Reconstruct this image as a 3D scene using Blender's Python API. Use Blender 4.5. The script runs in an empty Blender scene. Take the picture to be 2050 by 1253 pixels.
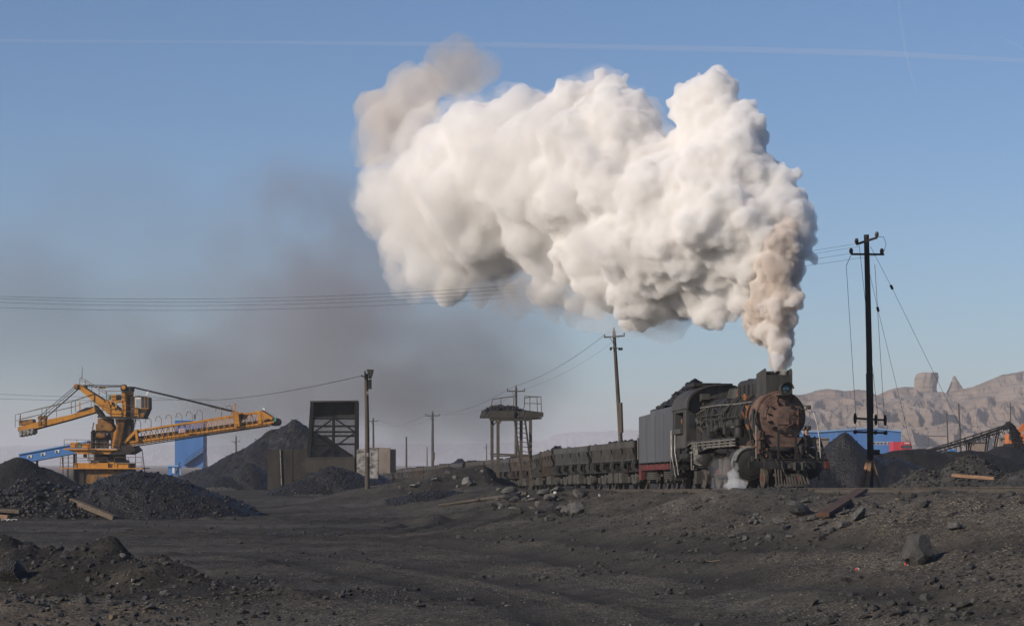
import bpy, bmesh, math, random
import numpy as np
from mathutils import Vector as V, Matrix, noise as mnoise

sc = bpy.context.scene
COL = sc.collection
R = random.Random(7)
rad = math.radians
PI = math.pi
CAMZ, FPX, CX, HY = 3.0, 4800.0, 1025.0, 929.0   # lens measured in the photograph's pixels


def at(px, py, Y):
    """a point of the place from where it shows in the photograph and how far off it stands"""
    return V(((px - CX) * Y / FPX, Y, CAMZ - (py - HY) * Y / FPX))


# ------------------------------------------------------------------ mesh builder
class MB:
    def __init__(s):
        s.v, s.f = [], []

    def add(s, vs, fs):
        n = len(s.v)
        s.v.extend(tuple(p) for p in vs)
        s.f.extend(tuple(i + n for i in f) for f in fs)
        return s

    def hexa(s, p):
        return s.add(p, [(0, 3, 2, 1), (4, 5, 6, 7), (0, 1, 5, 4), (1, 2, 6, 5), (2, 3, 7, 6), (3, 0, 4, 7)])

    def box(s, x0, x1, y0, y1, z0, z1):
        return s.hexa([(x0, y0, z0), (x1, y0, z0), (x1, y1, z0), (x0, y1, z0), (x0, y0, z1), (x1, y0, z1), (x1, y1, z1), (x0, y1, z1)])

    def beam(s, a, b, w, h=None, up=(0, 0, 1)):
        a, b = V(a), V(b)
        h = w if h is None else h
        d = (b - a).normalized()
        u = V(up)
        if abs(d.dot(u)) > .98:
            u = V((0, 1, 0))
        sd = d.cross(u).normalized() * w / 2
        u = sd.cross(d).normalized() * h / 2
        p = []
        for c in (a, b):
            p += [c - sd - u, c + sd - u, c + sd + u, c - sd + u]
        return s.hexa(p)

    def tube(s, pts, r, n=8, cap=True):
        pts = [V(p) for p in pts]
        m = len(pts)
        rs = list(r) if isinstance(r, (list, tuple)) else [r] * m
        vs, fs = [], []
        u = None
        for i, p in enumerate(pts):
            d = (pts[min(i + 1, m - 1)] - pts[max(i - 1, 0)]).normalized()
            if u is None:
                u = d.orthogonal().normalized()
            else:
                u = u - d * u.dot(d)
                u = u.normalized() if u.length > 1e-6 else d.orthogonal().normalized()
            w = d.cross(u)
            for k in range(n):
                a = 2 * PI * k / n
                vs.append(p + (u * math.cos(a) + w * math.sin(a)) * rs[i])
        for i in range(m - 1):
            for k in range(n):
                k2 = (k + 1) % n
                fs.append((i * n + k, i * n + k2, (i + 1) * n + k2, (i + 1) * n + k))
        if cap:
            fs.append(tuple(range(n - 1, -1, -1)))
            fs.append(tuple((m - 1) * n + k for k in range(n)))
        return s.add(vs, fs)

    def lathe(s, o, d, prof, n=24):
        """prof: (distance along d, radius)"""
        o, d = V(o), V(d).normalized()
        return s.tube2([o + d * q[0] for q in prof], [max(q[1], .002) for q in prof], d, n)

    def tube2(s, pts, rs, d, n):
        u = d.orthogonal().normalized()
        w = d.cross(u)
        vs, fs = [], []
        m = len(pts)
        for p, r in zip(pts, rs):
            for k in range(n):
                a = 2 * PI * k / n
                vs.append(p + (u * math.cos(a) + w * math.sin(a)) * r)
        for i in range(m - 1):
            for k in range(n):
                k2 = (k + 1) % n
                fs.append((i * n + k, i * n + k2, (i + 1) * n + k2, (i + 1) * n + k))
        fs.append(tuple(range(n - 1, -1, -1)))
        fs.append(tuple((m - 1) * n + k for k in range(n)))
        return s.add(vs, fs)

    def prism(s, poly, axis, a, b):
        """poly of 2-D points pushed from a to b along axis (x: (y,z), y: (x,z), z: (x,y))"""
        n = len(poly)
        f = {'x': lambda q, t: (t, q[0], q[1]), 'y': lambda q, t: (q[0], t, q[1]), 'z': lambda q, t: (q[0], q[1], t)}[axis]
        vs = [f(q, a) for q in poly] + [f(q, b) for q in poly]
        fs = [tuple(range(n)), tuple(range(2 * n - 1, n - 1, -1))] + [(i, i + n, (i + 1) % n + n, (i + 1) % n) for i in range(n)]
        return s.add(vs, fs)

    def lump(s, c, r, rnd, flat=.75, big=False):
        base_v, base_f = ICO2 if big else ICO1
        M = Matrix.Rotation(rnd.random() * 6.28, 3, V((rnd.random() - .5, rnd.random() - .5, rnd.random() - .5 + .01)).normalized())
        sx, sy, sz = rnd.uniform(.75, 1.3), rnd.uniform(.75, 1.3), rnd.uniform(.5, 1)
        off = V((rnd.random() * 99, rnd.random() * 99, 0))
        # cut by a few planes so that it breaks like coal and rock do
        cuts = [(V((rnd.gauss(0, 1), rnd.gauss(0, 1), rnd.gauss(0, 1))).normalized(), rnd.uniform(.4, .8)) for _ in range(11 if big else 3)]
        vs = []
        for p in base_v:
            q = V((p.x * sx, p.y * sy, p.z * sz)) * (1 + .28 * mnoise.noise(p * 1.3 + off))
            for nrm, dd in cuts:
                e = q.dot(nrm) - dd
                if e > 0:
                    q = q - nrm * e
            q = (M @ q) * r
            q.z *= flat
            vs.append(q + V(c))
        return s.add(vs, base_f)

    def build(s, name, m, parent=None, smooth=False, bevel=0, fix=True):
        me = bpy.data.meshes.new(name)
        me.from_pydata(s.v, [], s.f)
        if fix and len(s.f) < 60000:
            bm = bmesh.new()
            bm.from_mesh(me)
            bmesh.ops.recalc_face_normals(bm, faces=bm.faces)
            bm.to_mesh(me)
            bm.free()
        return link(name, me, m, parent, smooth, bevel)


def loose(b, name, m, parent=None, **k):
    """each connected piece of b becomes an object of its own"""
    n = len(b.v)
    p = list(range(n))

    def root(i):
        while p[i] != i:
            p[i] = p[p[i]]
            i = p[i]
        return i
    for f in b.f:
        a = root(f[0])
        for i in f[1:]:
            p[root(i)] = a
    g = {}
    for f in b.f:
        g.setdefault(root(f[0]), []).append(f)
    out = []
    for fs in g.values():
        ids = sorted({i for f in fs for i in f})
        mp = {i: j for j, i in enumerate(ids)}
        c = MB()
        c.add([b.v[i] for i in ids], [tuple(mp[i] for i in f) for f in fs])
        out.append(c.build(name, m, parent, **k))
    return out


def link(name, me, m, parent=None, smooth=False, bevel=0):
    o = bpy.data.objects.new(name, me)
    for q in (m if isinstance(m, (list, tuple)) else [m]):
        me.materials.append(q)
    if smooth:
        me.shade_smooth()
        try:
            me.set_sharp_from_angle(angle=rad(38))
        except Exception:
            pass
    COL.objects.link(o)
    if bevel:
        b = o.modifiers.new('bevel', 'BEVEL')
        b.width, b.segments, b.limit_method, b.angle_limit = bevel, 2, 'ANGLE', rad(50)
    if parent is not None:
        o.parent = parent
    return o


def ico(n):
    bm = bmesh.new()
    bmesh.ops.create_icosphere(bm, subdivisions=n, radius=1)
    vs = [v.co.copy() for v in bm.verts]
    fs = [tuple(v.index for v in f.verts) for f in bm.faces]
    bm.free()
    return vs, fs


ICO1, ICO2, ICO3 = ico(1), ico(3), ico(2)


def thing(name, label, cat, loc=(0, 0, 0), group=None, M=None):
    o = bpy.data.objects.new(name, None)
    o.empty_display_size = .3
    COL.objects.link(o)
    if M is not None:
        o.matrix_world = M
    else:
        o.location = loc
    return tag(o, label, cat, group)


def tag(o, label, cat, group=None):
    o['label'], o['category'] = label, cat
    if group:
        o['group'] = group
    return o


def kind(o, k):
    o['kind'] = k
    return o


def dup(root, label=None, M=None, loc=None):
    """a copy of a thing with copies of its parts and sub-parts"""
    r = root.copy()
    COL.objects.link(r)
    if M is not None:
        r.matrix_world = M
    if loc is not None:
        r.location = loc
    if label:
        r['label'] = label

    def kids(a, b):
        for ch in list(a.children):
            c = ch.copy()
            COL.objects.link(c)
            c.parent = b
            c.matrix_parent_inverse = ch.matrix_parent_inverse
            kids(ch, c)
    kids(root, r)
    return r


# ------------------------------------------------------------------ materials
def new_mat(name):
    m = bpy.data.materials.new(name)
    m.use_nodes = True
    nt = m.node_tree
    return m, nt, nt.nodes, nt.links, nt.nodes['Principled BSDF']


def pm(name, c1, c2, scale=2.5, rough=.85, metal=0, bump=.25, bscale=None, c3=None, c3scale=6, c3lo=.58, c3hi=.68, streak=1, detail=6, spec=.3, bdist=.03):
    """worn procedural paint, metal, stone or coal: two tones by noise and, when given, patches of a third"""
    m, nt, N, L, B = new_mat(name)
    tc = N.new('ShaderNodeTexCoord')
    mp = N.new('ShaderNodeMapping')
    mp.inputs['Scale'].default_value = (1, 1, 1 / streak)
    L.new(tc.outputs['Object'], mp.inputs[0])
    n1 = N.new('ShaderNodeTexNoise')
    n1.inputs['Scale'].default_value, n1.inputs['Detail'].default_value, n1.inputs['Roughness'].default_value = scale, detail, .65
    L.new(mp.outputs[0], n1.inputs['Vector'])
    rp = N.new('ShaderNodeValToRGB')
    rp.color_ramp.elements[0].position, rp.color_ramp.elements[1].position = .36, .64
    rp.color_ramp.elements[0].color, rp.color_ramp.elements[1].color = (*c1, 1), (*c2, 1)
    L.new(n1.outputs[0], rp.inputs[0])
    out = rp.outputs[0]
    if c3:
        n2 = N.new('ShaderNodeTexNoise')
        n2.inputs['Scale'].default_value, n2.inputs['Detail'].default_value, n2.inputs['Roughness'].default_value = c3scale, 8, .7
        L.new(mp.outputs[0], n2.inputs['Vector'])
        mr = N.new('ShaderNodeMapRange')
        mr.inputs['From Min'].default_value, mr.inputs['From Max'].default_value = c3lo, c3hi
        L.new(n2.outputs[0], mr.inputs[0])
        mx = N.new('ShaderNodeMix')
        mx.data_type = 'RGBA'
        L.new(mr.outputs[0], mx.inputs['Factor'])
        L.new(out, mx.inputs['A'])
        mx.inputs['B'].default_value = (*c3, 1)
        out = mx.outputs['Result']
    L.new(out, B.inputs['Base Color'])
    B.inputs['Roughness'].default_value, B.inputs['Metallic'].default_value = rough, metal
    B.inputs['Specular IOR Level'].default_value = spec
    if bump:
        n3 = N.new('ShaderNodeTexNoise')
        n3.inputs['Scale'].default_value, n3.inputs['Detail'].default_value = bscale or scale * 5, 6
        L.new(tc.outputs['Object'], n3.inputs['Vector'])
        bp = N.new('ShaderNodeBump')
        bp.inputs['Strength'].default_value, bp.inputs['Distance'].default_value = bump, bdist
        L.new(n3.outputs[0], bp.inputs['Height'])
        L.new(bp.outputs[0], B.inputs['Normal'])
    return m


def volmat(name, color, density, aniso=0.0):
    m = bpy.data.materials.new(name)
    m.use_nodes = True
    N, L = m.node_tree.nodes, m.node_tree.links
    N.clear()
    o = N.new('ShaderNodeOutputMaterial')
    p = N.new('ShaderNodeVolumePrincipled')
    p.inputs['Color'].default_value = (*color, 1)
    p.inputs['Density'].default_value = density
    p.inputs['Anisotropy'].default_value = aniso
    L.new(p.outputs[0], o.inputs['Volume'])
    return m


SOOT = (.022, .021, .019)
M = {}
M['soot'] = pm('sooty steel', (.016, .0152, .0138), (.044, .041, .036), 2.2, .62, .2, .3, c3=(.085, .078, .068), c3scale=5, c3lo=.58, c3hi=.8, streak=2)
M['dark'] = pm('black iron', (.012, .012, .011), (.03, .028, .025), 4, .6, .3, .3)
M['boiler'] = pm('boiler plate', (.017, .0165, .0152), (.05, .047, .042), 1.8, .55, .3, .35, c3=(.12, .11, .096), c3scale=7, c3lo=.62, c3hi=.8)
M['rust'] = pm('rusty smokebox', (.095, .056, .041), (.19, .121, .092), 1.6, .85, .05, .3, c3=(.035, .026, .021), c3scale=2.6, c3lo=.52, c3hi=.7)
M['rustdark'] = pm('dark rust', (.05, .03, .022), (.11, .06, .04), 4, .85, .1, .3)
M['orange_rust'] = pm('flaking orange rust', (.15, .065, .026), (.28, .12, .045), 6, .9, 0, .4, c3=(.04, .03, .024), c3scale=8, c3lo=.48, c3hi=.6)
M['tender'] = pm('tender grey paint', (.085, .087, .094), (.125, .127, .134), 1.1, .42, .3, .06, c3=(.06, .058, .055), c3scale=2.2, c3lo=.5, c3hi=.72, streak=9)
M['cab'] = pm('cab plate', (.042, .039, .034), (.075, .07, .061), 1.4, .6, .15, .15, c3=(.024, .022, .02), c3scale=3, c3lo=.5, c3hi=.7, streak=4)
M['red'] = pm('dirty red paint', (.09, .013, .013), (.17, .028, .028), 3, .75, 0, .15, c3=(.04, .025, .02), c3scale=5, c3lo=.43, c3hi=.62)
M['rail'] = pm('rail steel', (.07, .058, .045), (.13, .11, .088), 5, .6, .4, .15)
M['bright'] = pm('bare worn steel', (.16, .15, .135), (.30, .285, .26), 5, .45, .5, .1)
M['silver'] = pm('lagged pipe', (.12, .113, .098), (.22, .21, .185), 5, .65, .1, .3, c3=(.05, .046, .04), c3scale=6, c3lo=.5, c3hi=.65)
M['wagon'] = pm('dusty wagon steel', (.046, .043, .038), (.082, .077, .068), 1.5, .8, .1, .25, c3=(.028, .026, .023), c3scale=4, c3lo=.5, c3hi=.7, streak=2)
M['coal'] = pm('coal', (.0075, .0068, .006), (.020, .0182, .016), 3, .48, 0, 1.0, bscale=9, c3=(.072, .064, .054), c3scale=17, c3lo=.61, c3hi=.74, spec=.5, bdist=.10)
M['coaldark'] = pm('darker coal', (.0065, .006, .0054), (.0155, .0142, .0126), 1.2, .75, 0, 1.0, bscale=7, spec=.3, bdist=.12)  # darker tone of coal; on the long low pile it stands for shadow
M['rock'] = pm('dark shale', (.055, .053, .049), (.105, .101, .094), 3, .9, 0, .6, bscale=8, c3=(.16, .15, .135), c3scale=4, c3lo=.55, c3hi=.8)
M['palerock'] = pm('pale rock', (.085, .081, .074), (.18, .17, .155), 4, .9, 0, .6, c3=(.05, .047, .043), c3scale=6)
M['white'] = pm('white stone', (.34, .33, .31), (.5, .48, .45), 5, .8, 0, .2)
M['brownrock'] = pm('brown clod', (.10, .075, .05), (.17, .13, .085), 6, .95, 0, .5)
M['wood'] = pm('weathered timber', (.075, .058, .042), (.14, .11, .08), 3, .9, 0, .4, c3=(.045, .035, .028), streak=.2)
M['rawwood'] = pm('raw timber', (.20, .115, .062), (.31, .19, .115), 4, .85, 0, .3, c3=(.09, .06, .045), streak=.3)
M['pole'] = pm('creosoted pole', (.055, .045, .034), (.10, .082, .062), 5, .9, 0, .4, streak=8)
M['polefar'] = pm('far pole', (.07, .062, .055), (.10, .09, .08), 3, .9, 0, .2)
M['poledark'] = pm('tarred pole', (.018, .016, .014), (.034, .030, .026), 4, .8, 0, .3, streak=6)
M['wire'] = pm('wire', (.022, .022, .022), (.035, .035, .035), 2, .6, .4, 0)
M['iron'] = pm('brown painted iron', (.062, .052, .041), (.10, .086, .068), 3, .8, .1, .2, c3=(.12, .065, .04), c3scale=4, c3lo=.6, c3hi=.75)
M['grid'] = pm('black screen steel', (.007, .007, .0066), (.018, .017, .0155), 3, .8, .2, .2)
M['plate'] = pm('brown plate', (.04, .036, .03), (.066, .059, .05), 1.2, .8, .1, .15, c3=(.024, .022, .019), streak=3)
M['concrete'] = pm('sooty concrete', (.022, .02, .0175), (.048, .043, .036), 1.3, .9, 0, .4, c3=(.013, .012, .011), streak=2)
M['limewash'] = pm('limewashed concrete', (.24, .225, .20), (.40, .38, .35), 1.6, .9, 0, .4, c3=(.07, .062, .052), c3scale=2.4, c3lo=.45, c3hi=.62, streak=.6)
M['brownwall'] = pm('brown concrete', (.17, .14, .115), (.25, .21, .175), 1.5, .9, 0, .35, streak=2)
M['yellow'] = pm('stacker orange paint', (.43, .175, .022), (.58, .26, .035), .9, .6, 0, .08, c3=(.11, .06, .025), c3scale=1.5, c3lo=.53, c3hi=.74, streak=3)
M['yellowdirty'] = pm('dirty orange paint', (.20, .10, .028), (.34, .16, .035), 1.2, .7, 0, .1, c3=(.05, .035, .02), c3scale=2, c3lo=.45, c3hi=.65)
M['stackdark'] = pm('black greased steel', (.02, .018, .015), (.05, .04, .03), 1.5, .7, .2, .15)
M['stackrail'] = pm('handrail orange', (.09, .06, .03), (.15, .09, .035), 2, .7, 0, 0)
M['blue'] = pm('blue cladding', (.045, .15, .38), (.07, .20, .46), .35, .6, 0, 0, c3=(.10, .18, .32), c3scale=.6, c3lo=.52, c3hi=.75, streak=8)
M['bluelight'] = pm('pale blue trim', (.16, .33, .58), (.2, .38, .62), .5, .6, 0, 0)
M['truckred'] = pm('truck red', (.42, .02, .03), (.52, .035, .045), 1, .45, 0, 0)
M['excav'] = pm('excavator orange', (.48, .13, .03), (.55, .17, .04), 1, .6, 0, 0)
M['whitepaint'] = pm('white paint', (.6, .6, .58), (.7, .7, .68), 2, .6, 0, 0)
M['window'] = pm('dark glass', (.02, .025, .03), (.04, .05, .055), 2, .12, 0, 0, spec=.6)
M['paleglass'] = pm('pale glass', (.25, .28, .30), (.34, .37, .38), 1, .15, 0, 0, spec=.6)
M['green'] = pm('green machine paint', (.08, .22, .17), (.12, .28, .22), 2, .6, 0, 0)
M['belt'] = pm('conveyor belt', (.014, .014, .014), (.026, .025, .024), 2, .8, 0, .1)
M['trashred'] = pm('red wrapper', (.5, .05, .04), (.55, .08, .05), 5, .5, 0, 0)
M['shed'] = pm('tan shed', (.22, .17, .13), (.28, .22, .17), .6, .8, 0, 0)
M['porcelain'] = pm('brown porcelain', (.05, .035, .03), (.07, .05, .04), 5, .3, 0, 0)

m, nt, N, L, B = new_mat('headlight glass')
B.inputs['Base Color'].default_value = (.16, .34, .30, 1)
B.inputs['Roughness'].default_value = .08
B.inputs['Metallic'].default_value = .55
tx = N.new('ShaderNodeTexNoise')
tx.inputs['Scale'].default_value = 7
mr = N.new('ShaderNodeValToRGB')
mr.color_ramp.elements[0].color, mr.color_ramp.elements[1].color = (.02, .03, .03, 1), (.30, .42, .38, 1)
L.new(tx.outputs[0], mr.inputs[0])
L.new(mr.outputs[0], B.inputs['Base Color'])
M['lens'] = m

M['crumb'] = pm('coal crumbs', (.022, .021, .0195), (.06, .057, .052), 2, .85, 0, .5, bscale=9, c3=(.10, .094, .085), c3scale=3, c3lo=.6, c3hi=.75)
M['wagonrust'] = pm('rustier wagon steel', (.055, .043, .034), (.095, .076, .062), 1.3, .85, .1, .25, c3=(.028, .024, .021), c3scale=3, c3lo=.5, c3hi=.7, streak=2)
M['wagongrey'] = pm('greyer wagon steel', (.052, .051, .049), (.094, .092, .088), 1.7, .8, .1, .25, c3=(.022, .021, .02), c3scale=3.4, c3lo=.48, c3hi=.7, streak=3)
M['boulder'] = pm('dusty boulder', (.045, .043, .039), (.075, .072, .066), 2, .92, 0, .5, bscale=7, c3=(.03, .029, .027), c3scale=3, c3lo=.5, c3hi=.7)
M['skin'] = pm('skin', (.35, .2, .14), (.42, .26, .19), 8, .6, 0, 0)
M['jacket'] = pm('dark jacket', (.010, .010, .012), (.018, .018, .02), 8, .9, 0, .2)
M['jeans'] = pm('blue jeans', (.04, .06, .12), (.07, .10, .18), 9, .9, 0, .2)
M['glove'] = pm('white glove', (.4, .39, .37), (.5, .49, .47), 9, .9, 0, .1)
# ------------------------------------------------------------------ the railway line
FX, FY, FZ = 10.83, 92.0, 2.08
GR = .0115
_w = [(10.83 + .1427 * 70, 92 - .98976 * 70), (10.83 + .1427 * 35, 92 - .98976 * 35), (10.83, 92), (10.83 - .1427 * 25, 92 + .98976 * 25), (3.923, 139.9), (3.30, 152.3), (2.75, 164.7), (1.3, 177), (-.75, 189.3),
      (-3.9, 212), (-10.6, 263), (-21, 335), (-36, 430)]


def _cr(p0, p1, p2, p3, t):
    return .5 * ((2 * p1) + (-p0 + p2) * t + (2 * p0 - 5 * p1 + 4 * p2 - p3) * t * t + (-p0 + 3 * p1 - 3 * p2 + p3) * t ** 3)


_P = []
_wv = [np.array(q, float) for q in _w]
for i in range(len(_wv) - 1):
    a, b, c, d = _wv[max(i - 1, 0)], _wv[i], _wv[i + 1], _wv[min(i + 2, len(_wv) - 1)]
    for k in range(14):
        _P.append(_cr(a, b, c, d, k / 14))
_P.append(_wv[-1])
_P = np.array(_P)
_S = np.concatenate([[0], np.cumsum(np.hypot(*np.diff(_P, axis=0).T))])
_S -= _S[28]                    # 0 where the engine's front stands


def track(s):
    """point and backward direction of the line s metres behind the engine's front"""
    x, y = np.interp(s, _S, _P[:, 0]), np.interp(s, _S, _P[:, 1])
    x2, y2 = np.interp(s + .5, _S, _P[:, 0]), np.interp(s + .5, _S, _P[:, 1])
    d = V((x2 - x, y2 - y, 0)).normalized()
    return V((x, y, FZ - GR * s)), d


def track_frame(s):
    """local x forward (towards the camera), y to the picture's right, z up"""
    p, d = track(s)
    f = -d
    f.z = GR
    f.normalize()
    l = V((0, 0, 1)).cross(f).normalized()
    u = f.cross(l)
    m = Matrix((f, l, u)).transposed().to_4x4()
    m.translation = p
    return m


# ------------------------------------------------------------------ ground height
def _hash(ix, iy, seed):
    h = (ix.astype(np.int64) * 374761393 + iy.astype(np.int64) * 668265263 + seed * 974634777) & 0x7fffffff
    h = ((h ^ (h >> 13)) * 1274126177) & 0x7fffffff
    return ((h ^ (h >> 16)) & 0xffff) / 32767.5 - 1


def vnoise(x, y, seed=0):
    ix, iy = np.floor(x), np.floor(y)
    fx, fy = x - ix, y - iy
    fx, fy = fx * fx * (3 - 2 * fx), fy * fy * (3 - 2 * fy)
    a, b = _hash(ix, iy, seed), _hash(ix + 1, iy, seed)
    c, d = _hash(ix, iy + 1, seed), _hash(ix + 1, iy + 1, seed)
    return (a + (b - a) * fx) * (1 - fy) + (c + (d - c) * fx) * fy


def fbm(x, y, f, oct=4, seed=0, gain=.5):
    r, a = 0, 1
    for k in range(oct):
        r = r + a * vnoise(x * f + 17.3 * k, y * f - 9.1 * k, seed + k)
        f, a = f * 2.03, a * gain
    return r


def sst(a, b, x):
    t = np.clip((x - a) / (b - a), 0, 1)
    return t * t * (3 - 2 * t)


def bump2(x, y, cx, cy, rx, ry, ang=0, p=1.0):
    c, s = math.cos(ang), math.sin(ang)
    u, v = ((x - cx) * c + (y - cy) * s) / rx, (-(x - cx) * s + (y - cy) * c) / ry
    return np.exp(-(u * u + v * v) ** p)


_seg = _P[::3]
_segS = _S[::3]


CREST = [(-20, 66, 1.1), (-15.5, 64, 1.05), (-12.5, 62, 1.0), (-10.4, 60.3, .95), (-8.5, 57.8, .66), (-6.7, 55.0, .30), (-5.3, 53.4, .16), (-4.6, 52.6, .05)]


def ridge_line(x, y):
    """distance to the foreground ridge line, its height there, and the side (far side positive)"""
    best, h, sd = np.full(x.shape, 1e9), np.zeros(x.shape), np.zeros(x.shape)
    for (ax, ay, ah), (bx, by, bh) in zip(CREST[:-1], CREST[1:]):
        ex, ey = bx - ax, by - ay
        t = np.clip(((x - ax) * ex + (y - ay) * ey) / (ex * ex + ey * ey), 0, 1)
        dx, dy = x - ax - t * ex, y - ay - t * ey
        d = np.hypot(dx, dy)
        w = d < best
        best, h = np.where(w, d, best), np.where(w, ah + t * (bh - ah), h)
        sd = np.where(w, np.sign(ex * dy - ey * dx), sd)
    return best, h, sd


def near_track(x, y):
    """signed distance to the line (camera side negative) and s"""
    best = np.full(x.shape, 1e9)
    bs = np.zeros(x.shape)
    sg = np.zeros(x.shape)
    for i in range(len(_seg) - 1):
        a, b = _seg[i], _seg[i + 1]
        e = b - a
        L2 = e @ e
        t = np.clip(((x - a[0]) * e[0] + (y - a[1]) * e[1]) / L2, 0, 1)
        dx, dy = x - a[0] - t * e[0], y - a[1] - t * e[1]
        d = np.hypot(dx, dy)
        w = d < best
        best = np.where(w, d, best)
        bs = np.where(w, _segS[i] + t * math.sqrt(L2), bs)
        sg = np.where(w, np.sign(e[1] * dx - e[0] * dy), sg)
    return best * sg, bs


RUTS = [  # wheel ruts: (points, width, depth)
    ([(-16, 104), (-9, 101), (-5.5, 106), (-4.6, 114), (-7.5, 122), (-15, 126)], .5, .17),
    ([(-16, 101), (-8.5, 98), (-3.6, 104), (-2.7, 115), (-6.5, 124.5), (-15, 129)], .5, .17),
    ([(-18, 99), (-7, 95), (-1.5, 99), (1, 108), (-1, 120)], .45, .13),
    ([(-3, 96), (1.5, 84), (5, 70), (8.4, 56), (10.5, 48), (12, 40)], .5, .07),
    ([(-5, 95), (-.5, 82), (2.6, 69), (5.3, 56), (7, 48), (8.2, 40)], .5, .06),
    ([(-7.5, 84), (-3.2, 72), (.2, 60), (2.6, 50), (4.6, 40)], .5, .05),
    ([(-9.8, 82), (-5.6, 70), (-2.4, 59), (-.2, 50), (1.5, 40)], .5, .05),
]


def seg_dist(x, y, pts):
    best = np.full(x.shape, 1e9)
    for (ax, ay), (bx, by) in zip(pts[:-1], pts[1:]):
        ex, ey = bx - ax, by - ay
        t = np.clip(((x - ax) * ex + (y - ay) * ey) / (ex * ex + ey * ey), 0, 1)
        best = np.minimum(best, np.hypot(x - ax - t * ex, y - ay - t * ey))
    return best


def smooth_pts(pts, n=6):
    q = [np.array(p, float) for p in pts]
    o = []
    for i in range(len(q) - 1):
        for k in range(n):
            o.append(tuple(_cr(q[max(i - 1, 0)], q[i], q[i + 1], q[min(i + 2, len(q) - 1)], k / n)))
    return o + [tuple(q[-1])]


def ground(x, y, fine=True):
    x, y = np.asarray(x, float), np.asarray(y, float)
    fl = .6 * sst(112, 190, y) + .04 * fbm(x, y, .09, 3, 5)
    fl = fl * (1 - sst(600, 1500, y))
    d, s = near_track(x, y)
    bed = np.clip(FZ - GR * s - .2, .25, 3)
    # camera side bank
    W = np.interp(s, [-40, -20, 0, 20, 45, 60, 200], [11, 10, 12, 12.5, 9, 11, 14])
    prof = 1 - sst(1.9, 1, np.full(x.shape, 2.)) * 0
    a = np.clip((-d - 1.9) / W, 0, 1)
    bank = 1 - (a * a * (3 - 2 * a)) * .55 - a * .45
    # far side: a yard plateau which sinks slowly
    b = np.clip((d - 2) / 70, 0, 1)
    plat = 1 - (b * b * (3 - 2 * b)) * .75
    sel = np.where(d < 0, bank, plat)
    on = (1 - sst(150, 260, s)) * sst(-75, -60, s)
    rough = (fbm(x, y, .35, 4, 11) * .16 + np.abs(fbm(x, y, 1.0, 4, 13)) * .09) * np.clip((np.abs(d) - 1.9) / 2, 0, 1) * np.clip(sel * 1.6, 0, 1)
    z = fl + (bed - fl) * sel * on + rough * on
    # spoil mound in front of the far wagons
    far = np.clip((np.abs(d) - 1.9) / 3, 0, 1)
    z = z + far * 1.62 * bump2(x, y, -2.9, 153, 5.4, 6.5, .3, 1.15) * (1 + .22 * fbm(x, y, .5, 5, 21))
    z = z + far * .8 * bump2(x, y, -9.5, 151, 4, 7, 0)
    z = z + far * .5 * bump2(x, y, -3, 140, 9, 9, 0)
    # lumpy spoil bank below the engine
    z = z + far * .5 * bump2(x, y, 9.4, 85.4, 3.2, 2.6, .2) * (1 + .4 * fbm(x, y, .8, 3, 23))
    z = z + far * .45 * bump2(x, y, 3.0, 117, 3.2, 5, .1) * (1 + .4 * fbm(x, y, .8, 3, 29))
    z = z - .5 * bump2(x, y, 10.7, 79.6, .9, .8, 0)
    # ridge on the left in the foreground, long and lumpy
    dR, hR, sR = ridge_line(x, y)
    wR = np.where(sR > 0, .35 + .75 * hR, 2.7)
    rg = hR * np.exp(-(dR / wR) ** 2)
    rg = rg + bump2(x, y, -11.2, 50.2, 4.2, 1.4, -.2) * .30 + bump2(x, y, -5.2, 53.2, 1.3, .8, -.2) * .14
    z = z + rg * (1 + .30 * fbm(x, y, .8, 4, 31))
    # the dark hollow between
    z = z - .45 * bump2(x, y, -9.9, 55.2, 2.4, 1.1, -.15)
    yard = sst(25, 40, y) * (1 - sst(95, 140, y)) * np.clip(1 - np.abs(sel) * 2, 0, 1) if fine else 0
    if fine:
        for pts, w, dep in RUTS:
            q = seg_dist(x, y, pts)
            z = z - dep * np.exp(-(q / w) ** 2) + dep * .7 * np.exp(-((q - 1.7 * w) / (w * .6)) ** 2)
        nearf = 1 - sst(160, 300, y)
        z = z + nearf * (.04 * fbm(x, y, 1.3, 5, 41) + .055 * np.clip(fbm(x, y, .8, 3, 47), 0, 2) ** 2)
        # loose crumbs on the bank and the ridge
        z = z + nearf * .06 * np.clip(fbm(x, y, 2.4, 3, 53), 0, 2) * np.clip(sel * on * 1.4 * (np.abs(d) > 2.2) + rg + .1, 0, 1)
    return z


def gz(x, y):
    return float(ground(np.array([x]), np.array([y]))[0])


RUTS = [(smooth_pts(p), w, dd) for p, w, dd in RUTS]

_slow_gz = gz
ks = np.concatenate([-np.geomspace(3.2, .25, 26), np.linspace(-.238, .238, 330), np.geomspace(.25, 3.2, 26)])
ys = [9.0]
while ys[-1] < 460:
    ys.append(ys[-1] * (1.0042 if ys[-1] > 36 else 1.03))
while ys[-1] < 14000:
    ys.append(ys[-1] * 1.06)
ys = np.array(ys)
KX, YY = np.meshgrid(ks, ys)
XX = KX * YY
ZZ = np.zeros_like(XX)
nr = np.searchsorted(ys, 600)
ZZ[:nr] = ground(XX[:nr], YY[:nr])
ZZ[nr:] = .6 * (1 - sst(600, 1500, YY[nr:]))
_lk, _ly = [float(q) for q in ks], [float(q) for q in ys]
from bisect import bisect_right
_Z = ZZ.tolist()


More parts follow.
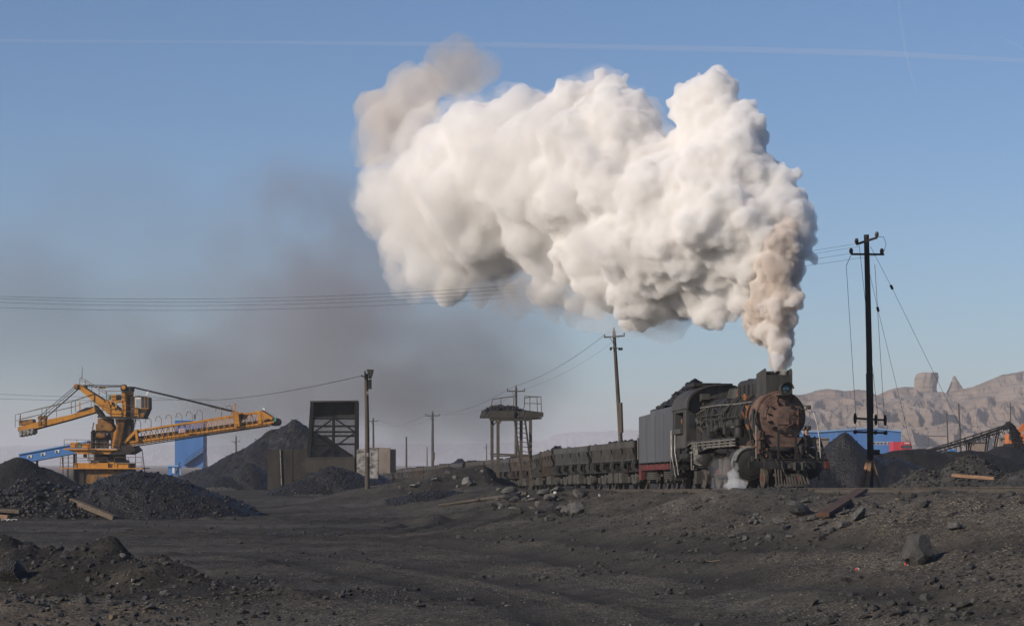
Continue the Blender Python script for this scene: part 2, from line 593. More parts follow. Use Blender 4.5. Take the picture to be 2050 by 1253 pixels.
def gz(x, y):
    """height of the ground sheet itself, read from its grid"""
    y = min(max(y, 9.01), 9000)
    k = min(max(x / y, -3.19), 3.19)
    i, j = bisect_right(_ly, y) - 1, bisect_right(_lk, k) - 1
    a, b = (y - _ly[i]) / (_ly[i + 1] - _ly[i]), (k - _lk[j]) / (_lk[j + 1] - _lk[j])
    r0, r1 = _Z[i], _Z[i + 1]
    return (r0[j] * (1 - b) + r0[j + 1] * b) * (1 - a) + (r1[j] * (1 - b) + r1[j + 1] * b) * a


vs = np.stack([XX.ravel(), YY.ravel(), ZZ.ravel()], 1)
nc = len(ks)
idx = np.arange(len(ys) * nc).reshape(len(ys), nc)
fs = np.stack([idx[:-1, :-1].ravel(), idx[:-1, 1:].ravel(), idx[1:, 1:].ravel(), idx[1:, :-1].ravel()], 1)
me = bpy.data.meshes.new('ground')
me.vertices.add(len(vs))
me.vertices.foreach_set('co', vs.ravel())
me.loops.add(fs.size)
me.loops.foreach_set('vertex_index', fs.ravel().astype(np.int32))
me.polygons.add(len(fs))
me.polygons.foreach_set('loop_start', np.arange(0, fs.size, 4, dtype=np.int32))
me.update(calc_edges=True)
me.validate()

# coal dust over earth, trodden bands, pale grit
m, nt, N, L, B = new_mat('coal dusted earth')
tc = N.new('ShaderNodeTexCoord')


def nz(scale, detail=6, rough=.6, vec=None, sx=1, sy=1):
    mp = N.new('ShaderNodeMapping')
    mp.inputs['Scale'].default_value = (sx, sy, 1)
    L.new(tc.outputs['Object'], mp.inputs[0])
    n = N.new('ShaderNodeTexNoise')
    n.inputs['Scale'].default_value, n.inputs['Detail'].default_value, n.inputs['Roughness'].default_value = scale, detail, rough
    L.new(mp.outputs[0], n.inputs['Vector'])
    return n.outputs[0]


def rng(sock, a, b, c=0, d=1):
    q = N.new('ShaderNodeMapRange')
    for k, v_ in zip(('From Min', 'From Max', 'To Min', 'To Max'), (a, b, c, d)):
        q.inputs[k].default_value = v_
    L.new(sock, q.inputs[0])
    return q.outputs[0]


def mixc(f, a, b):
    q = N.new('ShaderNodeMix')
    q.data_type = 'RGBA'
    for s_, k in ((f, 'Factor'), (a, 'A'), (b, 'B')):
        if isinstance(s_, tuple):
            q.inputs[k].default_value = (*s_, 1)
        else:
            L.new(s_, q.inputs[k])
    return q.outputs['Result']


def mth(op, a, b):
    q = N.new('ShaderNodeMath')
    q.operation = op
    for i, s_ in enumerate((a, b)):
        if isinstance(s_, (int, float)):
            q.inputs[i].default_value = s_
        else:
            L.new(s_, q.inputs[i])
    return q.outputs[0]


base = mixc(rng(nz(.16, 8, .65, sx=.6), .38, .64), (.030, .028, .0245), (.097, .089, .075))
base = mixc(rng(nz(1.6, 9, .8), .44, .66, 0, .75), base, (.018, .0175, .017))
# gritty earth shows through in the trodden foreground
sep = N.new('ShaderNodeSeparateXYZ')
L.new(tc.outputs['Object'], sep.inputs[0])
nearw = rng(sep.outputs[1], 60, 96, 1, .18)
grit = mth('MULTIPLY', rng(nz(.16, 5, .6, sx=1, sy=.35), .42, .62), nearw)
base = mixc(mth('MULTIPLY', grit, rng(nz(9, 6, .8), .35, .65)), base, (.15, .127, .096))
brown = mth('MULTIPLY', rng(sep.outputs[1], 46, 52, .8, 0), rng(sep.outputs[0], -8, -5.5, 1, 0))
base = mixc(mth('MULTIPLY', brown, rng(nz(.9, 6, .7), .42, .62)), base, (.13, .095, .06))


ridge_m = mth('MULTIPLY', mth('MULTIPLY', rng(sep.outputs[0], -4.2, -6.5), rng(sep.outputs[1], 50.5, 53)), rng(sep.outputs[1], 66, 62))
base = mixc(mth('MULTIPLY', ridge_m, rng(nz(.7, 6, .7), .3, .5, .2, .85)), base, (.019, .018, .0165))


def specks(scale, thr, size, colr, src, amount):
    vo = N.new('ShaderNodeTexVoronoi')
    vo.inputs['Scale'].default_value = scale
    L.new(tc.outputs['Object'], vo.inputs['Vector'])
    s2 = N.new('ShaderNodeSeparateColor')
    L.new(vo.outputs['Color'], s2.inputs[0])
    pick = mth('GREATER_THAN', s2.outputs[0], thr)
    spot = mth('LESS_THAN', vo.outputs['Distance'], size)
    f_ = mth('MULTIPLY', mth('MULTIPLY', pick, spot), amount)
    return mixc(f_, src, colr)


base = specks(14, .53, .36, (.29, .26, .21), base, mth('MULTIPLY', rng(nz(.3, 5, .7, sy=.4),  .38, .6, .15, 1), mth('MULTIPLY', nearw, mth('SUBTRACT', 1.0, ridge_m))))
base = specks(9, .90, .26, (.36, .335, .29), base, mth('MULTIPLY', rng(nz(.45, 5, .7), .4, .6, .1, .9), rng(sep.outputs[1], 60, 140, 1, .6)))
base = specks(8, .6, .42, (.013, .013, .012), base, .75)
wa = N.new('ShaderNodeAttribute')
wa.attribute_name = 'worn'
base = mixc(mth('MULTIPLY', wa.outputs['Fac'], .95), base, mixc(rng(nz(2.5, 5, .6, sx=.5), .35, .65), (.025, .0238, .0215), (.040, .0377, .0335)))
# far off: dry desert plain
base = mixc(rng(sep.outputs[1], 330, 700), base, mixc(nz(.01, 6), (.16, .13, .11), (.24, .2, .17)))
L.new(base, B.inputs['Base Color'])
B.inputs['Roughness'].default_value = .95
B.inputs['Specular IOR Level'].default_value = .12
bp = N.new('ShaderNodeBump')
bp.inputs['Strength'].default_value, bp.inputs['Distance'].default_value = 1.0, .09
L.new(mth('ADD', mth('MULTIPLY', nz(2.6, 8, .7), 1.0), mth('MULTIPLY', nz(11, 5, .7), .55)), bp.inputs['Height'])
L.new(bp.outputs[0], B.inputs['Normal'])
M['ground'] = m
_wv_ = np.zeros(XX.shape)
for pts_, w_, dd_ in RUTS:
    q_ = seg_dist(XX[:nr], YY[:nr], pts_)
    _wv_[:nr] = np.maximum(_wv_[:nr], np.exp(-(q_ / (2.0 * w_)) ** 2) * (.8 + .3 * fbm(XX[:nr], YY[:nr], .3, 3, 90)))
at_ = me.attributes.new('worn', 'FLOAT', 'POINT')
at_.data.foreach_set('value', np.clip(_wv_, 0, 1).ravel().astype(np.float32))
go = link('ground', me, m, smooth=False)
me.shade_smooth()
kind(go, 'structure')

# ------------------------------------------------------------------ hills
_prof = [(1440, 905), (1480, 870), (1510, 830), (1545, 803), (1575, 793), (1620, 787), (1659, 778), (1680, 782), (1700, 781), (1736, 783), (1758, 793), (1777, 781), (1801, 775.6), (1815, 776), (1829, 778), (1834, 787), (1838, 786), (1883, 784),
         (1895, 787), (1906, 785), (1937, 775), (1956, 775), (1969, 769.5), (1986, 756), (2010, 749), (2050, 741.5), (2120, 730), (2250, 742), (2500, 735), (2800, 760)]


def ridge(name, prof, Yc, foot, depth, nx, strata, seed, mt, k0, k1):
    xs_ = np.linspace(k0, k1, nx)
    hz = np.interp(xs_, [p[0] for p in prof], [(HY - p[1]) / FPX * Yc for p in prof])
    v = np.concatenate([np.linspace(0, 1, 90), np.linspace(1.04, 1.6, 14)])
    X_ = np.outer(np.ones(len(v)), (xs_ - CX) / FPX * Yc)
    vv = np.outer(v, np.ones(nx))
    warp = .05 * fbm(X_, vv * 300, .012, 4, seed)
    q = np.clip(vv + warp * (vv < 1) * np.sin(np.pi * np.clip(vv, 0, 1)), 0, 2)
    # talus, first cliff band, bench, second cliff, cap
    prof_h = np.interp(q, strata[0], strata[1])
    md = np.sin(np.pi * np.clip(vv, 0, 1)) ** .7
    g1 = 1 - np.abs(vnoise(X_ * .011 + 3 * vv, vv * 1.2 + seed, seed))
    g2 = 1 - np.abs(fbm(X_ + 40 * vv, vv * 60, .035, 3, seed + 2))
    g3 = fbm(X_, vv * 220, .11, 3, seed + 3)
    Yd = Yc - foot * (1 - vv) - md * (48 * g1 ** 2 + 26 * g2 ** 2 + 15 * g3)
    Yd = np.where(vv > 1, Yc + (vv - 1) * depth, Yd)
    zz = prof_h * (hz[None, :] + 3)
    zz = zz + (vv < .999) * np.sin(np.pi * np.clip(vv, 0, 1)) * (4 * fbm(X_, vv * 200, .03, 5, seed + 5) + 3.0 * fbm(X_, vv * 300, .13, 4, seed + 6)) * (Yc / 2200)
    zz = zz + .9 * (Yc / 2200) * (vv >= .999) * fbm(X_, X_ * 0, .12, 4, seed + 7)
    X2 = X_ * (Yd / Yc) ** .25
    vs = np.stack([X2.ravel(), Yd.ravel(), np.maximum(zz, -2).ravel()], 1)
    n0, n1 = vv.shape
    idx = np.arange(n0 * n1).reshape(n0, n1)
    fs = np.stack([idx[:-1, :-1].ravel(), idx[:-1, 1:].ravel(), idx[1:, 1:].ravel(), idx[1:, :-1].ravel()], 1)
    me = bpy.data.meshes.new(name)
    me.from_pydata(vs.tolist(), [], fs.tolist())
    o = link(name, me, mt)
    return kind(o, 'structure')


m, nt, N, L, B = new_mat('eroded sandstone')
tc = N.new('ShaderNodeTexCoord')
col = mixc(rng(nz(.02, 8, .65, sy=.5), .35, .65), (.20, .15, .112), (.30, .232, .175))
mp = N.new('ShaderNodeMapping')
mp.inputs['Scale'].default_value = (.006, .006, .11)
L.new(tc.outputs['Object'], mp.inputs[0])
ns = N.new('ShaderNodeTexNoise')
ns.inputs['Scale'].default_value, ns.inputs['Detail'].default_value = 1, 8
L.new(mp.outputs[0], ns.inputs['Vector'])
col = mixc(rng(ns.outputs[0], .46, .62, 0, .75), col, (.25, .215, .18))
mp2 = N.new('ShaderNodeMapping')
mp2.inputs['Scale'].default_value = (.012, .012, .42)
L.new(tc.outputs['Object'], mp2.inputs[0])
ns2 = N.new('ShaderNodeTexNoise')
ns2.inputs['Scale'].default_value, ns2.inputs['Detail'].default_value = 1, 6
L.new(mp2.outputs[0], ns2.inputs['Vector'])
col = mixc(rng(ns2.outputs[0], .5, .62, 0, .6), col, (.13, .095, .07))
col = mixc(rng(nz(.05, 8, .75), .55, .75, 0, .8), col, (.10, .08, .07))
L.new(col, B.inputs['Base Color'])
B.inputs['Roughness'].default_value = .95
B.inputs['Specular IOR Level'].default_value = .1
bp = N.new('ShaderNodeBump')
bp.inputs['Strength'].default_value, bp.inputs['Distance'].default_value = .9, 5
L.new(nz(.06, 10, .75), bp.inputs['Height'])
L.new(bp.outputs[0], B.inputs['Normal'])
M['stone'] = m
ST = ([0, .34, .40, .43, .60, .63, .665, .80, .82, .93, .95, 1, 1.6], [0, .18, .22, .38, .47, .50, .66, .73, .82, .88, .97, 1, .9])
ridge('hill', _prof, 2200, 620, 500, 420, ST, 60, M["stone"], 1442, 3000)
_p2 = [(-600, 893), (-300, 888), (0, 893), (200, 889), (420, 892), (600, 889), (800, 888), (900, 889), (1000, 886), (1080, 884), (1096, 878), (1110, 870), (1135, 866), (1200, 864), (1260, 861), (1330, 858), (1400, 852), (1500, 846), (1700, 850), (2400, 850)]
ridge('hill', _p2, 11500, 2200, 900, 420, ST, 90, M['stone'], -800, 2400)


def butte(pts, Y, dep, seed):
    """a freestanding rock tower: outline rings stacked up"""
    rings = []
    n = 22
    for i, (px, hw, py) in enumerate(pts):
        c = at(px, py, Y)
        r = hw / FPX * Y
        rings.append([(c.x + r * math.cos(a) * (1 + .10 * mnoise.noise(V((math.cos(a) * 2, math.sin(a) * 2, i * .35 + seed)))),
                       Y + 20 + min(dep, r * .9 + 2) * math.sin(a) * (1 + .16 * mnoise.noise(V((math.cos(a) * 3, math.sin(a) * 3, i * .3 + seed + 5)))),
                       c.z + 1.6 * mnoise.noise(V((math.cos(a) * 2.2, math.sin(a) * 2.2, seed + 9 + i * .2)))) for a in [2 * PI * k / n for k in range(n)]])
    b = MB()
    vs = [p for r_ in rings for p in r_]
    fs = []
    for i in range(len(rings) - 1):
        for k in range(n):
            fs.append((i * n + k, i * n + (k + 1) % n, (i + 1) * n + (k + 1) % n, (i + 1) * n + k))
    fs.append(tuple((len(rings) - 1) * n + k for k in range(n)))
    b.add(vs, fs)
    return b


o = butte([(1862, 32, 800), (1861, 28, 788), (1860, 24, 784), (1860, 22.5, 776), (1861, 23, 768), (1862, 24.5, 760), (1863, 24, 753), (1863, 22.5, 748.5), (1865, 21, 745.5), (1868, 14, 744.5)], 2200, 16, 3).build('butte', M['stone'])
tag(kind(o, 'thing'), 'broad flat-topped sandstone butte standing on the ridge', 'rock butte')
o = butte([(1921, 24, 795), (1921, 19, 784), (1921, 13, 774), (1920, 8, 764), (1919, 4, 757), (1918, 1.2, 751.5)], 2205, 12, 8).build('butte', M['stone'])
tag(kind(o, 'thing'), 'sharp pointed sandstone pinnacle on the ridge right of the flat-topped butte', 'rock butte')
o = butte([(1826, 8, 792), (1825, 7, 786), (1825, 6.2, 781), (1825, 6, 777.5)], 2195, 7, 14).build('butte', M['stone'])
tag(kind(o, 'thing'), 'small square rock block on the ridge left of the flat-topped butte', 'rock butte')
# ------------------------------------------------------------------ the engine (x forward, z from the rail)
TF = track_frame(0)
# the engine stands on straight line: one frame for its whole length
loco = thing('steam_locomotive', 'rusty front, black steam locomotive with round smokebox door and headlight, smoke rising from its chimney', 'locomotive', M=TF)


def part(name, b, m, par=None, **k):
    return b.build(name, M[m], par or loco, **k)


def parts(name, b, m, par=None, **k):
    return loose(b, name, M[m], par or loco, **k)


BC = 2.82                       # boiler centre line
b = MB().lathe((-2.9, 0, BC), (-1, 0, 0), [(0, .97), (4.2, .99), (6.2, 1.06), (7.2, 1.09), (9.5, 1.09)], 40)
boiler = part('boiler', b, 'boiler', smooth=True)
b = MB()
for t in (4.1, 5.6, 7.0, 8.3, 9.9, 11.2):
    r = .99 + max(0, min(.1, (t - 6) * .035))
    b.lathe((-t, 0, BC), (-1, 0, 0), [(0, r), (0, r + .022), (.09, r + .022), (.09, r)], 40)
parts('boiler_band', b, 'soot', boiler, smooth=True)
# firebox sides going straight down
b = MB()
for sy in (-1, 1):
    b.prism([(-12.35, 1.5), (-9.4, 1.75), (-9.4, 2.85), (-12.35, 2.85)], 'y', sy * 1.085, sy * .6)
parts('firebox', b, 'boiler')
b = MB().lathe((-2.0, 0, BC), (-1, 0, 0), [(0, .93), (.0, 1.0), (.12, 1.005), (1.15, 1.0), (1.15, .96)], 48)
smokebox = part('smokebox', b, 'rust', smooth=True)
b = MB()
for k in range(40):             # rivet ring
    a = 2 * PI * k / 40
    b.lathe((-2.0, .955 * math.sin(a), BC + .955 * math.cos(a)), (1, 0, 0), [(0, .018), (.018, .012)], 6)
for xx in (-2.2, -2.9):
    for k in range(48):
        a = 2 * PI * k / 48
        b.lathe((xx, 1.0 * math.sin(a), BC + 1.0 * math.cos(a)), (0, math.sin(a), math.cos(a)), [(0, .018), (.018, .012)], 5)
part('rivet_ring', b, 'rustdark', smokebox)
b = MB().lathe((-2.0, 0, BC), (1, 0, 0), [(0, .90), (.035, .90), (.05, .86), (.05, .66), (.07, .64)], 48)
part('front_plate', b, 'rust', smokebox, smooth=True)
DC = (.04, BC - .04)
b = MB().lathe((-1.95, DC[0], DC[1]), (1, 0, 0), [(0, .63), (.05, .63), (.07, .60), (.08, .52), (.11, .42), (.15, .3), (.17, .15), (.175, .02)], 48)
door = part('smokebox_door', b, 'rust', smokebox, smooth=True)
b = MB()
for k in range(12):
    a = 2 * PI * (k + .4) / 12
    if 1.1 < a < 2.0:
        continue
    sx, cz = math.sin(a), math.cos(a)
    b.beam((-1.83, DC[0] + .47 * sx, DC[1] + .47 * cz), (-1.83, DC[0] + .64 * sx, DC[1] + .64 * cz), .05, .05)
    b.lathe((-1.84, DC[0] + .58 * sx, DC[1] + .58 * cz), (1, 0, 0), [(0, .035), (.08, .03)], 6)
parts('door_clamp', b, 'dark', door)
b = MB()
for dz in (.16, -.2):
    b.beam((-1.8, DC[0] + .36, DC[1] + dz), (-1.86, DC[0] + .72, DC[1] + dz), .10, .09)
    b.lathe((-1.8, DC[0] + .6, DC[1] + dz - .09), (0, 0, 1), [(0, .06), (.18, .06)], 10)
b.beam((-1.84, DC[0] + .62, DC[1] - .36), (-1.84, DC[0] + .62, DC[1] + .34), .05, .05)
b.tube([(-1.83, .2, BC - .42), (-1.79, .3, BC - .36), (-1.79, .42, BC - .33), (-1.83, .5, BC - .36)], .035, 8)
part('door_hinge', b, 'rustdark', door, smooth=True)
b = MB().box(-1.79, -1.772, -.23, .27, BC - .32, BC - .05).box(-1.79, -1.765, -.28, .32, BC - .05, BC - .03)
part('door_plate', b, 'rust', door)
b = MB()
for a0 in (-.9, ):
    b.tube([(-1.90, -.62, BC + .46), (-1.90, -.55, BC + .34), (-1.90, -.6, BC + .22), (-1.90, -.64, BC - .05), (-1.90, -.82, BC - .08)], .014, 6)
part('conduit', b, 'dark', smokebox)
# saddle
b = MB().prism([(-.62, 1.3), (.62, 1.3), (.80, 2.2), (-.80, 2.2)], 'x', -2.1, -3.3)
part('smokebox_saddle', b, 'rust')
b = MB().prism([(-.50, 1.62), (.50, 1.62), (.78, 1.98), (-.78, 1.98)], 'x', -1.72, -2.1)
part('saddle_apron', b, 'rust')

# smoke lifting trough round the chimney
b = MB()
b.prism([(-.5, 3.55), (.5, 3.55), (.5, 4.46), (-.5, 4.46)], 'x', -2.27, -2.31)
for sy in (-1, 1):
    y0, y1 = sy * .5, sy * .545
    b.prism([(-2.27, 3.5), (-3.75, 3.6), (-3.75, 4.56), (-2.4, 4.72), (-2.27, 4.62)], 'y', y0, y1)
b.prism([(-.5, 3.6), (.5, 3.6), (.5, 4.1), (-.5, 4.1)], 'x', -3.75, -3.71)
part('smoke_deflector', b, 'cab', bevel=.008)
b = MB().lathe((-3.0, 0, 3.7), (0, 0, 1), [(0, .36), (.1, .30), (.7, .29), (.9, .33), (.93, .33), (.93, .26), (.3, .25)], 24)
part('chimney', b, 'dark', smooth=True)
# casing over the sand domes
pr = [(-.5, 3.5)] + [(-.5 + .24 * (1 - math.cos(a)), 4.2 + .24 * math.sin(a)) for a in [PI / 2 * k / 5 for k in range(6)]]
pr = pr + [(-q[0], q[1]) for q in reversed(pr)]
b = MB().prism(pr, 'x', -3.95, -7.1)
casing = part('dome_casing', b, 'soot', bevel=.03)
b = MB()
for t in (4.5, 5.2, 5.9, 6.6):
    for sy in (-1, 1):
        b.box(-t - .03, -t, sy * .5, sy * .53, 3.55, 4.2)
b.lathe((-6.5, 0, 4.42), (0, 0, 1), [(0, .22), (.06, .22), (.08, .18)], 16)
b.lathe((-5.2, 0, 4.42), (0, 0, 1), [(0, .2), (.06, .2), (.08, .16)], 16)
part('casing_rib', b, 'soot', casing)
b = MB()
for t, z in ((4.9, 3.62), (5.05, 3.7)):
    b.lathe((-t, -.66, z), (0, -1, .3), [(-.1, .1), (.05, .12), (.12, .07)], 10)
parts('check_valve', b, 'orange_rust', smooth=True)
b = MB().lathe((-7.9, -.25, 3.85), (0, 0, 1), [(0, .09), (.22, .1), (.25, .05), (.5, .05)], 10)
b.lathe((-7.9, .2, 3.85), (0, 0, 1), [(0, .09), (.3, .1), (.33, .05)], 10)
parts('safety_valve', b, 'orange_rust', smooth=True)
b = MB().lathe((-8.6, 0, 3.75), (0, 0, 1), [(0, .62), (.18, .56), (.4, .5), (.47, .4), (.5, .1)], 24)
part('steam_dome', b, 'soot', smooth=True)
# headlight with its hood on a bracket
b = MB().lathe((-2.05, .13, 3.88), (1, 0, 0), [(0, .14), (.05, .2), (.38, .215), (.40, .235), (.46, .235), (.46, .205), (.40, .19)], 28)
hl = part('headlight', b, 'cab', smooth=True)
b = MB().lathe((-1.655, .13, 3.88), (1, 0, 0), [(0, .19), (.02, .17), (.05, .1), (.06, .01)], 24)
part('lens', b, 'lens', hl, smooth=True)
b = MB()
hood = [(math.cos(a), math.sin(a)) for a in [PI * (.0 + k / 14) for k in range(15)]]
vs_ = []
for q in hood:
    for (xx, rr) in ((-1.6, .24), (-1.42 - .03 * abs(q[0]), .26)):
        vs_.append((xx, .13 + rr * q[0], 3.88 + rr * q[1]))
b.add(vs_, [(2 * i, 2 * i + 1, 2 * i + 3, 2 * i + 2) for i in range(14)])
o = part('hood', b, 'cab', hl, fix=False)
sm = o.modifiers.new('solid', 'SOLIDIFY')
sm.thickness = .012
b = MB().box(-2.2, -1.6, -.2, .46, 3.60, 3.64).box(-2.1, -1.7, .0, .26, 3.64, 3.69)
b.beam((-1.65, -.15, 3.6), (-2.0, -.15, 3.35), .04).beam((-1.65, .4, 3.6), (-2.0, .4, 3.35), .04)
part('headlight_bracket', b, 'dark')
# marker lamp brackets on the right of the smokebox
for z in (3.17, 2.36):
    b = MB().box(-1.95, -1.7, 1.0, 1.14, z - .08, z + .08).box(-2.02, -1.93, .74, 1.02, z - .1, z - .06).box(-2.02, -1.93, .74, 1.02, z + .05, z + .08)
    b.lathe((-1.7, 1.07, z), (1, 0, 0), [(0, .07), (.04, .07), (.045, .05)], 12)
    part('marker_lamp', b, 'cab', bevel=.01)
b = MB()
b.tube([(-1.9, .95, 3.1), (-1.85, 1.12, 2.95), (-1.85, 1.16, 2.6), (-1.9, .98, 2.45)], .016, 6)
b.tube([(-1.6, 1.22, 2.95), (-1.4, 1.30, 2.5), (-1.2, 1.34, 1.9), (-1.1, 1.36, 1.0)], .022, 6)
b.tube([(-1.5, -1.12, 2.45), (-1.5, -1.12, 1.15)], .022, 6)
parts('grab_rail', b, 'bright', smooth=True)
b = MB()
b.tube([(-1.95, -.98, 3.0), (-1.9, -1.06, 2.7), (-1.9, -1.04, 2.2), (-1.9, -.7, 1.7), (-1.85, -.42, 1.3), (-1.8, -.4, 1.1)], .05, 8)
b.tube([(-2.2, -1.05, 3.1), (-2.0, -1.14, 2.7), (-1.95, -1.1, 2.3), (-1.95, -.9, 1.9), (-1.85, -.75, 1.5), (-1.9, -.62, 1.2)], .06, 8)
b.tube([(-2.4, -1.08, 2.9), (-2.3, -1.2, 2.5), (-2.25, -1.15, 1.9), (-2.2, -1.0, 1.45)], .035, 8)
b.tube([(-2.0, .55, 2.05), (-1.7, .75, 1.6), (-1.5, .95, 1.35), (-1.2, 1.15, 1.15)], .045, 8)
b.tube([(-2.0, .3, 1.9), (-1.75, .45, 1.55), (-1.6, .35, 1.25), (-1.4, .15, 1.1)], .05, 8)
parts('front_pipe', b, 'soot', smooth=True)
# front gantry bars
b = MB()
for yy in (-.30, .39):
    b.box(-1.25, -1.18, yy - .04, yy + .04, 1.1, 2.17)
b.box(-1.24, -1.19, -.34, .43, 2.17, 2.22)
parts('front_frame', b, 'soot')
# front valve gear clutter: pumps, reservoirs
b = MB().lathe((-1.75, -.86, 1.35), (0, 0, 1), [(0, .17), (.05, .19), (.1, .15), (.5, .15), (.55, .2), (.6, .2), (.65, .16), (.85, .16), (.9, .1)], 16)
part('air_pump', b, 'rustdark', smooth=True)
b = MB().lathe((-1.75, .78, 1.55), (0, 1, 0), [(-.3, .14), (-.27, .22), (.2, .22), (.24, .14)], 16)
b.lathe((-1.62, .72, 1.3), (0, 0, 1), [(-.1, .12), (.35, .13), (.4, .07)], 12).box(-1.9, -1.5, .9, 1.3, 1.62, 1.95).box(-1.9, -1.42, .85, 1.32, 1.55, 1.60)
parts('feed_pump', b, 'soot', smooth=True)
b = MB().lathe((-1.6, 0, 1.5), (0, 1, 0), [(-.55, .05), (-.53, .11), (.55, .11), (.57, .05)], 16)
part('brake_reservoir', b, 'soot', smooth=True)
b = MB()
for i in range(16):
    yy = R.uniform(-.9, 1.0)
    b.tube([(-1.7, yy, R.uniform(1.1, 1.4)), (-1.55, yy + R.uniform(-.3, .3), R.uniform(1.1, 1.5)), (-1.6, yy + R.uniform(-.4, .4), R.uniform(1.3, 1.7))], R.uniform(.014, .035), 6)
for i in range(9):
    yy, zz = R.uniform(-.9, 1.1), R.uniform(1.1, 1.6)
    b.box(-1.8, -1.5 - R.uniform(0, .1), yy, yy + R.uniform(.08, .2), zz, zz + R.uniform(.06, .2))
parts('front_fitting', b, 'soot')
b = MB()
for yy, zz in ((-1.02, 1.38), (-.7, 1.25), (-.68, 1.52), (-1.2, 1.62), (.52, 1.42)):
    b.lathe((-1.5, yy, zz), (1, .2, .2), [(-.04, .03), (.02, .05), (.04, .03)], 8)
parts('rusty_valve', b, 'orange_rust', smooth=True)
# buffer beam, drawgear
b = MB().prism([(-1.02, .74), (1.02, .74), (1.02, 1.08), (-1.02, 1.08)], 'x', -.62, -.9)
b.prism([(-1.6, .78), (-1.02, .78), (-1.02, 1.05), (-1.6, 1.05)], 'x', -.75, -.9).prism([(1.02, .78), (1.42, .78), (1.42, 1.05), (1.02, 1.05)], 'x', -.75, -.9)
beam_o = part('buffer_beam', b, 'soot', bevel=.01)
b = MB().box(-.9, -.66, 1.40, 1.58, .76, 1.04)
part('beam_end', b, 'red', beam_o, bevel=.01)
b = MB().box(-.62, -.12, .02, .30, .70, .98).prism([(-.12, .02), (-.12, .36), (.12, .40), (.16, .30), (.0, .26), (.02, .12), (.14, .02)], 'z', .68, 1.0)
b.box(-.62, -.25, -.12, .02, .76, .92)
part('coupler', b, 'cab', bevel=.012)
b = MB()
b.tube([(-.55, -.35, 1.06), (-.4, -.36, .8), (-.36, -.3, .62), (-.4, -.22, .55)], .035, 8)
b.tube([(-.55, .55, 1.06), (-.4, .58, .8), (-.38, .62, .5), (-.42, .6, .3)], .035, 8)
b.tube([(-.6, -1.0, 1.12), (-.6, .95, 1.12)], .022, 6)
b.tube([(-.5, -.6, 1.1), (-.4, -.52, .9), (-.45, -.45, .75)], .028, 8)
parts('air_hose', b, 'soot', smooth=True)
b = MB()
for k in range(12):             # cowcatcher bars
    yy = -.68 + k * .118
    top = .72 if k < 3 or k == 11 else .5
    b.beam((-.5, yy * .92, top), (-.1 - .12 * (1 - (yy / .7) ** 2), yy, .13), .05, .045)
cow = part('cowcatcher', b, 'iron')
b = MB()
pl = [(-.72 + k * .13, -.06 + .14 * (1 - ((-.72 + k * .13) / .72) ** 2)) for k in range(12)]
b.prism([(q[1] - .09, q[0]) for q in pl] + [(q[1] - .16, q[0]) for q in reversed(pl)], 'z', .07, .16)
b.box(-.55, -.45, -.68, .66, .46, .56)
part('plough_plate', b, 'iron', cow)
# steps at the right front corner
b = MB()
b.beam((-.95, 1.2, 1.05), (-2.2, 1.42, 2.0), .06, .12).beam((-.95, 1.55, 1.05), (-2.2, 1.6, 2.0), .06, .12)
for k in range(5):
    f_ = k / 4
    b.box(-1.1 - 1.15 * f_, -.85 - 1.15 * f_, 1.2 + .2 * f_, 1.58, 1.1 + .2 * k, 1.13 + .2 * k)
b.box(-3.2, -2.1, 1.0, 1.6, 1.96, 2.0)
b.beam((-.8, 1.5, 1.0), (-.8, 1.5, .35), .05).beam((-.8, 1.2, 1.0), (-.8, 1.2, .35), .05).box(-.95, -.65, 1.18, 1.52, .32, .36)
part('front_step', b, 'soot')
# cylinders with steam chest
for sy in (-1, 1):
    b = MB().lathe((-2.25, sy * 1.16, .98), (-1, 0, 0), [(0, .50), (0, .62), (.06, .64), (1.25, .64), (1.3, .6), (1.3, .4)], 36)
    cyl = part('cylinder', b, 'soot', smooth=True)
    b = MB().lathe((-2.25, sy * 1.16, .98), (1, 0, 0), [(0, .54), (.03, .54), (.05, .5), (.06, .2)], 36)
    part('cylinder_cover', b, 'soot', cyl, smooth=True)
    b = MB().lathe((-2.45, sy * 1.16, .98), (-1, 0, 0), [(0, .645), (0, .665), (.3, .665), (.3, .645)], 36)
    part('cylinder_band', b, 'bright', cyl, smooth=True)
    b = MB().lathe((-2.35, sy * 1.02, 1.62), (-1, 0, 0), [(0, .2), (0, .3), (1.1, .3), (1.1, .2)], 24).box(-3.3, -2.5, sy * .7, sy * 1.1, 1.3, 1.9)
    part('valve_chest', b, 'rust' if sy < 0 else 'soot', cyl, smooth=True)
    b = MB().box(-2.2, -2.0, sy * 1.02 - .15, sy * 1.02 + .15, .92, 1.26).lathe((-2.0, sy * 1.02, 1.09), (1, 0, 0), [(0, .10), (.04, .10), (.04, .07), (.0, .06)], 18)
    part('crosshead_cap', b, 'cab', cyl, bevel=.015)
    b = MB().box(-2.15, -2.0, sy * .72 - .08, sy * .72 + .08, .5, 1.3)
    part('frame_end', b, 'cab')
b = MB()
pts = [( -2.25 + .02, -1.16 + .62 * math.cos(a), .98 + .62 * math.sin(a)) for a in [PI * (.45 + .5 * k / 8) for k in range(9)]]
b.tube(pts, .075, 8)
part('cylinder_rim', b, 'silver', smooth=True)
b = MB().prism([(-2.24, 1.05), (-2.24, 1.5), (-2.3, 1.62)], 'y', -1.78, -1.3)
# hanging mud plate
b = MB().box(-2.42, -2.38, -1.55, -1.08, 1.68, 2.02)
part('splash_plate', b, 'dark')
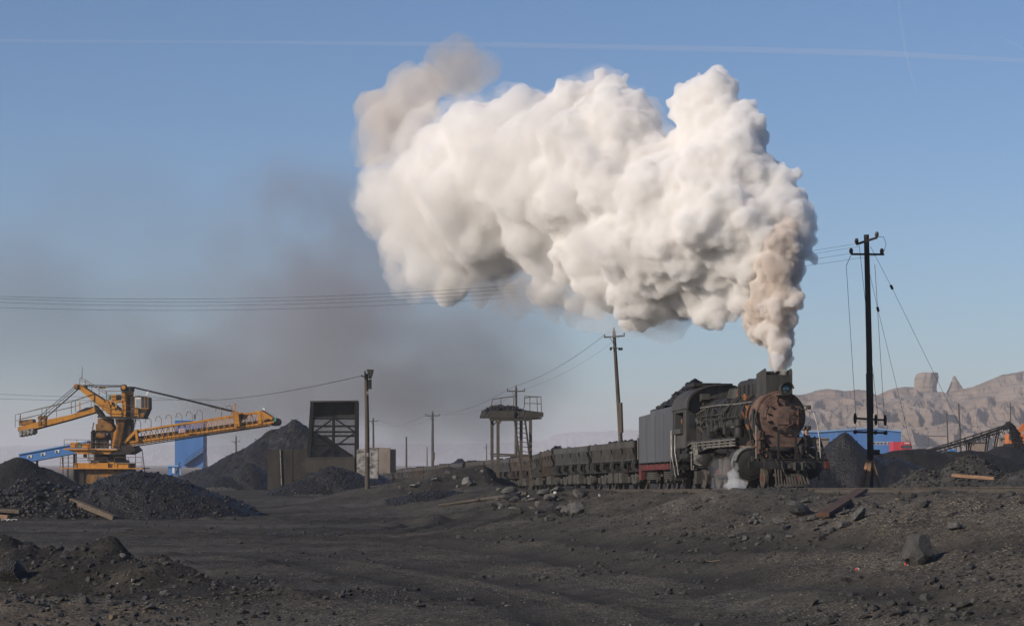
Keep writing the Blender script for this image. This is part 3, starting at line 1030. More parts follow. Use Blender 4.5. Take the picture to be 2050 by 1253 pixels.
# running boards
b = MB()
for sy in (-1, 1):
    b.box(-12.3, -3.3, sy * 1.0, sy * 1.52, 2.0, 2.05).box(-12.3, -3.3, sy * 1.49, sy * 1.52, 1.92, 2.0)
rb = part('running_board', b, 'soot')
b = MB()
for dz, r, x0, x1 in ((1.94, .045, -12.2, -3.3), (1.82, .04, -11.6, -3.3), (1.71, .055, -9.0, -3.3)):
    b.tube([(x0, -1.5, dz - .08), (x0 + .8, -1.53, dz), (x1, -1.53, dz)], r * .75, 8)
for k in range(8):
    b.box(-11.0 + k, -10.95 + k, -1.59, -1.46, 1.66, 2.0)
parts('side_pipe', b, 'silver', rb, smooth=True)
# boiler side plumbing, left of picture
b = MB()


def hug(t0, a0, t1, a1, n=8, off=.06):
    """a pipe along the barrel from (t, angle from the top) to (t, angle), on the picture's left"""
    q = []
    for i in range(n + 1):
        f_ = i / n
        t, a = t0 + (t1 - t0) * f_, a0 + (a1 - a0) * f_
        r = .99 + max(0, min(.1, (t - 6) * .035)) + off
        q.append((-t, -r * math.sin(a), BC + r * math.cos(a)))
    return q


b.tube(hug(12.1, .95, 3.2, .95), .032, 8)
hr = part('handrail', b, 'silver', smooth=True)
b = MB()
for t in (4, 5.5, 7, 8.5, 10, 11.5):
    q = hug(t, .95, t, .95, 1, .0)[0]
    q2 = hug(t, .95, t, .95, 1, .07)[0]
    b.tube([q, q2], .025, 6)
parts('handrail_stanchion', b, 'soot', hr)
b = MB()
b.tube(hug(11.6, 1.35, 7.2, 1.35) + hug(7.1, 1.3, 6.2, .6), .05, 8)
b.tube(hug(10.5, 1.5, 8.6, 1.5) + hug(8.5, 1.5, 8.3, 2.1), .045, 8)
b.tube(hug(9.7, 1.55, 5.0, 1.5) + hug(4.9, 1.5, 4.6, 2.2), .04, 8)
for t in (4.4, 4.8, 5.3, 5.7, 6.4, 6.9):
    b.tube(hug(t - .1, .3, t + R.uniform(-.3, .6), R.uniform(1.4, 2.2)), R.uniform(.022, .04), 6)
for t in (7.6, 8.1, 9.0, 9.3, 10.2, 10.9, 11.3, 11.7):
    b.tube(hug(t, R.uniform(.9, 1.3), t + R.uniform(-.4, .4), R.uniform(1.7, 2.2)), R.uniform(.02, .045), 6)
for t0, a0 in ((5.2, 1.75), (9.9, 1.75), (6.6, 1.8)):
    b.tube(hug(t0, a0, t0 + 2.2, a0 + .05), .025, 6)
parts('boiler_pipe', b, 'soot', smooth=True)
b = MB()
for t, a, s_ in ((11.7, 1.5, .15), (11.2, 1.85, .18), (10.6, 1.6, .12), (9.6, 1.9, .22), (8.9, 1.75, .2), (8.2, 1.9, .24), (7.7, 1.5, .1), (7.0, 1.9, .2), (6.0, 1.75, .22), (5.5, 1.95, .25), (9.0, 1.2, .09), (7.5, .8, .08), (10.3, 1.15, .1)):
    q = V(hug(t, a, t, a, 1, .05)[0])
    if R.random() < .5:
        b.box(q.x - s_, q.x + s_, q.y - .1, q.y + .12, q.z - s_ * 1.2, q.z + s_ * 1.2)
    else:
        b.lathe(q, (R.uniform(-1, 1), -.3, R.uniform(-.2, 1)), [(-s_, s_ * .6), (-s_ * .8, s_ * .8), (s_ * .8, s_ * .8), (s_, s_ * .5), (s_ * 1.5, .03)], 12)
for t, a in ((11.5, 2.0), (10.9, 2.05), (10.2, 2.1)):
    q = V(hug(t, a, t, a, 1, .03)[0])
    b.box(q.x - .25, q.x + .2, q.y - .1, q.y + .1, 2.05, 2.45)
parts('boiler_fitting', b, 'soot', smooth=False, bevel=.012)
b = MB()
for t, a, s_ in ((3.5, 1.2, .075), (3.9, 1.45, .09), (3.5, 1.95, .08)):
    q = V(hug(t, a, t, a, 1, .04)[0])
    b.lathe(q, (R.uniform(-1, 1), -.5, 1), [(-s_ * 1.6, s_ * .5), (-s_, s_ * .8), (s_, s_ * .7), (s_ * 1.8, s_ * .4)], 10)
b.tube(hug(3.3, 1.1, 3.35, 1.6), .05, 8)
parts('rusty_pipe', b, 'orange_rust', smooth=True)
b = MB().lathe((-4.2, -1.15, 2.0), (0, 0, 1), [(-.1, .16), (0, .2), (.35, .2), (.45, .14), (.5, .2), (.75, .2), (.8, .1)], 16)
b.lathe((-9.9, -1.28, 1.2), (1, 0, 0), [(-.5, .12), (-.45, .26), (.45, .26), (.5, .12)], 18)
parts('air_compressor', b, 'soot', smooth=True)
# injector and its pale pipes below the cab
b = MB()
b.tube([(-11.6, -1.5, 1.55), (-10.7, -1.55, 1.55)], .05, 8)
b.tube([(-11.1, -1.56, 1.55), (-11.1, -1.56, .82), (-10.7, -1.56, .82), (-10.7, -1.56, 1.0)], .035, 8)
for k in range(7):
    b.tube([(-11.2, -1.45, 1.6 - .08 * k), (-10.2, -1.52, 1.45 - .07 * k), (-9.6, -1.45, 1.35 - .06 * k)], .024, 6)
b.tube([(-10.9, -1.45, 1.95), (-10.8, -1.5, 1.6), (-10.6, -1.5, 1.2)], .06, 8)
b.tube([(-10.4, -1.45, 1.9), (-10.3, -1.5, 1.4)], .09, 8)
parts('injector_pipe', b, 'silver', smooth=True)
b = MB().box(-10.9, -10.4, -1.5, -1.2, .45, .75).box(-10.85, -10.35, -1.52, -1.25, .2, .45)
part('lubricator_box', b, 'plate', bevel=.01)
# frame and wheels
b = MB()
for sy in (-1, 1):
    b.box(-13.6, -1.2, sy * .55, sy * .62, .55, 1.35)
b.box(-13.6, -11, -.6, .6, .6, 1.0).box(-12.3, -9.2, -1.0, 1.0, .9, 1.5)
parts('main_frame', b, 'dark')


def wheel(name, t, r, mt, spokes=True, width=.13):
    for sy in (-1, 1):
        y0 = sy * .74
        b = MB().lathe((-t, y0 - .065, r), (0, 1, 0), [(0, r - .14), (0, r), (width, r), (width, r - .14), (0.02, r - .14)], 36)
        b.v.extend([])
        w_ = b.build(name, M[mt], loco, smooth=True)
        b = MB()
        for k in range(14):
            a = 2 * PI * k / 14
            b.beam((-t, y0, r), (-t + (r - .12) * math.cos(a), y0, r + (r - .12) * math.sin(a)), .05, .05, up=(0, 1, 0))
        b.lathe((-t, y0 - .1, r), (0, 1, 0), [(0, .1), (.02, .14), (.18, .14), (.2, .1)], 16)
        b.build('spoke', M[mt], w_)
        b = MB().lathe((-t, y0 - .07, r), (0, 1, 0), [(0, r - .045), (0, r + .004), (.135, r + .004), (.135, r - .045)], 36)
        b.build('tyre', M['rail'], w_, smooth=True)


for t in (4.7, 6.25, 7.8, 9.35):
    wheel('driving_wheel', t, .685, 'red')
wheel('pony_wheel', 1.75, .42, 'red')
wheel('trailing_wheel', 12.0, .5, 'soot')
b = MB()
for sy in (-1, 1):
    b.beam((-4.7, sy * .92, .5), (-9.35, sy * .92, .5), .05, .14, up=(0, 0, 1))
    b.beam((-3.6, sy * 1.02, .98), (-6.25, sy * 1.0, .55), .05, .12)
    b.beam((-3.55, sy * 1.1, 1.15), (-5.0, sy * 1.1, 1.15), .1, .07).beam((-3.55, sy * 1.1, .8), (-5.0, sy * 1.1, .8), .1, .07)
    b.beam((-6.6, sy * 1.05, 1.6), (-6.3, sy * 1.05, .8), .06, .1).beam((-6.6, sy * 1.05, 1.45), (-3.6, sy * 1.05, 1.5), .05, .08)
parts('connecting_rod', b, 'soot')
# cab
arch = [(-1.52, 3.46)] + [(-1.52 * math.cos(a), 3.46 + 1.06 * math.sin(a) ** .8) for a in [PI * k / 16 for k in range(1, 16)]] + [(1.52, 3.46)]
ring = [(q[0], q[1]) for q in arch]
inner = [(q[0] * .975, q[1] - .045) for q in arch]
b = MB()
n = len(arch)
vs_ = [(-12.12, q[0] * 1.03, q[1] + .02) for q in arch] + [(-15.2, q[0] * 1.03, q[1] - .02) for q in arch] + [(-12.12, q[0], q[1]) for q in inner] + [(-15.2, q[0], q[1] - .02) for q in inner]
fs_ = []
for i in range(n - 1):
    fs_ += [(i, i + 1, n + i + 1, n + i), (2 * n + i, 3 * n + i, 3 * n + i + 1, 2 * n + i + 1), (i, 2 * n + i, 2 * n + i + 1, i + 1), (n + i, n + i + 1, 3 * n + i + 1, 3 * n + i)]
b.add(vs_, fs_)
cab = part('cab', b, 'cab', smooth=True)
for sy in (-1, 1):
    b = MB()
    y0, y1 = sy * 1.52, sy * 1.48
    b.prism([(-14.95, 1.78), (-12.35, 1.78), (-12.35, 2.45), (-14.95, 2.45)], 'y', y0, y1)
    b.prism([(-12.95, 2.45), (-12.35, 2.45), (-12.35, 3.46), (-12.95, 3.46)], 'y', y0, y1)
    b.prism([(-14.95, 2.45), (-14.6, 2.45), (-14.6, 3.46), (-14.95, 3.46)], 'y', y0, y1)
    b.prism([(-14.6, 3.34), (-12.95, 3.34), (-12.95, 3.46), (-14.6, 3.46)], 'y', y0, y1)
    part('cab_side', b, 'cab', cab)
# front wall round the boiler
b = MB()
for sy in (-1, 1):
    b.prism([(sy * .98, 2.0), (sy * 1.5, 2.0), (sy * 1.5, 3.46), (sy * .98, 3.46)], 'x', -12.38, -12.34)
b.prism(ring, 'x', -12.4, -12.36)
part('cab_front', b, 'cab', cab)
b = MB()
for sy in (-1, 1):
    b.prism([(sy * 1.14, 2.62), (sy * 1.40, 2.62), (sy * 1.40, 3.22), (sy * 1.14, 3.22)], 'x', -12.335, -12.32)
parts('front_window', b, 'window', cab)
b = MB().box(-14.3, -13.0, -1.05, .2, 4.46, 4.62).box(-13.2, -12.5, -.2, .6, 4.5, 4.58)
part('roof_hatch', b, 'soot', cab, bevel=.03)
b = MB().box(-14.5, -12.98, -1.66, -1.52, 2.40, 2.62)
part('arm_rest', b, 'cab', cab, bevel=.01)
b = MB().box(-14.9, -12.5, -1.4, 1.4, 1.78, 1.84).box(-12.7, -12.5, -1.0, 1.0, 1.9, 3.6)
part('backhead', b, 'dark', cab)
b = MB().lathe((-13.4, -1.47, 2.95), (0, 0, 1), [(-.12, .03), (-.05, .04), (.05, .06), (.1, .03)], 8)
part('gauge', b, 'orange_rust', cab)
b = MB()
b.tube([(-14.95, -1.62, 2.6), (-14.95, -1.62, 1.5), (-14.4, -1.62, .9), (-14.1, -1.62, .5)], .022, 6)
b.tube([(-14.3, -1.6, 2.4), (-14.3, -1.6, 1.6), (-13.8, -1.6, .95), (-13.6, -1.6, .6)], .022, 6)
parts('cab_handrail', b, 'bright', cab, smooth=True)
b = MB()
b.tube([(-12.2, -.75, 3.55), (-12.1, -.8, 3.8)], [.07, .06], 8).prism([(-12.2, 3.75), (-11.75, 3.85), (-11.8, 4.1), (-12.2, 4.1)], 'y', -.95, -.6)
b.beam((-11.9, -1.15, 3.2), (-10.6, -.62, 3.68), .09, .06)
part('whistle_cover', b, 'cab')
b = MB()
for t, r in ((13.0, .12), (14.2, .1)):
    b.lathe((-t, -1.35, 1.4), (1, 0, 0), [(-.4, r * .6), (-.35, r * 1.5), (.35, r * 1.5), (.4, r * .6)], 14)
b.beam((-12.4, -1.45, 1.75), (-14.4, -1.45, 1.2), .05, .2).box(-14.6, -14.1, -1.6, -1.1, .42, .47).box(-14.6, -14.1, -1.6, -1.1, .85, .89)
b.beam((-14.35, -1.55, 1.7), (-14.35, -1.55, .42), .05, .05)
parts('cab_step', b, 'soot')

# ------------------------------------------------------------------ tender
TM = TF.copy()
tender = thing('tender', 'grey steel tender with red underframe beam coupled behind the locomotive cab', 'tender', M=TM)


def tp(name, b, m, par=None, **k):
    return b.build(name, M[m], par or tender, **k)


prof = [(-1.5, 1.22), (1.5, 1.22), (1.5, 3.4), (1.42, 3.5), (-1.42, 3.5), (-1.5, 3.4)]
b = MB()
b.prism([(-22.9, 1.22), (-15.15, 1.22), (-15.15, 3.68), (-20.0, 3.62), (-20.25, 3.5), (-22.9, 3.44)], 'y', -1.52, -1.48)
b.prism([(-22.9, 1.22), (-15.15, 1.22), (-15.15, 3.68), (-20.0, 3.62), (-20.25, 3.5), (-22.9, 3.44)], 'y', 1.52, 1.48)
b.prism([(-1.48, 1.22), (1.48, 1.22), (1.48, 3.44), (-1.48, 3.44)], 'x', -22.9, -22.86)
b.prism([(-1.48, 1.22), (1.48, 1.22), (1.48, 3.66), (-1.48, 3.66)], 'x', -15.2, -15.16)
b.box(-22.86, -20.0, -1.48, 1.48, 3.38, 3.42).box(-22.86, -15.2, -1.48, 1.48, 1.22, 1.27).prism([(-20.0, 3.4), (-20.0, 3.44), (-15.2, 2.5), (-15.2, 2.46)], 'y', -1.48, 1.48)
tp('tank', b, 'tender', bevel=.02)
for xx in (-17.1, -19.05, -21.0):
    b = MB().box(xx - .05, xx + .05, -1.532, -1.521, 1.25, 3.4)
    for k in range(22):
        b.lathe((xx - .03, -1.53, 1.3 + k * .095), (0, -1, 0), [(0, .014), (.012, .01)], 5)
    tp('seam_strip', b, 'tender')
b = MB()
b.lathe((-21.2, -1.0, 3.4), (0, 0, 1), [(0, .3), (.28, .3), (.34, .2), (.36, .05)], 18).beam((-21.9, -1.25, 3.42), (-21.3, -1.05, 3.75), .05)
tp('filler_hatch', b, 'soot', smooth=True)
b = MB()
b.tube([(-15.15, -1.6, 2.6), (-15.15, -1.6, 1.5), (-15.3, -1.6, .9)], .022, 6)
b.tube([(-22.8, -1.58, 2.6), (-22.8, -1.58, 1.4)], .02, 6)
loose(b, 'handrail', M['bright'], tender, smooth=True)
for sy in (-1, 1):
    b = MB().box(-22.4, -16.2, sy * 1.40, sy * 1.5, .88, 1.14).box(-22.95, -22.4, sy * 1.30, sy * 1.5, .45, 1.16)
    tp('sole_bar', b, 'red')
b = MB().box(-22.9, -15.3, -1.2, 1.2, .95, 1.2)
for k in range(6):
    b.lathe((-22 + k * 1.3, -1.42, 1.17), (0, -1, 0), [(0, .06), (.12, .06)], 8)
b.box(-23.3, -22.9, -.15, .15, .75, 1.0)
tp('underframe', b, 'dark')
for tc_ in (17.0, 20.9):
    bg_ = MB()
    for sy in (-1, 1):
        bg_.box(-tc_ - 1.5, -tc_ + 1.5, sy * 1.0, sy * 1.1, .58, .82)
        bg_.box(-tc_ - .4, -tc_ + .4, sy * 1.1, sy * 1.25, .62, .92)
    bg_.box(-tc_ - .25, -tc_ + .25, -1.1, 1.1, .5, .85)
    bo = tp('bogie', bg_, 'wagon')
    for sy in (-1, 1):
        for dx in (-.9, -.3, .3, .9):
            b = MB().lathe((-tc_ + dx, sy * 1.18, .42), (0, 0, 1), [(.09 * k + q, r) for k in range(5) for q, r in ((0, .15), (.03, .19), (.06, .15))], 14)
            b.build('spring', M['wagon'], bo, smooth=True)
        for dx in (-.9, .9):
            b = MB().lathe((-tc_ + dx, sy * 1.1, .46), (0, sy, 0), [(0, .2), (.14, .2), (.18, .1)], 14)
            b.build('axle_box', M['wagon'], bo, smooth=True)
    for dx in (-.9, .9):
        for sy in (-1, 1):
            b = MB().lathe((-tc_ + dx, sy * .72 - .06, .46), (0, 1, 0), [(0, .1), (.02, .38), (0, .46), (.13, .46), (.13, .4), (.09, .38), (.09, .1)], 30)
            b.build('wheel', M['rail'], bo, smooth=True)
b = MB().tube([(-15.3, -1.35, 1.0), (-14.9, -1.3, .7), (-14.6, -1.25, .9)], .07, 8).tube([(-15.2, -1.1, .9), (-14.8, -1.0, .6), (-14.4, -1.0, .9)], .06, 8)
b.box(-16.0, -15.3, -1.45, -1.1, .6, 1.1).box(-15.9, -15.4, -1.5, -1.05, .35, .6)
tp('feed_hose', b, 'soot', smooth=True)

# ------------------------------------------------------------------ the man on the front step
b = MB().box(-2.14, -1.82, .72, 1.45, .68, .72)
part('foot_plate', b, 'soot')


def skinned(name, verts, edges, radii, mt, parent, sub=2, root=0):
    me = bpy.data.meshes.new(name)
    me.from_pydata(verts, edges, [])
    o = bpy.data.objects.new(name, me)
    COL.objects.link(o)
    o.parent = parent
    sk = o.modifiers.new('skin', 'SKIN')
    sk.use_smooth_shade = True
    for v_, r_ in zip(me.skin_vertices[0].data, radii):
        v_.radius = (r_, r_)
    me.skin_vertices[0].data[root].use_root = True
    o.modifiers.new('sub', 'SUBSURF').levels = sub
    o.modifiers['sub'].render_levels = sub
    me.materials.append(M[mt])
    return o


PM = TF @ Matrix.Translation((-1.98, 1.06, .72)) @ Matrix.Rotation(rad(-80), 4, 'Z') @ Matrix.Diagonal((.93, .93, .93, 1))
man = thing('person', 'man in dark jacket and blue jeans standing on the locomotive front step', 'person', M=PM)
# local: x ahead (towards the smokebox), y to his left, z up
Vb = [(0, 0, .92), (0, 0, 1.12), (.01, 0, 1.34), (.02, 0, 1.47), (.04, 0, 1.55), (.05, 0, 1.66), (.03, 0, 1.74),
      (0, .09, .86), (.03, .10, .48), (0, .10, .09), (.12, .11, .04), (0, -.09, .86), (.02, -.10, .48), (-.02, -.10, .09), (.10, -.11, .04),
      (0, .18, 1.40), (.16, .24, 1.28), (.26, .20, 1.52), (0, -.18, 1.40), (.02, -.24, 1.12), (.12, -.20, .92)]
Eb = [(0, 1), (1, 2), (2, 3), (3, 4), (4, 5), (5, 6), (0, 7), (7, 8), (8, 9), (9, 10), (0, 11), (11, 12), (12, 13), (13, 14), (2, 15), (15, 16), (16, 17), (2, 18), (18, 19), (19, 20)]
Rb = [.14, .13, .14, .06, .085, .10, .085, .085, .06, .045, .04, .085, .06, .045, .04, .06, .045, .034, .06, .045, .034]
body = skinned('body', Vb, Eb, Rb, 'skin', man)
skinned('jacket', [Vb[i] for i in (0, 1, 2, 3, 15, 16, 17, 18, 19, 20)], [(0, 1), (1, 2), (2, 3), (2, 4), (4, 5), (5, 6), (2, 7), (7, 8), (8, 9)], [.165, .16, .165, .075, .085, .066, .052, .085, .066, .052], 'jacket', man)
skinned('jeans', [(0, 0, .95)] + [Vb[i] for i in (7, 8, 9, 11, 12, 13)], [(0, 1), (1, 2), (2, 3), (0, 4), (4, 5), (5, 6)], [.15, .105, .078, .066, .105, .078, .066], 'jeans', man)
for i, j in ((9, 10), (13, 14)):
    skinned('shoe', [Vb[i], Vb[j]], [(0, 1)], [.06, .05], 'jacket', man)
b = MB().lathe((.03, 0, 1.70), (-.1, 0, 1), [(-.03, .108), (.03, .112), (.08, .095), (.12, .05), (.125, .01)], 16)
b.build('cap', M['jacket'], man, smooth=True)
b = MB()
for sy in (-1, 1):
    b.lathe((.135, sy * .035, 1.655), (1, 0, 0), [(-.01, .012), (.008, .008)], 8)
b.build('eye', M['jacket'], body)
b = MB().add([(.14, 0, 1.66), (.135, .02, 1.60), (.135, -.02, 1.60), (.175, 0, 1.605)], [(0, 1, 3), (0, 3, 2), (1, 2, 3), (0, 2, 1)])
b.build('nose', M['skin'], body)
for hand, (hx, hy, hz), up_ in (('glove', Vb[17], 1), ('hand', Vb[20], -1)):
    b = MB()
    c = V((hx, hy, hz))
    d = V((.35, 0, up_)).normalized()
    b.tube([c, c + d * .05, c + d * .10], [.03, .042, .038], 8)
    for k in range(4):
        f0 = c + d * .09 + V((0, (k - 1.5) * .02, 0))
        ln = (.062, .074, .07, .052)[k]
        b.tube([f0, f0 + d * ln * .6, f0 + d * ln * .85 + V((.03, 0, 0)), f0 + d * ln * .8 + V((.05, 0, 0))], [.0095, .009, .008, .007], 6)
    t0 = c + d * .035 + V((.01, -.035, 0))
    b.tube([t0, t0 + d * .03 + V((.02, -.02, 0)), t0 + d * .05 + V((.045, -.015, 0))], [.012, .010, .008], 6)
    b.build(hand, M['glove'], man, smooth=True)
# ------------------------------------------------------------------ track
trk = thing('railway_track', 'dusty steel railway track running under the train and on to the right', 'railway track', loc=(FX, FY, FZ))
inv = Matrix.Translation(V((-FX, -FY, -FZ)))
for sy in (-1, 1):
    pts = []
    for s_ in np.concatenate([np.arange(-62, 60, 3.0), np.arange(60, 330, 5.0)]):
        m_ = track_frame(float(s_))
        pts.append((m_, .7525 * sy))
    b = MB()
    sec = [(-.065, -.17), (.065, -.17), (.065, -.15), (.012, -.13), (.012, -.045), (.036, -.035), (.036, 0), (-.036, 0), (-.036, -.035), (-.012, -.045), (-.012, -.13), (-.065, -.15)]
    vs_ = [inv @ (m_ @ V((0, y0 + q[0], q[1]))) for m_, y0 in pts for q in sec]
    n = len(sec)
    fs_ = [(i * n + k, i * n + (k + 1) % n, (i + 1) * n + (k + 1) % n, (i + 1) * n + k) for i in range(len(pts) - 1) for k in range(n)]
    b.add(vs_, fs_).build('rail', M['rail'], trk)
slp = None
for k in range(86):
    m_ = track_frame(-44 + k * .62 + R.uniform(-.05, .05))
    if slp is None:
        slp = MB().box(-.11, .11, -1.25, 1.25, -.38, -.165).build('sleeper', M['wood'], trk, bevel=.01)
        o = slp
    else:
        o = slp.copy()
        COL.objects.link(o)
        o.parent = trk
    o.matrix_local = inv @ m_ @ Matrix.Rotation(R.uniform(-.04, .04), 4, 'Z') @ Matrix.Translation((0, R.uniform(-.08, .08), R.uniform(-.02, .01)))

# ------------------------------------------------------------------ dump wagons
def make_wagon():
    w_ = thing('dump_wagon', 'w', 'railway wagon', group='side dump wagons behind the locomotive')
    L2 = 5.8
    b = MB()
    b.box(-L2, L2, -1.1, 1.1, 1.25, 1.31)
    for sy in (-1, 1):
        b.prism([(sy * 1.36, 1.3), (sy * 1.42, 1.3), (sy * 1.5, 2.05), (sy * 1.44, 2.05)], 'x', -L2, L2)
        b.prism([(sy * 1.1, 1.25), (sy * 1.42, 1.3), (sy * 1.42, 1.36), (sy * 1.1, 1.31)], 'x', -L2, L2)
        b.box(-L2, L2, sy * 1.36, sy * 1.49, 1.36, 1.43)
    for sx in (-1, 1):
        b.prism([(-1.42, 1.3), (1.42, 1.3), (1.5, 2.3), (-1.5, 2.3)], 'x', sx * L2, sx * (L2 - .06))
    tub = b.build('tub', M['dark'], w_)  # black wall behind the ribs paints the shadow in their gaps
    for sy in (-1, 1):
        b = MB().prism([(sy * 1.42, 2.02), (sy * 1.56, 2.02), (sy * 1.58, 2.32), (sy * 1.46, 2.32)], 'x', -L2, L2)
        b.build('rim', M['wagon'], tub)
        for i in range(4):
            b = MB()
            xa = -L2 + .4 + i * 2.8
            b.box(xa, xa + 2.6, sy * 1.43, sy * 1.50, 1.40, 1.46).box(xa, xa + 2.6, sy * 1.45, sy * 1.53, 1.96, 2.02)
            for k in range(8):
                x = xa + .1 + k * .335
                w2 = .05 if i > 1 else .085
                b.prism([(sy * 1.40, 1.42), (sy * 1.51, 1.42), (sy * 1.55, 2.0), (sy * 1.42, 2.0)], 'x', x - w2, x + w2)
            if i < 2:
                b.prism([(sy * 1.41, 1.42), (sy * 1.44, 1.42), (sy * 1.49, 2.0), (sy * 1.46, 2.0)], 'x', xa, xa + 2.6)
            b.build('ribbed_panel', M['wagon'], tub)
    sh = [(1.53, 2.02), (1.66, 2.02), (1.60, 1.78), (1.50, 1.6), (1.52, 1.42), (1.60, 1.25), (1.62, 1.08), (1.54, .92), (1.40, .84), (1.26, .84), (1.26, .96), (1.38, .98), (1.46, 1.08), (1.44, 1.22), (1.38, 1.36), (1.38, 1.66), (1.44, 1.85)]
    for sy in (-1, 1):
        for i in range(5):
            x = -L2 + .3 + i * (2 * L2 - .6) / 4
            b = MB().prism([(sy * q[0], q[1]) for q in sh], 'x', x - .05, x + .05)
            b.prism([(sy * 1.6, 2.0), (sy * 1.66, 2.02), (sy * 1.60, 1.78), (sy * 1.5, 1.6), (sy * 1.46, 1.6), (sy * 1.55, 1.78)], 'x', x - .16, x + .16)
            b.build('arm', M['wagon'], w_)
    b = MB().box(-L2 - .2, L2 + .2, -.35, .35, .82, 1.25).box(-L2, L2, -1.25, 1.25, .84, .92)
    for x in (-L2, -2.9, 0, 2.9, L2):
        b.box(x - .12, x + .12, -1.3, 1.3, .8, 1.25)
    b.build('underframe', M['dark'], w_)
    for sy in (-1, 1):
        for x, ww in ((-1.2, .45), (.35, .34), (1.5, .3)):
            b = MB().box(x - ww, x + ww, sy * .95, sy * 1.4, .28, .82)
            b.build('air_cylinder', M['wagon'], w_, bevel=.06)
    for sx in (-1, 1):
        b = MB().box(sx * (L2 + .2), sx * (L2 + .45), -.14, .14, .75, 1.0)
        b.build('coupler', M['dark'], w_)
        xc = sx * 4.0
        b = MB()
        for sy in (-1, 1):
            b.prism([(xc - 1.25, .5), (xc - .9, .72), (xc - .35, .72), (xc - .2, .40), (xc + .2, .40), (xc + .35, .72), (xc + .9, .72), (xc + 1.25, .5), (xc + 1.2, .38), (xc + .3, .26), (xc - .3, .26), (xc - 1.2, .38)], 'y', sy * .95, sy * 1.15)
        b.box(xc - .2, xc + .2, -1.1, 1.1, .5, .8)
        bo = b.build('bogie', M['wagon'], w_)
        for dx in (-.88, .88):
            for sy in (-1, 1):
                b = MB().lathe((xc + dx, sy * .72 - .06, .42), (0, 1, 0), [(0, .1), (.02, .35), (0, .42), (.13, .42), (.13, .38), (.09, .35), (.09, .1)], 26)
                b.build('wheel', M['rail'], bo, smooth=True)
                b = MB().box(xc + dx - .16, xc + dx + .16, sy * 1.0, sy * 1.28, .3, .62)
                b.build('axle_box', M['wagon'], bo, bevel=.03)
    return w_


def coal_mound(nx, ny, lx, ly, h, seed, base=0, lumps=60, rmax=.13, mat='coal', skew=0.0, peak=1.0):
    """a heaped load: bumpy surface with broken lumps lying in it"""
    rn = random.Random(seed)
    b = MB()
    xs = np.linspace(-lx, lx, nx)
    ys_ = np.linspace(-ly, ly, ny)
    gx, gy = np.meshgrid(xs, ys_)
    e = np.clip(1 - np.maximum(np.abs(gx - skew * (1 - np.abs(gx) / lx)) / lx, np.abs(gy) / ly) ** 1, 0, 1)
    z = h * (e ** peak) * (1 + .35 * fbm(gx, gy, .5, 3, seed)) + .07 * fbm(gx, gy, 1.6, 4, seed + 2) * np.minimum(1, e * 5) + base
    z = np.where(e <= 0, base - .25, z)
    idx = np.arange(nx * ny).reshape(ny, nx)
    b.add(np.stack([gx.ravel(), gy.ravel(), z.ravel()], 1).tolist(), np.stack([idx[:-1, :-1].ravel(), idx[:-1, 1:].ravel(), idx[1:, 1:].ravel(), idx[1:, :-1].ravel()], 1).tolist())
    for k in range(lumps):
        i, j = rn.randrange(2, ny - 2), rn.randrange(2, nx - 2)
        r = rn.uniform(.35, 1) ** 2 * rmax
        b.lump((gx[i, j] + rn.uniform(-.1, .1), gy[i, j] + rn.uniform(-.1, .1), z[i, j] + r * .2), r, rn)
    return b


wag = make_wagon()
loads = [coal_mound(30, 12, 5.6, 1.4, h_, 40 + i, 0, 160, .16).build('coal_load', M['coal'], fix=False) for i, h_ in enumerate((.55, .28, .75))]
lab_w = ['dusty side dump wagon coupled right behind the grey tender', 'second dump wagon behind the tender, just right of the ladder platform', 'dump wagon half hidden by the right leg of the ladder platform',
         'dump wagon seen behind the ladder of the loading platform', 'dump wagon seen between the legs of the loading platform', 'dump wagon just left of the loading platform, above the spoil mound']
lab_c = ['coal heaped in the wagon right behind the tender, at the foot of the leaning pole', 'low dark coal load in the second wagon behind the tender', 'tall black coal load in the wagon beside the right leg of the ladder platform',
         'coal load in the wagon behind the platform ladder', 'coal load in the wagon behind the platform legs', 'coal load in the wagon just left of the loading platform']
far_w, far_c = 'small far dump wagon of the string trailing away left of the loading platform', 'coal load in a far wagon of the string left of the loading platform'
order = [0, 1, 0, 2, 1, 0, 1, 0, 2, 0, 1, 0, 0, 1]
s0 = 23.75 + 6.05
for i in range(14):
    a, _ = track(s0 + i * 12.3 + 5)
    c, _ = track(s0 + i * 12.3 - 5)
    f = (c - a).normalized()
    l = V((0, 0, 1)).cross(f).normalized()
    m_ = Matrix((f, l, f.cross(l))).transposed().to_4x4()
    m_.translation = (a + c) / 2
    lb = lab_w[i] if i < 6 else (far_w if i < 13 else 'last and farthest dump wagon of the train, beside the pale wall')
    wm_ = [None, M['wagongrey'], M['wagonrust'], None, M['wagonrust'], M['wagongrey']][i % 6]
    if i == 0:
        o = wag
        o.matrix_world = m_
        o['label'] = lb
    else:
        o = dup(wag, lb, M=m_)
        for ch in o.children_recursive if wm_ else ():
            if ch.material_slots and ch.material_slots[0].material == M['wagon'] and ch.name.split('.')[0] in ('rim', 'ribbed_panel', 'arm'):
                ch.material_slots[0].link = 'OBJECT'
                ch.material_slots[0].material = wm_
    q = loads[order[i] if i < len(order) else 0]
    if q.get('label'):
        q = q.copy()
        COL.objects.link(q)
    q.matrix_world = m_ @ Matrix.Translation((0, 0, 2.12)) @ Matrix.Rotation(PI * (i % 2), 4, 'Z')
    tag(q, lab_c[i] if i < 6 else (far_c if i < 13 else 'coal load in the farthest wagon of the train'), 'coal load', 'coal loads in the wagons')
    q.name = 'coal_load'

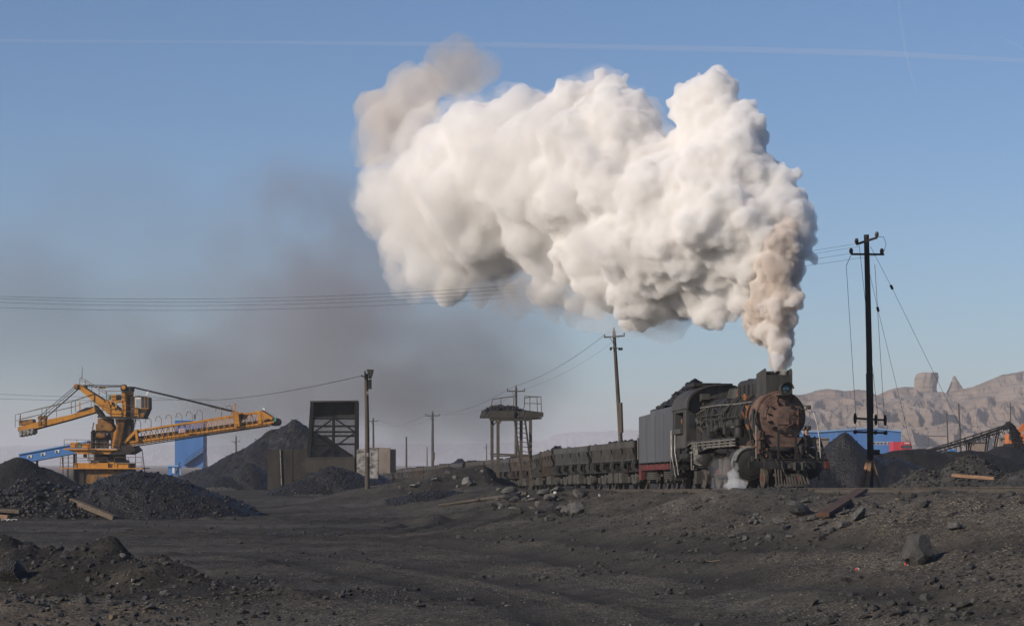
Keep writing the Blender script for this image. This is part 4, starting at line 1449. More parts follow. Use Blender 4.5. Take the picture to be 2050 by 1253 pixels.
# coal heaped high in the tender, sliding to the rear
rn = random.Random(5)
b = MB()
nx, ny = 60, 28
xs = np.linspace(-22.4, -15.25, nx)
ys_ = np.linspace(-1.46, 1.46, ny)
gx, gy = np.meshgrid(xs, ys_)
crest = np.interp(gx, [-22.4, -21.6, -20.6, -19.2, -18.0, -16.9, -16.2, -15.2], [3.42, 3.46, 3.85, 4.15, 4.6, 5.0, 4.7, 4.15])
side = np.interp(gx, [-22.4, -20.3, -19, -15.2], [3.3, 3.40, 3.66, 3.72])
z = side + (crest - side) * np.clip(1 - (np.abs(gy + .1) / 1.42) ** 1.25, 0, 1) + .10 * fbm(gx, gy, 1.2, 4, 77)
idx = np.arange(nx * ny).reshape(ny, nx)
b.add(np.stack([gx.ravel(), gy.ravel(), z.ravel()], 1).tolist(), np.stack([idx[:-1, :-1].ravel(), idx[:-1, 1:].ravel(), idx[1:, 1:].ravel(), idx[1:, :-1].ravel()], 1).tolist())
for k in range(520):
    i, j = rn.randrange(1, ny - 1), rn.randrange(1, nx - 1)
    r = rn.uniform(.3, 1) ** 2 * .16
    b.lump((gx[i, j], gy[i, j], z[i, j] + .2 * r), r, rn)
o = b.build('coal_load', M['coal'], fix=False)
o.matrix_world = TF
tag(o, 'steep coal heap piled above the grey tender behind the cab', 'coal load')
# ------------------------------------------------------------------ loading platform with ladder
def P(px, py, Y):
    return at(px, py, Y)


Y0 = 150
og = at(1030, 945, Y0)
og.z = gz(og.x, og.y)
plt_ = thing('loading_platform', 'brown steel loading platform on legs with railings and a steep ladder', 'platform', loc=og)
rel = lambda px, py, dy=0: at(px, py, Y0) + V((0, dy, 0)) - og
x0, x1, x2 = rel(980, 0).x, rel(1065, 0).x, rel(1088, 0).x
zt, zb = rel(0, 822).z, rel(0, 838).z
b = MB().box(x0, x0 + 1.55, 0, .06, zb, zt).box(x0, x1, 0, 2.2, zb - .05, zb + .03)
b.box(x0, x0 + .06, 0.06, 2.2, zb, zt).box(x0, x1, 2.2, 2.26, zb, zt).box(rel(1052, 0).x, rel(1062, 0).x, 0, .06, zb, zt)
b.prism([(rel(1062, 0).x, zb), (x2, zb + .12), (x2, zt - .1), (rel(1062, 0).x, zt)], 'y', 0, .06).prism([(x1, zb - .02), (x2 - .1, zb + .02), (x2 - .1, zb + .08), (x1, zb + .05)], 'y', .06, 2.2)
b.box(x0, x1, 0, .08, zb - .14, zb - .05)
deck = b.build('deck', M['plate'], plt_)
for px, dy in ((984.5, 2.1), (997, 0.05), (1062, .05), (1043.5, 2.1)):
    q = rel(px, 838, dy)
    g_ = gz(q.x + og.x, q.y + og.y) - og.z
    MB().box(q.x - .1, q.x + .1, q.y - .1, q.y + .1, g_ - .2, zb - .05).build('leg', M['iron'], plt_)
b = MB().beam(rel(981, 908, .05), rel(1066, 911, .05), .1, .09).beam(rel(984, 912, 2.1), rel(1060, 912, 2.1), .1, .09)
b.beam(rel(984, 838, 2.1) + V((0, 0, -.5)), rel(984, 838, 2.1) + V((.4, 0, 0)), .06).beam(rel(997, 852, .05), rel(1004, 841, .05), .06)
b.build('brace', M['iron'], plt_)
lad = MB()
for (px0, py0, px1, py1) in ((1028, 822, 1043.5, 944), (1049, 822, 1064, 948)):
    lad.beam(rel(px0, py0, .3), rel(px1, py1, -1.0), .11, .06)
ladder = lad.build('ladder', M['iron'], plt_)
for k in range(13):
    f_ = (k + .8) / 13.4
    a = rel(1028, 822, .3).lerp(rel(1043.5, 944, -1), f_)
    c = rel(1049, 822, .3).lerp(rel(1064, 948, -1), f_)
    MB().beam(a, c, .14, .045).build('rung', M['iron'], ladder)


def rail_run(pts, posts, r=.022):
    b_ = MB()
    for p_ in pts:
        b_.tube(p_, r, 6)
    for a_, c_ in posts:
        b_.tube([a_, c_], r * 1.05, 6)
    return b_


b = rail_run([[rel(986, 799, .1), rel(1029, 793, .1)], [rel(1003, 794, 2), rel(1029, 793, 1)], [rel(986, 814, .1), rel(1028, 812, .1)]],
             [(rel(986, 799, .1), rel(983, 817, .1)), (rel(983, 817, .1), rel(980, 824, .1)), (rel(1003, 794, 2), rel(1001, 822, 2)), (rel(1029, 793, .1), rel(1028, 812, .1)), (rel(1028, 812, .1), rel(1025, 822, .1))])
b.build('railing', M['iron'], plt_)
b = rail_run([[rel(1050, 793, .1), rel(1083, 794, .1)], [rel(1050, 807, .1), rel(1083, 808, .1)], [rel(1050, 797, .1), rel(1061, 793, 2), rel(1083, 794, .1)]],
             [(rel(1050, 793, .1), rel(1050, 812, .1)), (rel(1050, 812, .1), rel(1046, 824, .1)), (rel(1061, 793, 1), rel(1061, 823, 1)), (rel(1075, 794, .1), rel(1076, 824, .1)), (rel(1083, 794, .1), rel(1084, 826, .1))])
b.build('railing', M['iron'], plt_)
o = coal_mound(40, 16, 1.65, 1.0, .95, 91, 0, 170, .12, skew=-.5).build('coal_heap', M['coal'], fix=False)
o.location = og + V(((x0 + x1) / 2 - .3, 1.1, zt - .18))
tag(o, 'small coal heap lying on the deck of the ladder platform', 'coal heap')

# ------------------------------------------------------------------ lamp post
Yl = 150
og = at(735.5, 975, Yl)
og.z = gz(og.x, og.y)
lp = thing('lamp_post', 'thick dark timber lamp post with floodlights on top, left of the spoil mound', 'lamp post', loc=og)
rel = lambda px, py, dy=0: at(px, py, Yl) + V((0, dy, 0)) - og
MB().tube([rel(735.5, 0) * V((1, 0, 0)) if 0 else V((0, 0, -.4)), rel(735, 860), rel(733, 748)], [.16, .145, .125], 12).build('post', M['pole'], lp, smooth=True)
for px, tilt in ((741, .35), (731, -.05)):
    b = MB()
    c = rel(px, 746, -.18)
    if tilt > 0:
        b.prism([(c.x - .2, c.z + .2), (c.x + .24, c.z + .18), (c.x + .12, c.z - .28), (c.x - .06, c.z - .3)], 'y', c.y - .28, c.y + .2)
        fl_ = b.build('floodlight', M['soot'], lp, bevel=.02)
        MB().prism([(c.x - .17, c.z + .19), (c.x + .2, c.z + .17), (c.x + .13, c.z - .06), (c.x - .10, c.z - .04)], 'y', c.y - .29, c.y - .282).build('reflector', M['plate'], fl_)
    else:
        b.prism([(c.x - .04, c.z + .1), (c.x + .04, c.z + .1), (c.x + .04, c.z - .4), (c.x - .04, c.z - .4)], 'y', c.y - .05, c.y + .3)
        b.build('bracket', M['dark'], lp)
MB().beam(rel(724, 753), rel(744, 757), .09, .07).build('crossarm', M['dark'], lp)
MB().tube([rel(725, 753), rel(724.5, 750)], .04, 8).build('insulator', M['porcelain'], lp)
c = rel(740.5, 769, -.1)
MB().box(c.x - .09, c.x + .11, c.y - .15, c.y + .15, c.z - .3, c.z + .3).build('ballast_box', M['dark'], lp, bevel=.02)
for py in (787, 910):
    c = rel(736, py)
    MB().box(c.x - .06, c.x + .06, -.17, -.155, c.z - .11, c.z + .11).build('number_plate', M['limewash'], lp)

# ------------------------------------------------------------------ screen bunker and walls
Yb = 195
og = at(662, 945, Yb)
og.z = gz(og.x, og.y)
bk = thing('screen_bunker', 'tall black coal screen with barred front, hood and diamond bracing', 'coal screen', loc=og)


def Zq(zx, zy, dy=0):
    return at(500 + zx / 4.1, 720 + zy / 4.1, Yb) + V((0, dy, 0)) - og


def zp(pts):
    return [(Zq(a, c).x, Zq(a, c).z) for a, c in pts]


MB().prism(zp([(500, 340), (528, 350), (500, 810), (468, 810)]), 'y', -.25, 1.4).build('side_plate', M['grid'], bk)
MB().prism(zp([(865, 350), (888, 345), (888, 920), (862, 920)]), 'y', -.25, 1.4).build('side_plate', M['grid'], bk)
b = MB().prism(zp([(525, 350), (868, 345), (868, 470), (525, 470)]), 'y', .9, .95)
b.prism(zp([(496, 338), (885, 333), (885, 345), (496, 350)]), 'y', -.3, 1.4)
b.build('hood', M['plate'], bk)
gf = MB()
for zy in (482, 545, 592, 625, 692):
    gf.prism(zp([(500, zy - 8), (865, zy - 8), (865, zy + 8), (500, zy + 8)]), 'y', -.10, .02)
for (a, c) in (((690, 478), (535, 592)), ((690, 478), (862, 590)), ((540, 610), (690, 720)), ((862, 600), (690, 720)), ((690, 690), (560, 790)), ((690, 690), (850, 790)), ((560, 625), (850, 800))):
    gf.beam(Zq(*a, -.16), Zq(*c, -.16), .12, .14, up=(0, 1, 0))
gf.prism(zp([(678, 455), (698, 455), (698, 790), (678, 790)]), 'y', -.22, -.04)
gf.build('bracing', M['grid'], bk)
b = MB()
for k in range(47):
    zx = 510 + k * 7.6
    a = Zq(zx, 458)
    c = Zq(zx - 2, 806)
    b.beam((a.x, .04, a.z), (c.x, .04, c.z), .042, .05, up=(0, 1, 0))
b.build('screen_bars', M['grid'], bk)
b = MB().prism(zp([(460, 808), (858, 800), (860, 925), (460, 925)]), 'y', -.55, -.45).prism(zp([(848, 806), (864, 806), (864, 930), (848, 930)]), 'y', -.62, -.555)
b.prism(zp([(860, 822), (910, 822), (910, 836), (860, 836)]), 'y', -.4, -.2).prism(zp([(430, 846), (465, 846), (465, 866), (430, 866)]), 'y', -.5, -.3)
b.prism(zp([(460, 802), (858, 796), (858, 808), (460, 812)]), 'y', -.6, .3)
b.build('bottom_plate', M['plate'], bk)

for (lab, name_m, pans) in (('sooty dark concrete wall of upright panels left of the barred coal screen', 'concrete', [((132, 738), (238, 735), (246, 1050), (140, 1080)), ((241, 735), (345, 733), (345, 1050), (248, 1050)), ((348, 733), (462, 735), (462, 960), (348, 1000))]),
                            ('pale patchy wall with one brown panel right of the barred coal screen', 'limewash', [((888, 735), (985, 728), (985, 975), (888, 945)), ((988, 722), (1062, 720), (1062, 975), (988, 975)), ((1064, 720), (1162, 724), (1162, 930), (1064, 930))])):
    c0 = Zq(pans[0][0][0], 960) + og
    wl = thing('concrete_wall', lab, 'wall', loc=(c0.x, Yb, gz(c0.x, Yb)), group='concrete walls beside the coal screen')
    off = og - wl.location
    wy = -1.6 if name_m == 'limewash' else .9
    for i, pn in enumerate(pans):
        pts = [(Zq(*q).x + off.x, Zq(*q).z + off.z) for q in pn]
        mt = 'brownwall' if (name_m == 'limewash' and i == 2) else name_m
        MB().prism(pts, 'y', wy + .03 * i, wy + .4 + .03 * i).build('wall_panel', M[mt], wl, bevel=.02)
    if name_m == 'limewash':
        q = Zq(1162, 724)
        MB().box(q.x + off.x + .02, q.x + off.x + .3, -1.5, 1.5, q.z + off.z - 2.0, q.z + off.z - .1).build('end_post', M['dark'], wl)
    else:
        q = Zq(247, 735)
        MB().beam((q.x + off.x - .06, .84, q.z + off.z), (Zq(252, 1030).x + off.x, .84, Zq(252, 1030).z + off.z), .07, .07).build('seam_post', M['limewash'], wl)

# ------------------------------------------------------------------ poles and wires
ARM = {}


def pole(px_t, py_t, px_b, Yp, arm_py, half, lab, mt='polefar', r=.13, second=None, splint=None, base_z=None, arm_tilt=0):
    top = at(px_t, py_t, Yp)
    bx = (px_b - CX) * Yp / FPX
    g_ = gz(bx, Yp) if base_z is None else base_z
    og_ = V((bx, Yp, g_))
    o_ = thing('utility_pole', lab, 'utility pole', loc=og_, group='wooden utility poles in the yard')
    t_ = top - og_
    MB().tube([(0, 0, -.5), tuple(t_ * .5), tuple(t_)], [r * 1.15, r, r * .75], 10).build('pole', M[mt], o_, smooth=True)
    at_z = lambda py: V((t_.x * ((at(0, py, Yp).z - g_) / t_.z), 0, at(0, py, Yp).z - g_))
    if arm_py:
        c_ = at_z(arm_py)
        hw = half * Yp / FPX
        b_ = MB().beam(c_ + V((-hw, -r, -arm_tilt)), c_ + V((hw, -r, arm_tilt)), .09, .10)
        a_ = b_.build('crossarm', M[mt], o_)
        MB().beam(c_ + V((-hw * .5, -r, 0)), c_ + V((0, -r, -.55)), .04, .04).build('arm_brace', M[mt], o_)
        pts = []
        for dx, dt in ((-hw * .94, -arm_tilt), (hw * .94, arm_tilt)):
            MB().lathe(c_ + V((dx, -r, dt + .05)), (0, 0, 1), [(0, .02), (.06, .03), (.08, .055), (.16, .05), (.18, .02)], 8).build('insulator', M['porcelain'], o_, smooth=True)
            pts.append(og_ + c_ + V((dx, -r, dt + .2)))
        MB().lathe(t_, (0, 0, 1), [(0, .03), (.1, .055), (.2, .05), (.22, .02)], 8).build('insulator', M['porcelain'], o_, smooth=True)
        pts.insert(1, og_ + t_ + V((0, 0, .2)))
        ARM[lab] = pts
    if second:
        c_ = at_z(second)
        b_ = MB().beam(c_ + V((-.35, -r, .05)), c_ + V((.5, -r, -.05)), .07, .07)
        b_.build('lower_arm', M[mt], o_)
        for dx in (-.3, .3, .45):
            MB().lathe(c_ + V((dx, -r - .05, -.16)), (0, 0, 1), [(0, .05), (.1, .09), (.2, .05)], 8).build('insulator', M['dark'], o_)
    if splint:
        c_ = at_z(splint[0])
        d_ = at_z(splint[1])
        MB().tube([c_ + V((.16, -.16, 0)), d_ + V((.10, -.16, 0))], .12, 10).build('splint', M['pole'], o_, smooth=True)
    return o_, og_, t_


p1, _, _ = pole(1229, 662, 1249, 167, 674, 21, 'leaning timber utility pole behind the first wagon, lashed to a shorter splint', 'pole', .15, 697, (806, 866), arm_tilt=.05)
p2, _, _ = pole(1033, 776, 1033, 200, 783, 18, 'utility pole with a crossarm rising behind the ladder platform')
p3, _, _ = pole(866, 826, 866, 275, 832, 14.5, 'utility pole with a crossarm standing alone between wall and platform', r=.16, splint=(905, 922))
p4, _, _ = pole(747, 838, 748, 360, 843, 10, 'utility pole with a crossarm just right of the lamp post', r=.17)
pole(813.5, 874, 813.5, 320, None, 0, 'bare pole without a crossarm above the far wagons', r=.13)
pole(855, 894, 855, 520, None, 0, 'short faint far pole just left of the lone crossarm pole', r=.14)
pole(788, 905, 788, 430, None, 0, 'faint stub of a pole right of the pale wall', r=.12)
pole(472.5, 873, 473, 420, 884, 8, 'utility pole with a crossarm right of the blue tower', r=.16)
pole(413.5, 911, 414, 420, None, 0, 'short bare pole close to the right edge of the blue tower', r=.14)
pole(974, 889, 974, 620, 896, 5, 'tiny far pole left of the loading platform legs', r=.16)
pole(1895, 826, 1901, 330, None, 0, 'left one of two bare poles behind the belt conveyor', r=.11)
pole(1919, 807, 1926, 325, None, 0, 'taller of two bare poles behind the belt conveyor', r=.13)
pole(2023, 808, 2023, 420, 814, 7, 'far pole with a crossarm above the falling coal', r=.14)
for i_, px in enumerate((1858, 1898)):
    pole(px, 873, px, 420, None, 0, ['left', 'right'][i_] + ' post of the thin gantry left of the belt conveyor', r=.07)
a, c = at(1858, 873, 420), at(1898, 873, 420)
tag(MB().beam(a, c, .14, .14).build('gantry_beam', M['polefar']), 'thin level beam across two posts left of the belt conveyor', 'beam')


def wire(lab, a, b, sag, r=.0065, group='overhead wires', n=28):
    a, b = V(a), V(b)
    pts = [a.lerp(b, k / n) - V((0, 0, sag * 4 * (k / n) * (1 - k / n))) for k in range(n + 1)]
    return tag(MB().tube(pts, r, 5).build('overhead_wire', M['wire'], smooth=True), lab, 'wire', group)


A1 = ARM['leaning timber utility pole behind the first wagon, lashed to a shorter splint']
A2 = ARM['utility pole with a crossarm rising behind the ladder platform']
A3 = ARM['utility pole with a crossarm standing alone between wall and platform']
A4 = ARM['utility pole with a crossarm just right of the lamp post']
for i in range(3):
    wire('thin wire sagging from the leaning pole to the pole behind the platform', A1[i], A2[i], .5)
    wire('thin wire from the pole behind the platform to the lone crossarm pole', A2[i], A3[i], .8)
    wire('thin wire from the lone crossarm pole to the one by the lamp post', A3[i], A4[i], 1.2)
wire('single wire running left from the lamp post top behind the orange stacker', at(725, 752, 150), at(300, 793, 330), 1.0, .02)
wire('upper of two low wires at the left edge behind the stacker counterweight boom', at(300, 793, 330), at(-60, 785, 330), .3, .02)
wire('lower of two low wires at the left edge behind the stacker counterweight boom', at(420, 798, 335), at(-60, 796, 335), .3, .02)

# ------------------------------------------------------------------ tall guyed pole right of the engine
Yt = 111
bx = at(1742, 945, Yt).x
g_ = gz(bx, Yt)
og = V((bx, Yt, g_))
tpole = thing('guyed_pole', 'tall tarred pole on timber struts, two crossarms above and insulator bars below', 'utility pole', loc=og)
rel = lambda px, py, dy=0: at(px, py, Yt) + V((0, dy, 0)) - og
MB().tube([(0, 0, -.3), rel(1742.5, 900), rel(1740, 700), rel(1734.5, 470)], [.15, .15, .14, .12], 12).build('pole', M['poledark'], tpole, smooth=True)
MB().tube([rel(1741, 828, -.16), rel(1739.5, 748, -.16)], .17, 10).build('splint', M['poledark'], tpole, smooth=True)
for a, c in (((1738, 921, -.1), (1719, 951, -.5)), ((1741, 925, -.15), (1729, 951, -.9)), ((1745, 921, -.1), (1763, 950, -.3)), ((1743, 918, .15), (1750, 948, 1.2))):
    q = rel(*c)
    q.z = min(q.z, gz(q.x + og.x, q.y + og.y) - g_ - .1)
    MB().beam(rel(*a), q, .16, .16).build('strut', M['rawwood'], tpole)
c = rel(1743, 905)
MB().box(c.x - .08, c.x + .4, -.22, .0, c.z - .12, c.z + .12).build('clamp', M['dark'], tpole, bevel=.02)
for (xa, ya, da), (xb, yb, db), ins in (((1718, 487, .5), (1752, 478, -.5), (0, 1)), ((1703, 509.5, -.15), (1769, 510, -.15), (0, .93)), ((1709, 837, -.15), (1773, 841, -.15), (0.03, .68, .97)), ((1710, 864.5, -.15), (1773, 866.5, -.15), (.02, .66, .98))):
    a, c = rel(xa, ya, da), rel(xb, yb, db)
    MB().beam(a, c, .09, .09).build('crossarm', M['poledark'], tpole)
    for f_ in ins:
        q = a.lerp(c, f_)
        if ya > 800:
            MB().lathe(q, (0, 0, 1), [(-.26, .03), (-.22, .06), (-.1, .08), (.05, .085), (.18, .06), (.24, .03)] if ya < 850 else [(-.09, .04), (-.05, .10), (.05, .10), (.09, .04)], 10).build('insulator', M['dark'], tpole, smooth=True)
        else:
            MB().lathe(q, (0, 0, 1), [(0, .03), (.06, .08), (.14, .1), (.24, .08), (.28, .03)], 10).build('insulator', M['porcelain'], tpole, smooth=True)
for (a, c) in (((1709, 842, -.2), (1710, 862, -.2)), ((1757, 842, -.2), (1753, 863, -.2)), ((1771, 844, -.2), (1773, 864, -.2))):
    MB().tube([rel(*a), rel(*c).lerp(rel(*a), .5) + V((.08, 0, 0)), rel(*c)], .012, 5).build('jumper', M['wire'], tpole)
MB().tube([rel(1752, 477, -.5), rel(1766, 476, -.4), rel(1772, 490, -.3), rel(1768, 505, -.2)], .012, 5).build('jumper', M['wire'], tpole)
P_ = lambda px, py, dy=0: rel(px, py, dy) + og
for lab, a, c in (('slack drop wire hanging left of the tall guyed pole down to its lower bar', P_(1693, 533, -.2), P_(1712, 835, -.2)),
                  ('drop wire from the upper arm close along the tall guyed pole', P_(1722, 490, .3), P_(1757, 836, -.1)),
                  ('drop wire right of the tall guyed pole down to the bar end', P_(1750, 530, -.2), P_(1769, 838, -.2))):
    wire(lab, a, c, 0.0, .011, 'wires on the guyed pole', 6)
wire('short wire joining the drop wire to the left end of the lower arm', P_(1702, 512, -.2), P_(1693, 533, -.2), 0, .014, 'wires on the guyed pole', 2)
gy = [('guy wire with a dark insulator slanting far to the right of the guyed pole', (1743, 494), (1785, 575), (1935, 880)), ('steeper guy wire with a dark insulator ending beside the red truck', (1741, 547), (1757.5, 619), (1822, 885))]
for lab, a, mid, c in gy:
    o = thing('guy_wire', lab, 'wire', loc=P_(*a, 0), group='guy wires of the tall pole')
    e = P_(*c, 0)
    e.z = gz(e.x, Yt + 1) if 0 else e.z
    mw = P_(*mid, 0)
    MB().tube([(0, 0, 0), tuple(mw - o.location), tuple(e - o.location), tuple((e - mw) * .25 + e - o.location)], .0085, 5).build('cable', M['wire'], o)
    MB().lathe(mw - o.location, (e - mw), [(-.12, .03), (-.09, .062), (.09, .062), (.12, .03)], 8).build('insulator', M['dark'], o, smooth=True)
left = [('uppermost of the long wires sweeping left from the guyed pole behind the smoke', (1718, 486, .5), -2.5, 0), ('second long wire sweeping left from the guyed pole', (1722, 492, .4), -1.2, .25), ('third long wire sweeping left from the lower arm of the guyed pole', (1703, 508, -.15), 0, .0), ('lowest long wire sweeping left from the right arm end of the guyed pole', (1765, 510, -.15), .9, .1)]
for (lab, a, dy, ds), ye in zip(left, (570, 572, 580, 592)):
    wire(lab, P_(*a), at(-420, ye, 104 + dy), 1.42 + ds * .3, .006, 'long overhead wires', 60)
# ------------------------------------------------------------------ the orange stacker
Ys = 264
og = at(218, 962, Ys)
og.z = .6
st = thing('stacker', 'big orange coal stacker with long lattice boom, counterweight arm and glazed cab', 'stacker', loc=og)


def Q(zx, zy, dy=0):
    """zx, zy on the enlarged left part of the photograph"""
    return at(zx / 3.4167, 720 + zy / 3.4167, Ys) + V((0, dy, 0)) - og


def q2(pts):
    return [(Q(a, c).x, Q(a, c).z) for a, c in pts]


def sp(name, b, m, par=None, **k):
    return b.build(name, M[m], par or st, **k)


def plate(pts, y0, y1, b=None):
    return (b or MB()).prism(q2(pts), 'y', y0, y1)


def handrail(name, pts, dy, h=1.0, par=None, step=1.3, mt='stackrail'):
    """posts and two rails along a line of zoomed picture points at depth dy"""
    b = MB()
    w_ = [Q(a, c, dy) for a, c in pts]
    for a, c in zip(w_[:-1], w_[1:]):
        for hh in (h, h * .5):
            b.beam(a + V((0, 0, hh)), c + V((0, 0, hh)), .05, .05)
        n = max(1, int((c - a).length / step))
        for k in range(n + 1):
            p_ = a.lerp(c, k / n)
            b.beam(p_, p_ + V((0, 0, h)), .05, .05)
    return sp(name, b, mt, par)


# portal base on rails
b = MB()
plate([(600, 740), (905, 740), (905, 800), (600, 800)], -2.2, -1.8, b)
plate([(600, 795), (690, 795), (690, 845), (600, 845)], -2.25, -2.0, b)
b.box(Q(600, 0).x, Q(905, 0).x, -1.8, 1.8, Q(0, 752).z, Q(0, 744).z)
plate([(600, 740), (905, 740), (905, 800), (600, 800)], 1.8, 2.2, b)
portal = sp('portal', b, 'yellowdirty')
for xs_, dy in (((540, 600), -2.4), ((850, 905), -2.4), ((540, 600), 2.0), ((850, 905), 2.0)):
    sp('portal_leg', plate([(xs_[0], 745), (xs_[1], 745), (xs_[1], 850), (xs_[0], 850)], dy, dy + .5), 'stackdark')
b = plate([(538, 705), (765, 705), (765, 742), (538, 742)], -2.6, -1.9)
plate([(808, 708), (905, 708), (905, 742), (808, 742)], -2.6, -1.9, b)
plate([(765, 700), (808, 700), (808, 742), (765, 742)], -2.3, -1.9, b)
plate([(538, 707), (905, 707), (905, 742), (538, 742)], 1.9, 2.5, b)
plate([(440, 738), (1000, 738), (1000, 746), (440, 746)], -2.9, 2.5, b)
sp('base_beam', b, 'yellow')
for xx in (515, 925):
    b = MB()
    for k in range(6):
        p_ = Q(xx, 750 + k * 12, -2.6)
        b.box(p_.x - .35, p_.x + .35, p_.y - .2, p_.y + .2, p_.z - .03, p_.z + .03)
    for dx in (-.4, .4):
        b.beam(Q(xx, 745, -2.6) + V((dx, 0, 0)), Q(xx, 830, -2.6) + V((dx, 0, 0)), .07, .12)
    sp('stair', b, 'stackdark')
handrail('base_railing', [(445, 738), (538, 738)], -2.8, 1.1)
handrail('base_railing', [(538, 706), (765, 706)], -2.8, .55)
handrail('base_railing', [(812, 738), (998, 738)], -2.8, 1.15)
b = MB().beam(Q(455, 740, -2), Q(450, 660, -2), .12).beam(Q(992, 625, -2), Q(1010, 770, -2), .08)
b.beam(Q(950, 610, -2.2), Q(948, 740, -2.2), .06).beam(Q(545, 640, -2), Q(545, 740, -2), .1).beam(Q(490, 650, -2), Q(490, 830, -2), .08).beam(Q(455, 665, -2), Q(455, 820, -2), .08)
sp('stay_post', b, 'stackdark')
# slewing ring and turntable
b = MB().lathe(Q(755, 706), (0, 0, 1), [(0, 2.1), (.3, 2.1), (.35, 1.75), (.9, 1.7), (.95, 2.0), (1.3, 2.0)], 36)
sp('slewing_ring', b, 'stackdark', smooth=True)
b = MB().lathe(Q(600, 650, -1.6), (0, 0, 1), [(-.3, .2), (.3, .2), (.35, .1)], 10)
sp('slew_motor', b, 'yellowdirty', smooth=True)
b = plate([(465, 606), (830, 612), (830, 620), (465, 616)], -2.6, 2.6)
plate([(490, 616), (800, 620), (770, 645), (560, 645)], -2.3, 2.3, b)
deck = sp('turntable', b, 'yellow')
sp('turntable_nose', plate([(800, 590), (930, 590), (955, 618), (900, 648), (760, 648), (832, 622)], -2.4, 2.4), 'stackdark')
handrail('deck_railing', [(468, 606), (640, 608)], -2.5, .95)
handrail('deck_railing', [(640, 608), (840, 612)], -2.5, .7)
for xa, xb, y0_, y1_, mt in ((500, 555, 566, 602, 'yellow'), (580, 640, 572, 606, 'yellow'), (557, 577, 575, 600, 'green'), (640, 655, 490, 608, 'stackdark')):
    sp('machinery_box', plate([(xa, y0_), (xb, y0_), (xb, y1_), (xa, y1_)], -1.8, -.4), mt, bevel=.05)
b = MB()
for k in range(8):
    p_ = Q(655, 615 + k * 10, -2.7)
    b.box(p_.x - .45, p_.x + .45, p_.y - .15, p_.y + .15, p_.z - .03, p_.z + .03)
b.beam(Q(635, 608, -2.7), Q(640, 705, -2.7), .07, .1).beam(Q(676, 612, -2.7), Q(672, 705, -2.7), .07, .1)
sp('turntable_stair', b, 'stackrail')
# hopper tower
b = plate([(678, 402), (772, 402), (772, 440), (678, 440)], -1.1, 1.1)
plate([(668, 438), (776, 438), (790, 470), (776, 490), (668, 486)], -1.3, 1.2, b)
sp('hopper', b, 'yellowdirty', bevel=.08)
b = MB()
for zx in (652, 690, 725, 778):
    b.beam(Q(zx, 480, -1.0), Q(zx, 606, -1.0), .28, .28).beam(Q(zx, 480, 1.0), Q(zx, 606, 1.0), .28, .28)
for zy in (500, 545, 580):
    b.beam(Q(640, zy, -1.0), Q(785, zy, -1.0), .2, .2)
b.beam(Q(690, 575, -1.15), Q(750, 500, -1.15), .1).beam(Q(750, 580, -1.15), Q(680, 510, -1.15), .1)
plate([(690, 490), (760, 490), (760, 545), (690, 545)], -.6, .6, b)
sp('hopper_frame', b, 'stackdark')
sp('notice_board', plate([(714, 506), (752, 504), (752, 522), (714, 524)], -1.3, -1.26), 'limewash')
b = MB().beam(Q(655, 430, -1.2), Q(643, 490, -1.2), .12)
b.lathe(Q(700, 520, -1.3), (1, 0, 0), [(-.6, .15), (-.5, .3), (.5, .3), (.6, .15)], 14)
sp('chute', b, 'yellowdirty')
# leaning tower leg and mast
TL = [(800, 405), (868, 405), (862, 470), (840, 600), (778, 600), (790, 500), (812, 470)]
leg = sp('tower_leg', plate(TL, -1.3, -.9), 'yellow')
sp('tower_leg', plate(TL, .9, 1.3), 'yellow')
b = plate([(862, 405), (905, 405), (905, 520), (890, 600), (838, 600), (860, 470)], -1.2, 1.2)
sp('tower_back', b, 'stackdark')
b = MB()
for k in range(17):
    t_ = k / 16
    p_ = Q(846 - 36 * t_, 412 + 182 * t_, -1.45)
    b.box(p_.x - .4, p_.x + .4, p_.y - .12, p_.y + .12, p_.z - .03, p_.z + .03)
b.beam(Q(832, 408, -1.45), Q(797, 600, -1.45), .07, .1).beam(Q(862, 408, -1.45), Q(826, 600, -1.45), .07, .1)
sp('tower_stair', b, 'yellowdirty', leg)
b = MB()
for k in range(9):
    p_ = Q(922 - 2.2 * k, 410 + 11 * k, -.6)
    b.box(p_.x - .3, p_.x + .3, p_.y - .1, p_.y + .1, p_.z - .03, p_.z + .03)
b.beam(Q(908, 405, -.6), Q(890, 510, -.6), .06).beam(Q(932, 405, -.6), Q(915, 505, -.6), .06)
sp('cab_stair', b, 'stackdark')
b = plate([(690, 386), (1000, 396), (1000, 404), (690, 398)], -2.2, 1.6)
sp('upper_platform', b, 'stackdark')
b = plate([(842, 205), (870, 205), (870, 392), (842, 392)], -.9, -.4)
plate([(880, 215), (905, 215), (905, 392), (880, 392)], .3, .9, b)
plate([(868, 205), (905, 205), (905, 240), (868, 240)], -.8, .9, b)
mast = sp('mast', b, 'yellow')
b = plate([(868, 240), (882, 240), (882, 392), (868, 392)], -.5, .8)
sp('mast_web', b, 'yellowdirty', mast)
b = plate([(838, 190), (905, 185), (910, 205), (900, 225), (845, 222), (836, 205)], -1.2, 1.2)
b.lathe(Q(858, 192, -1.25), (0, 1, 0), [(0, .2), (.1, .36), (.4, .36), (.5, .2)], 18)
sp('mast_head', b, 'stackdark', mast)
sp('sheave', MB().lathe(Q(860, 192, -1.4), (0, 1, 0), [(0, .2), (.1, .24), (.2, .2)], 18), 'yellow', mast, smooth=True)
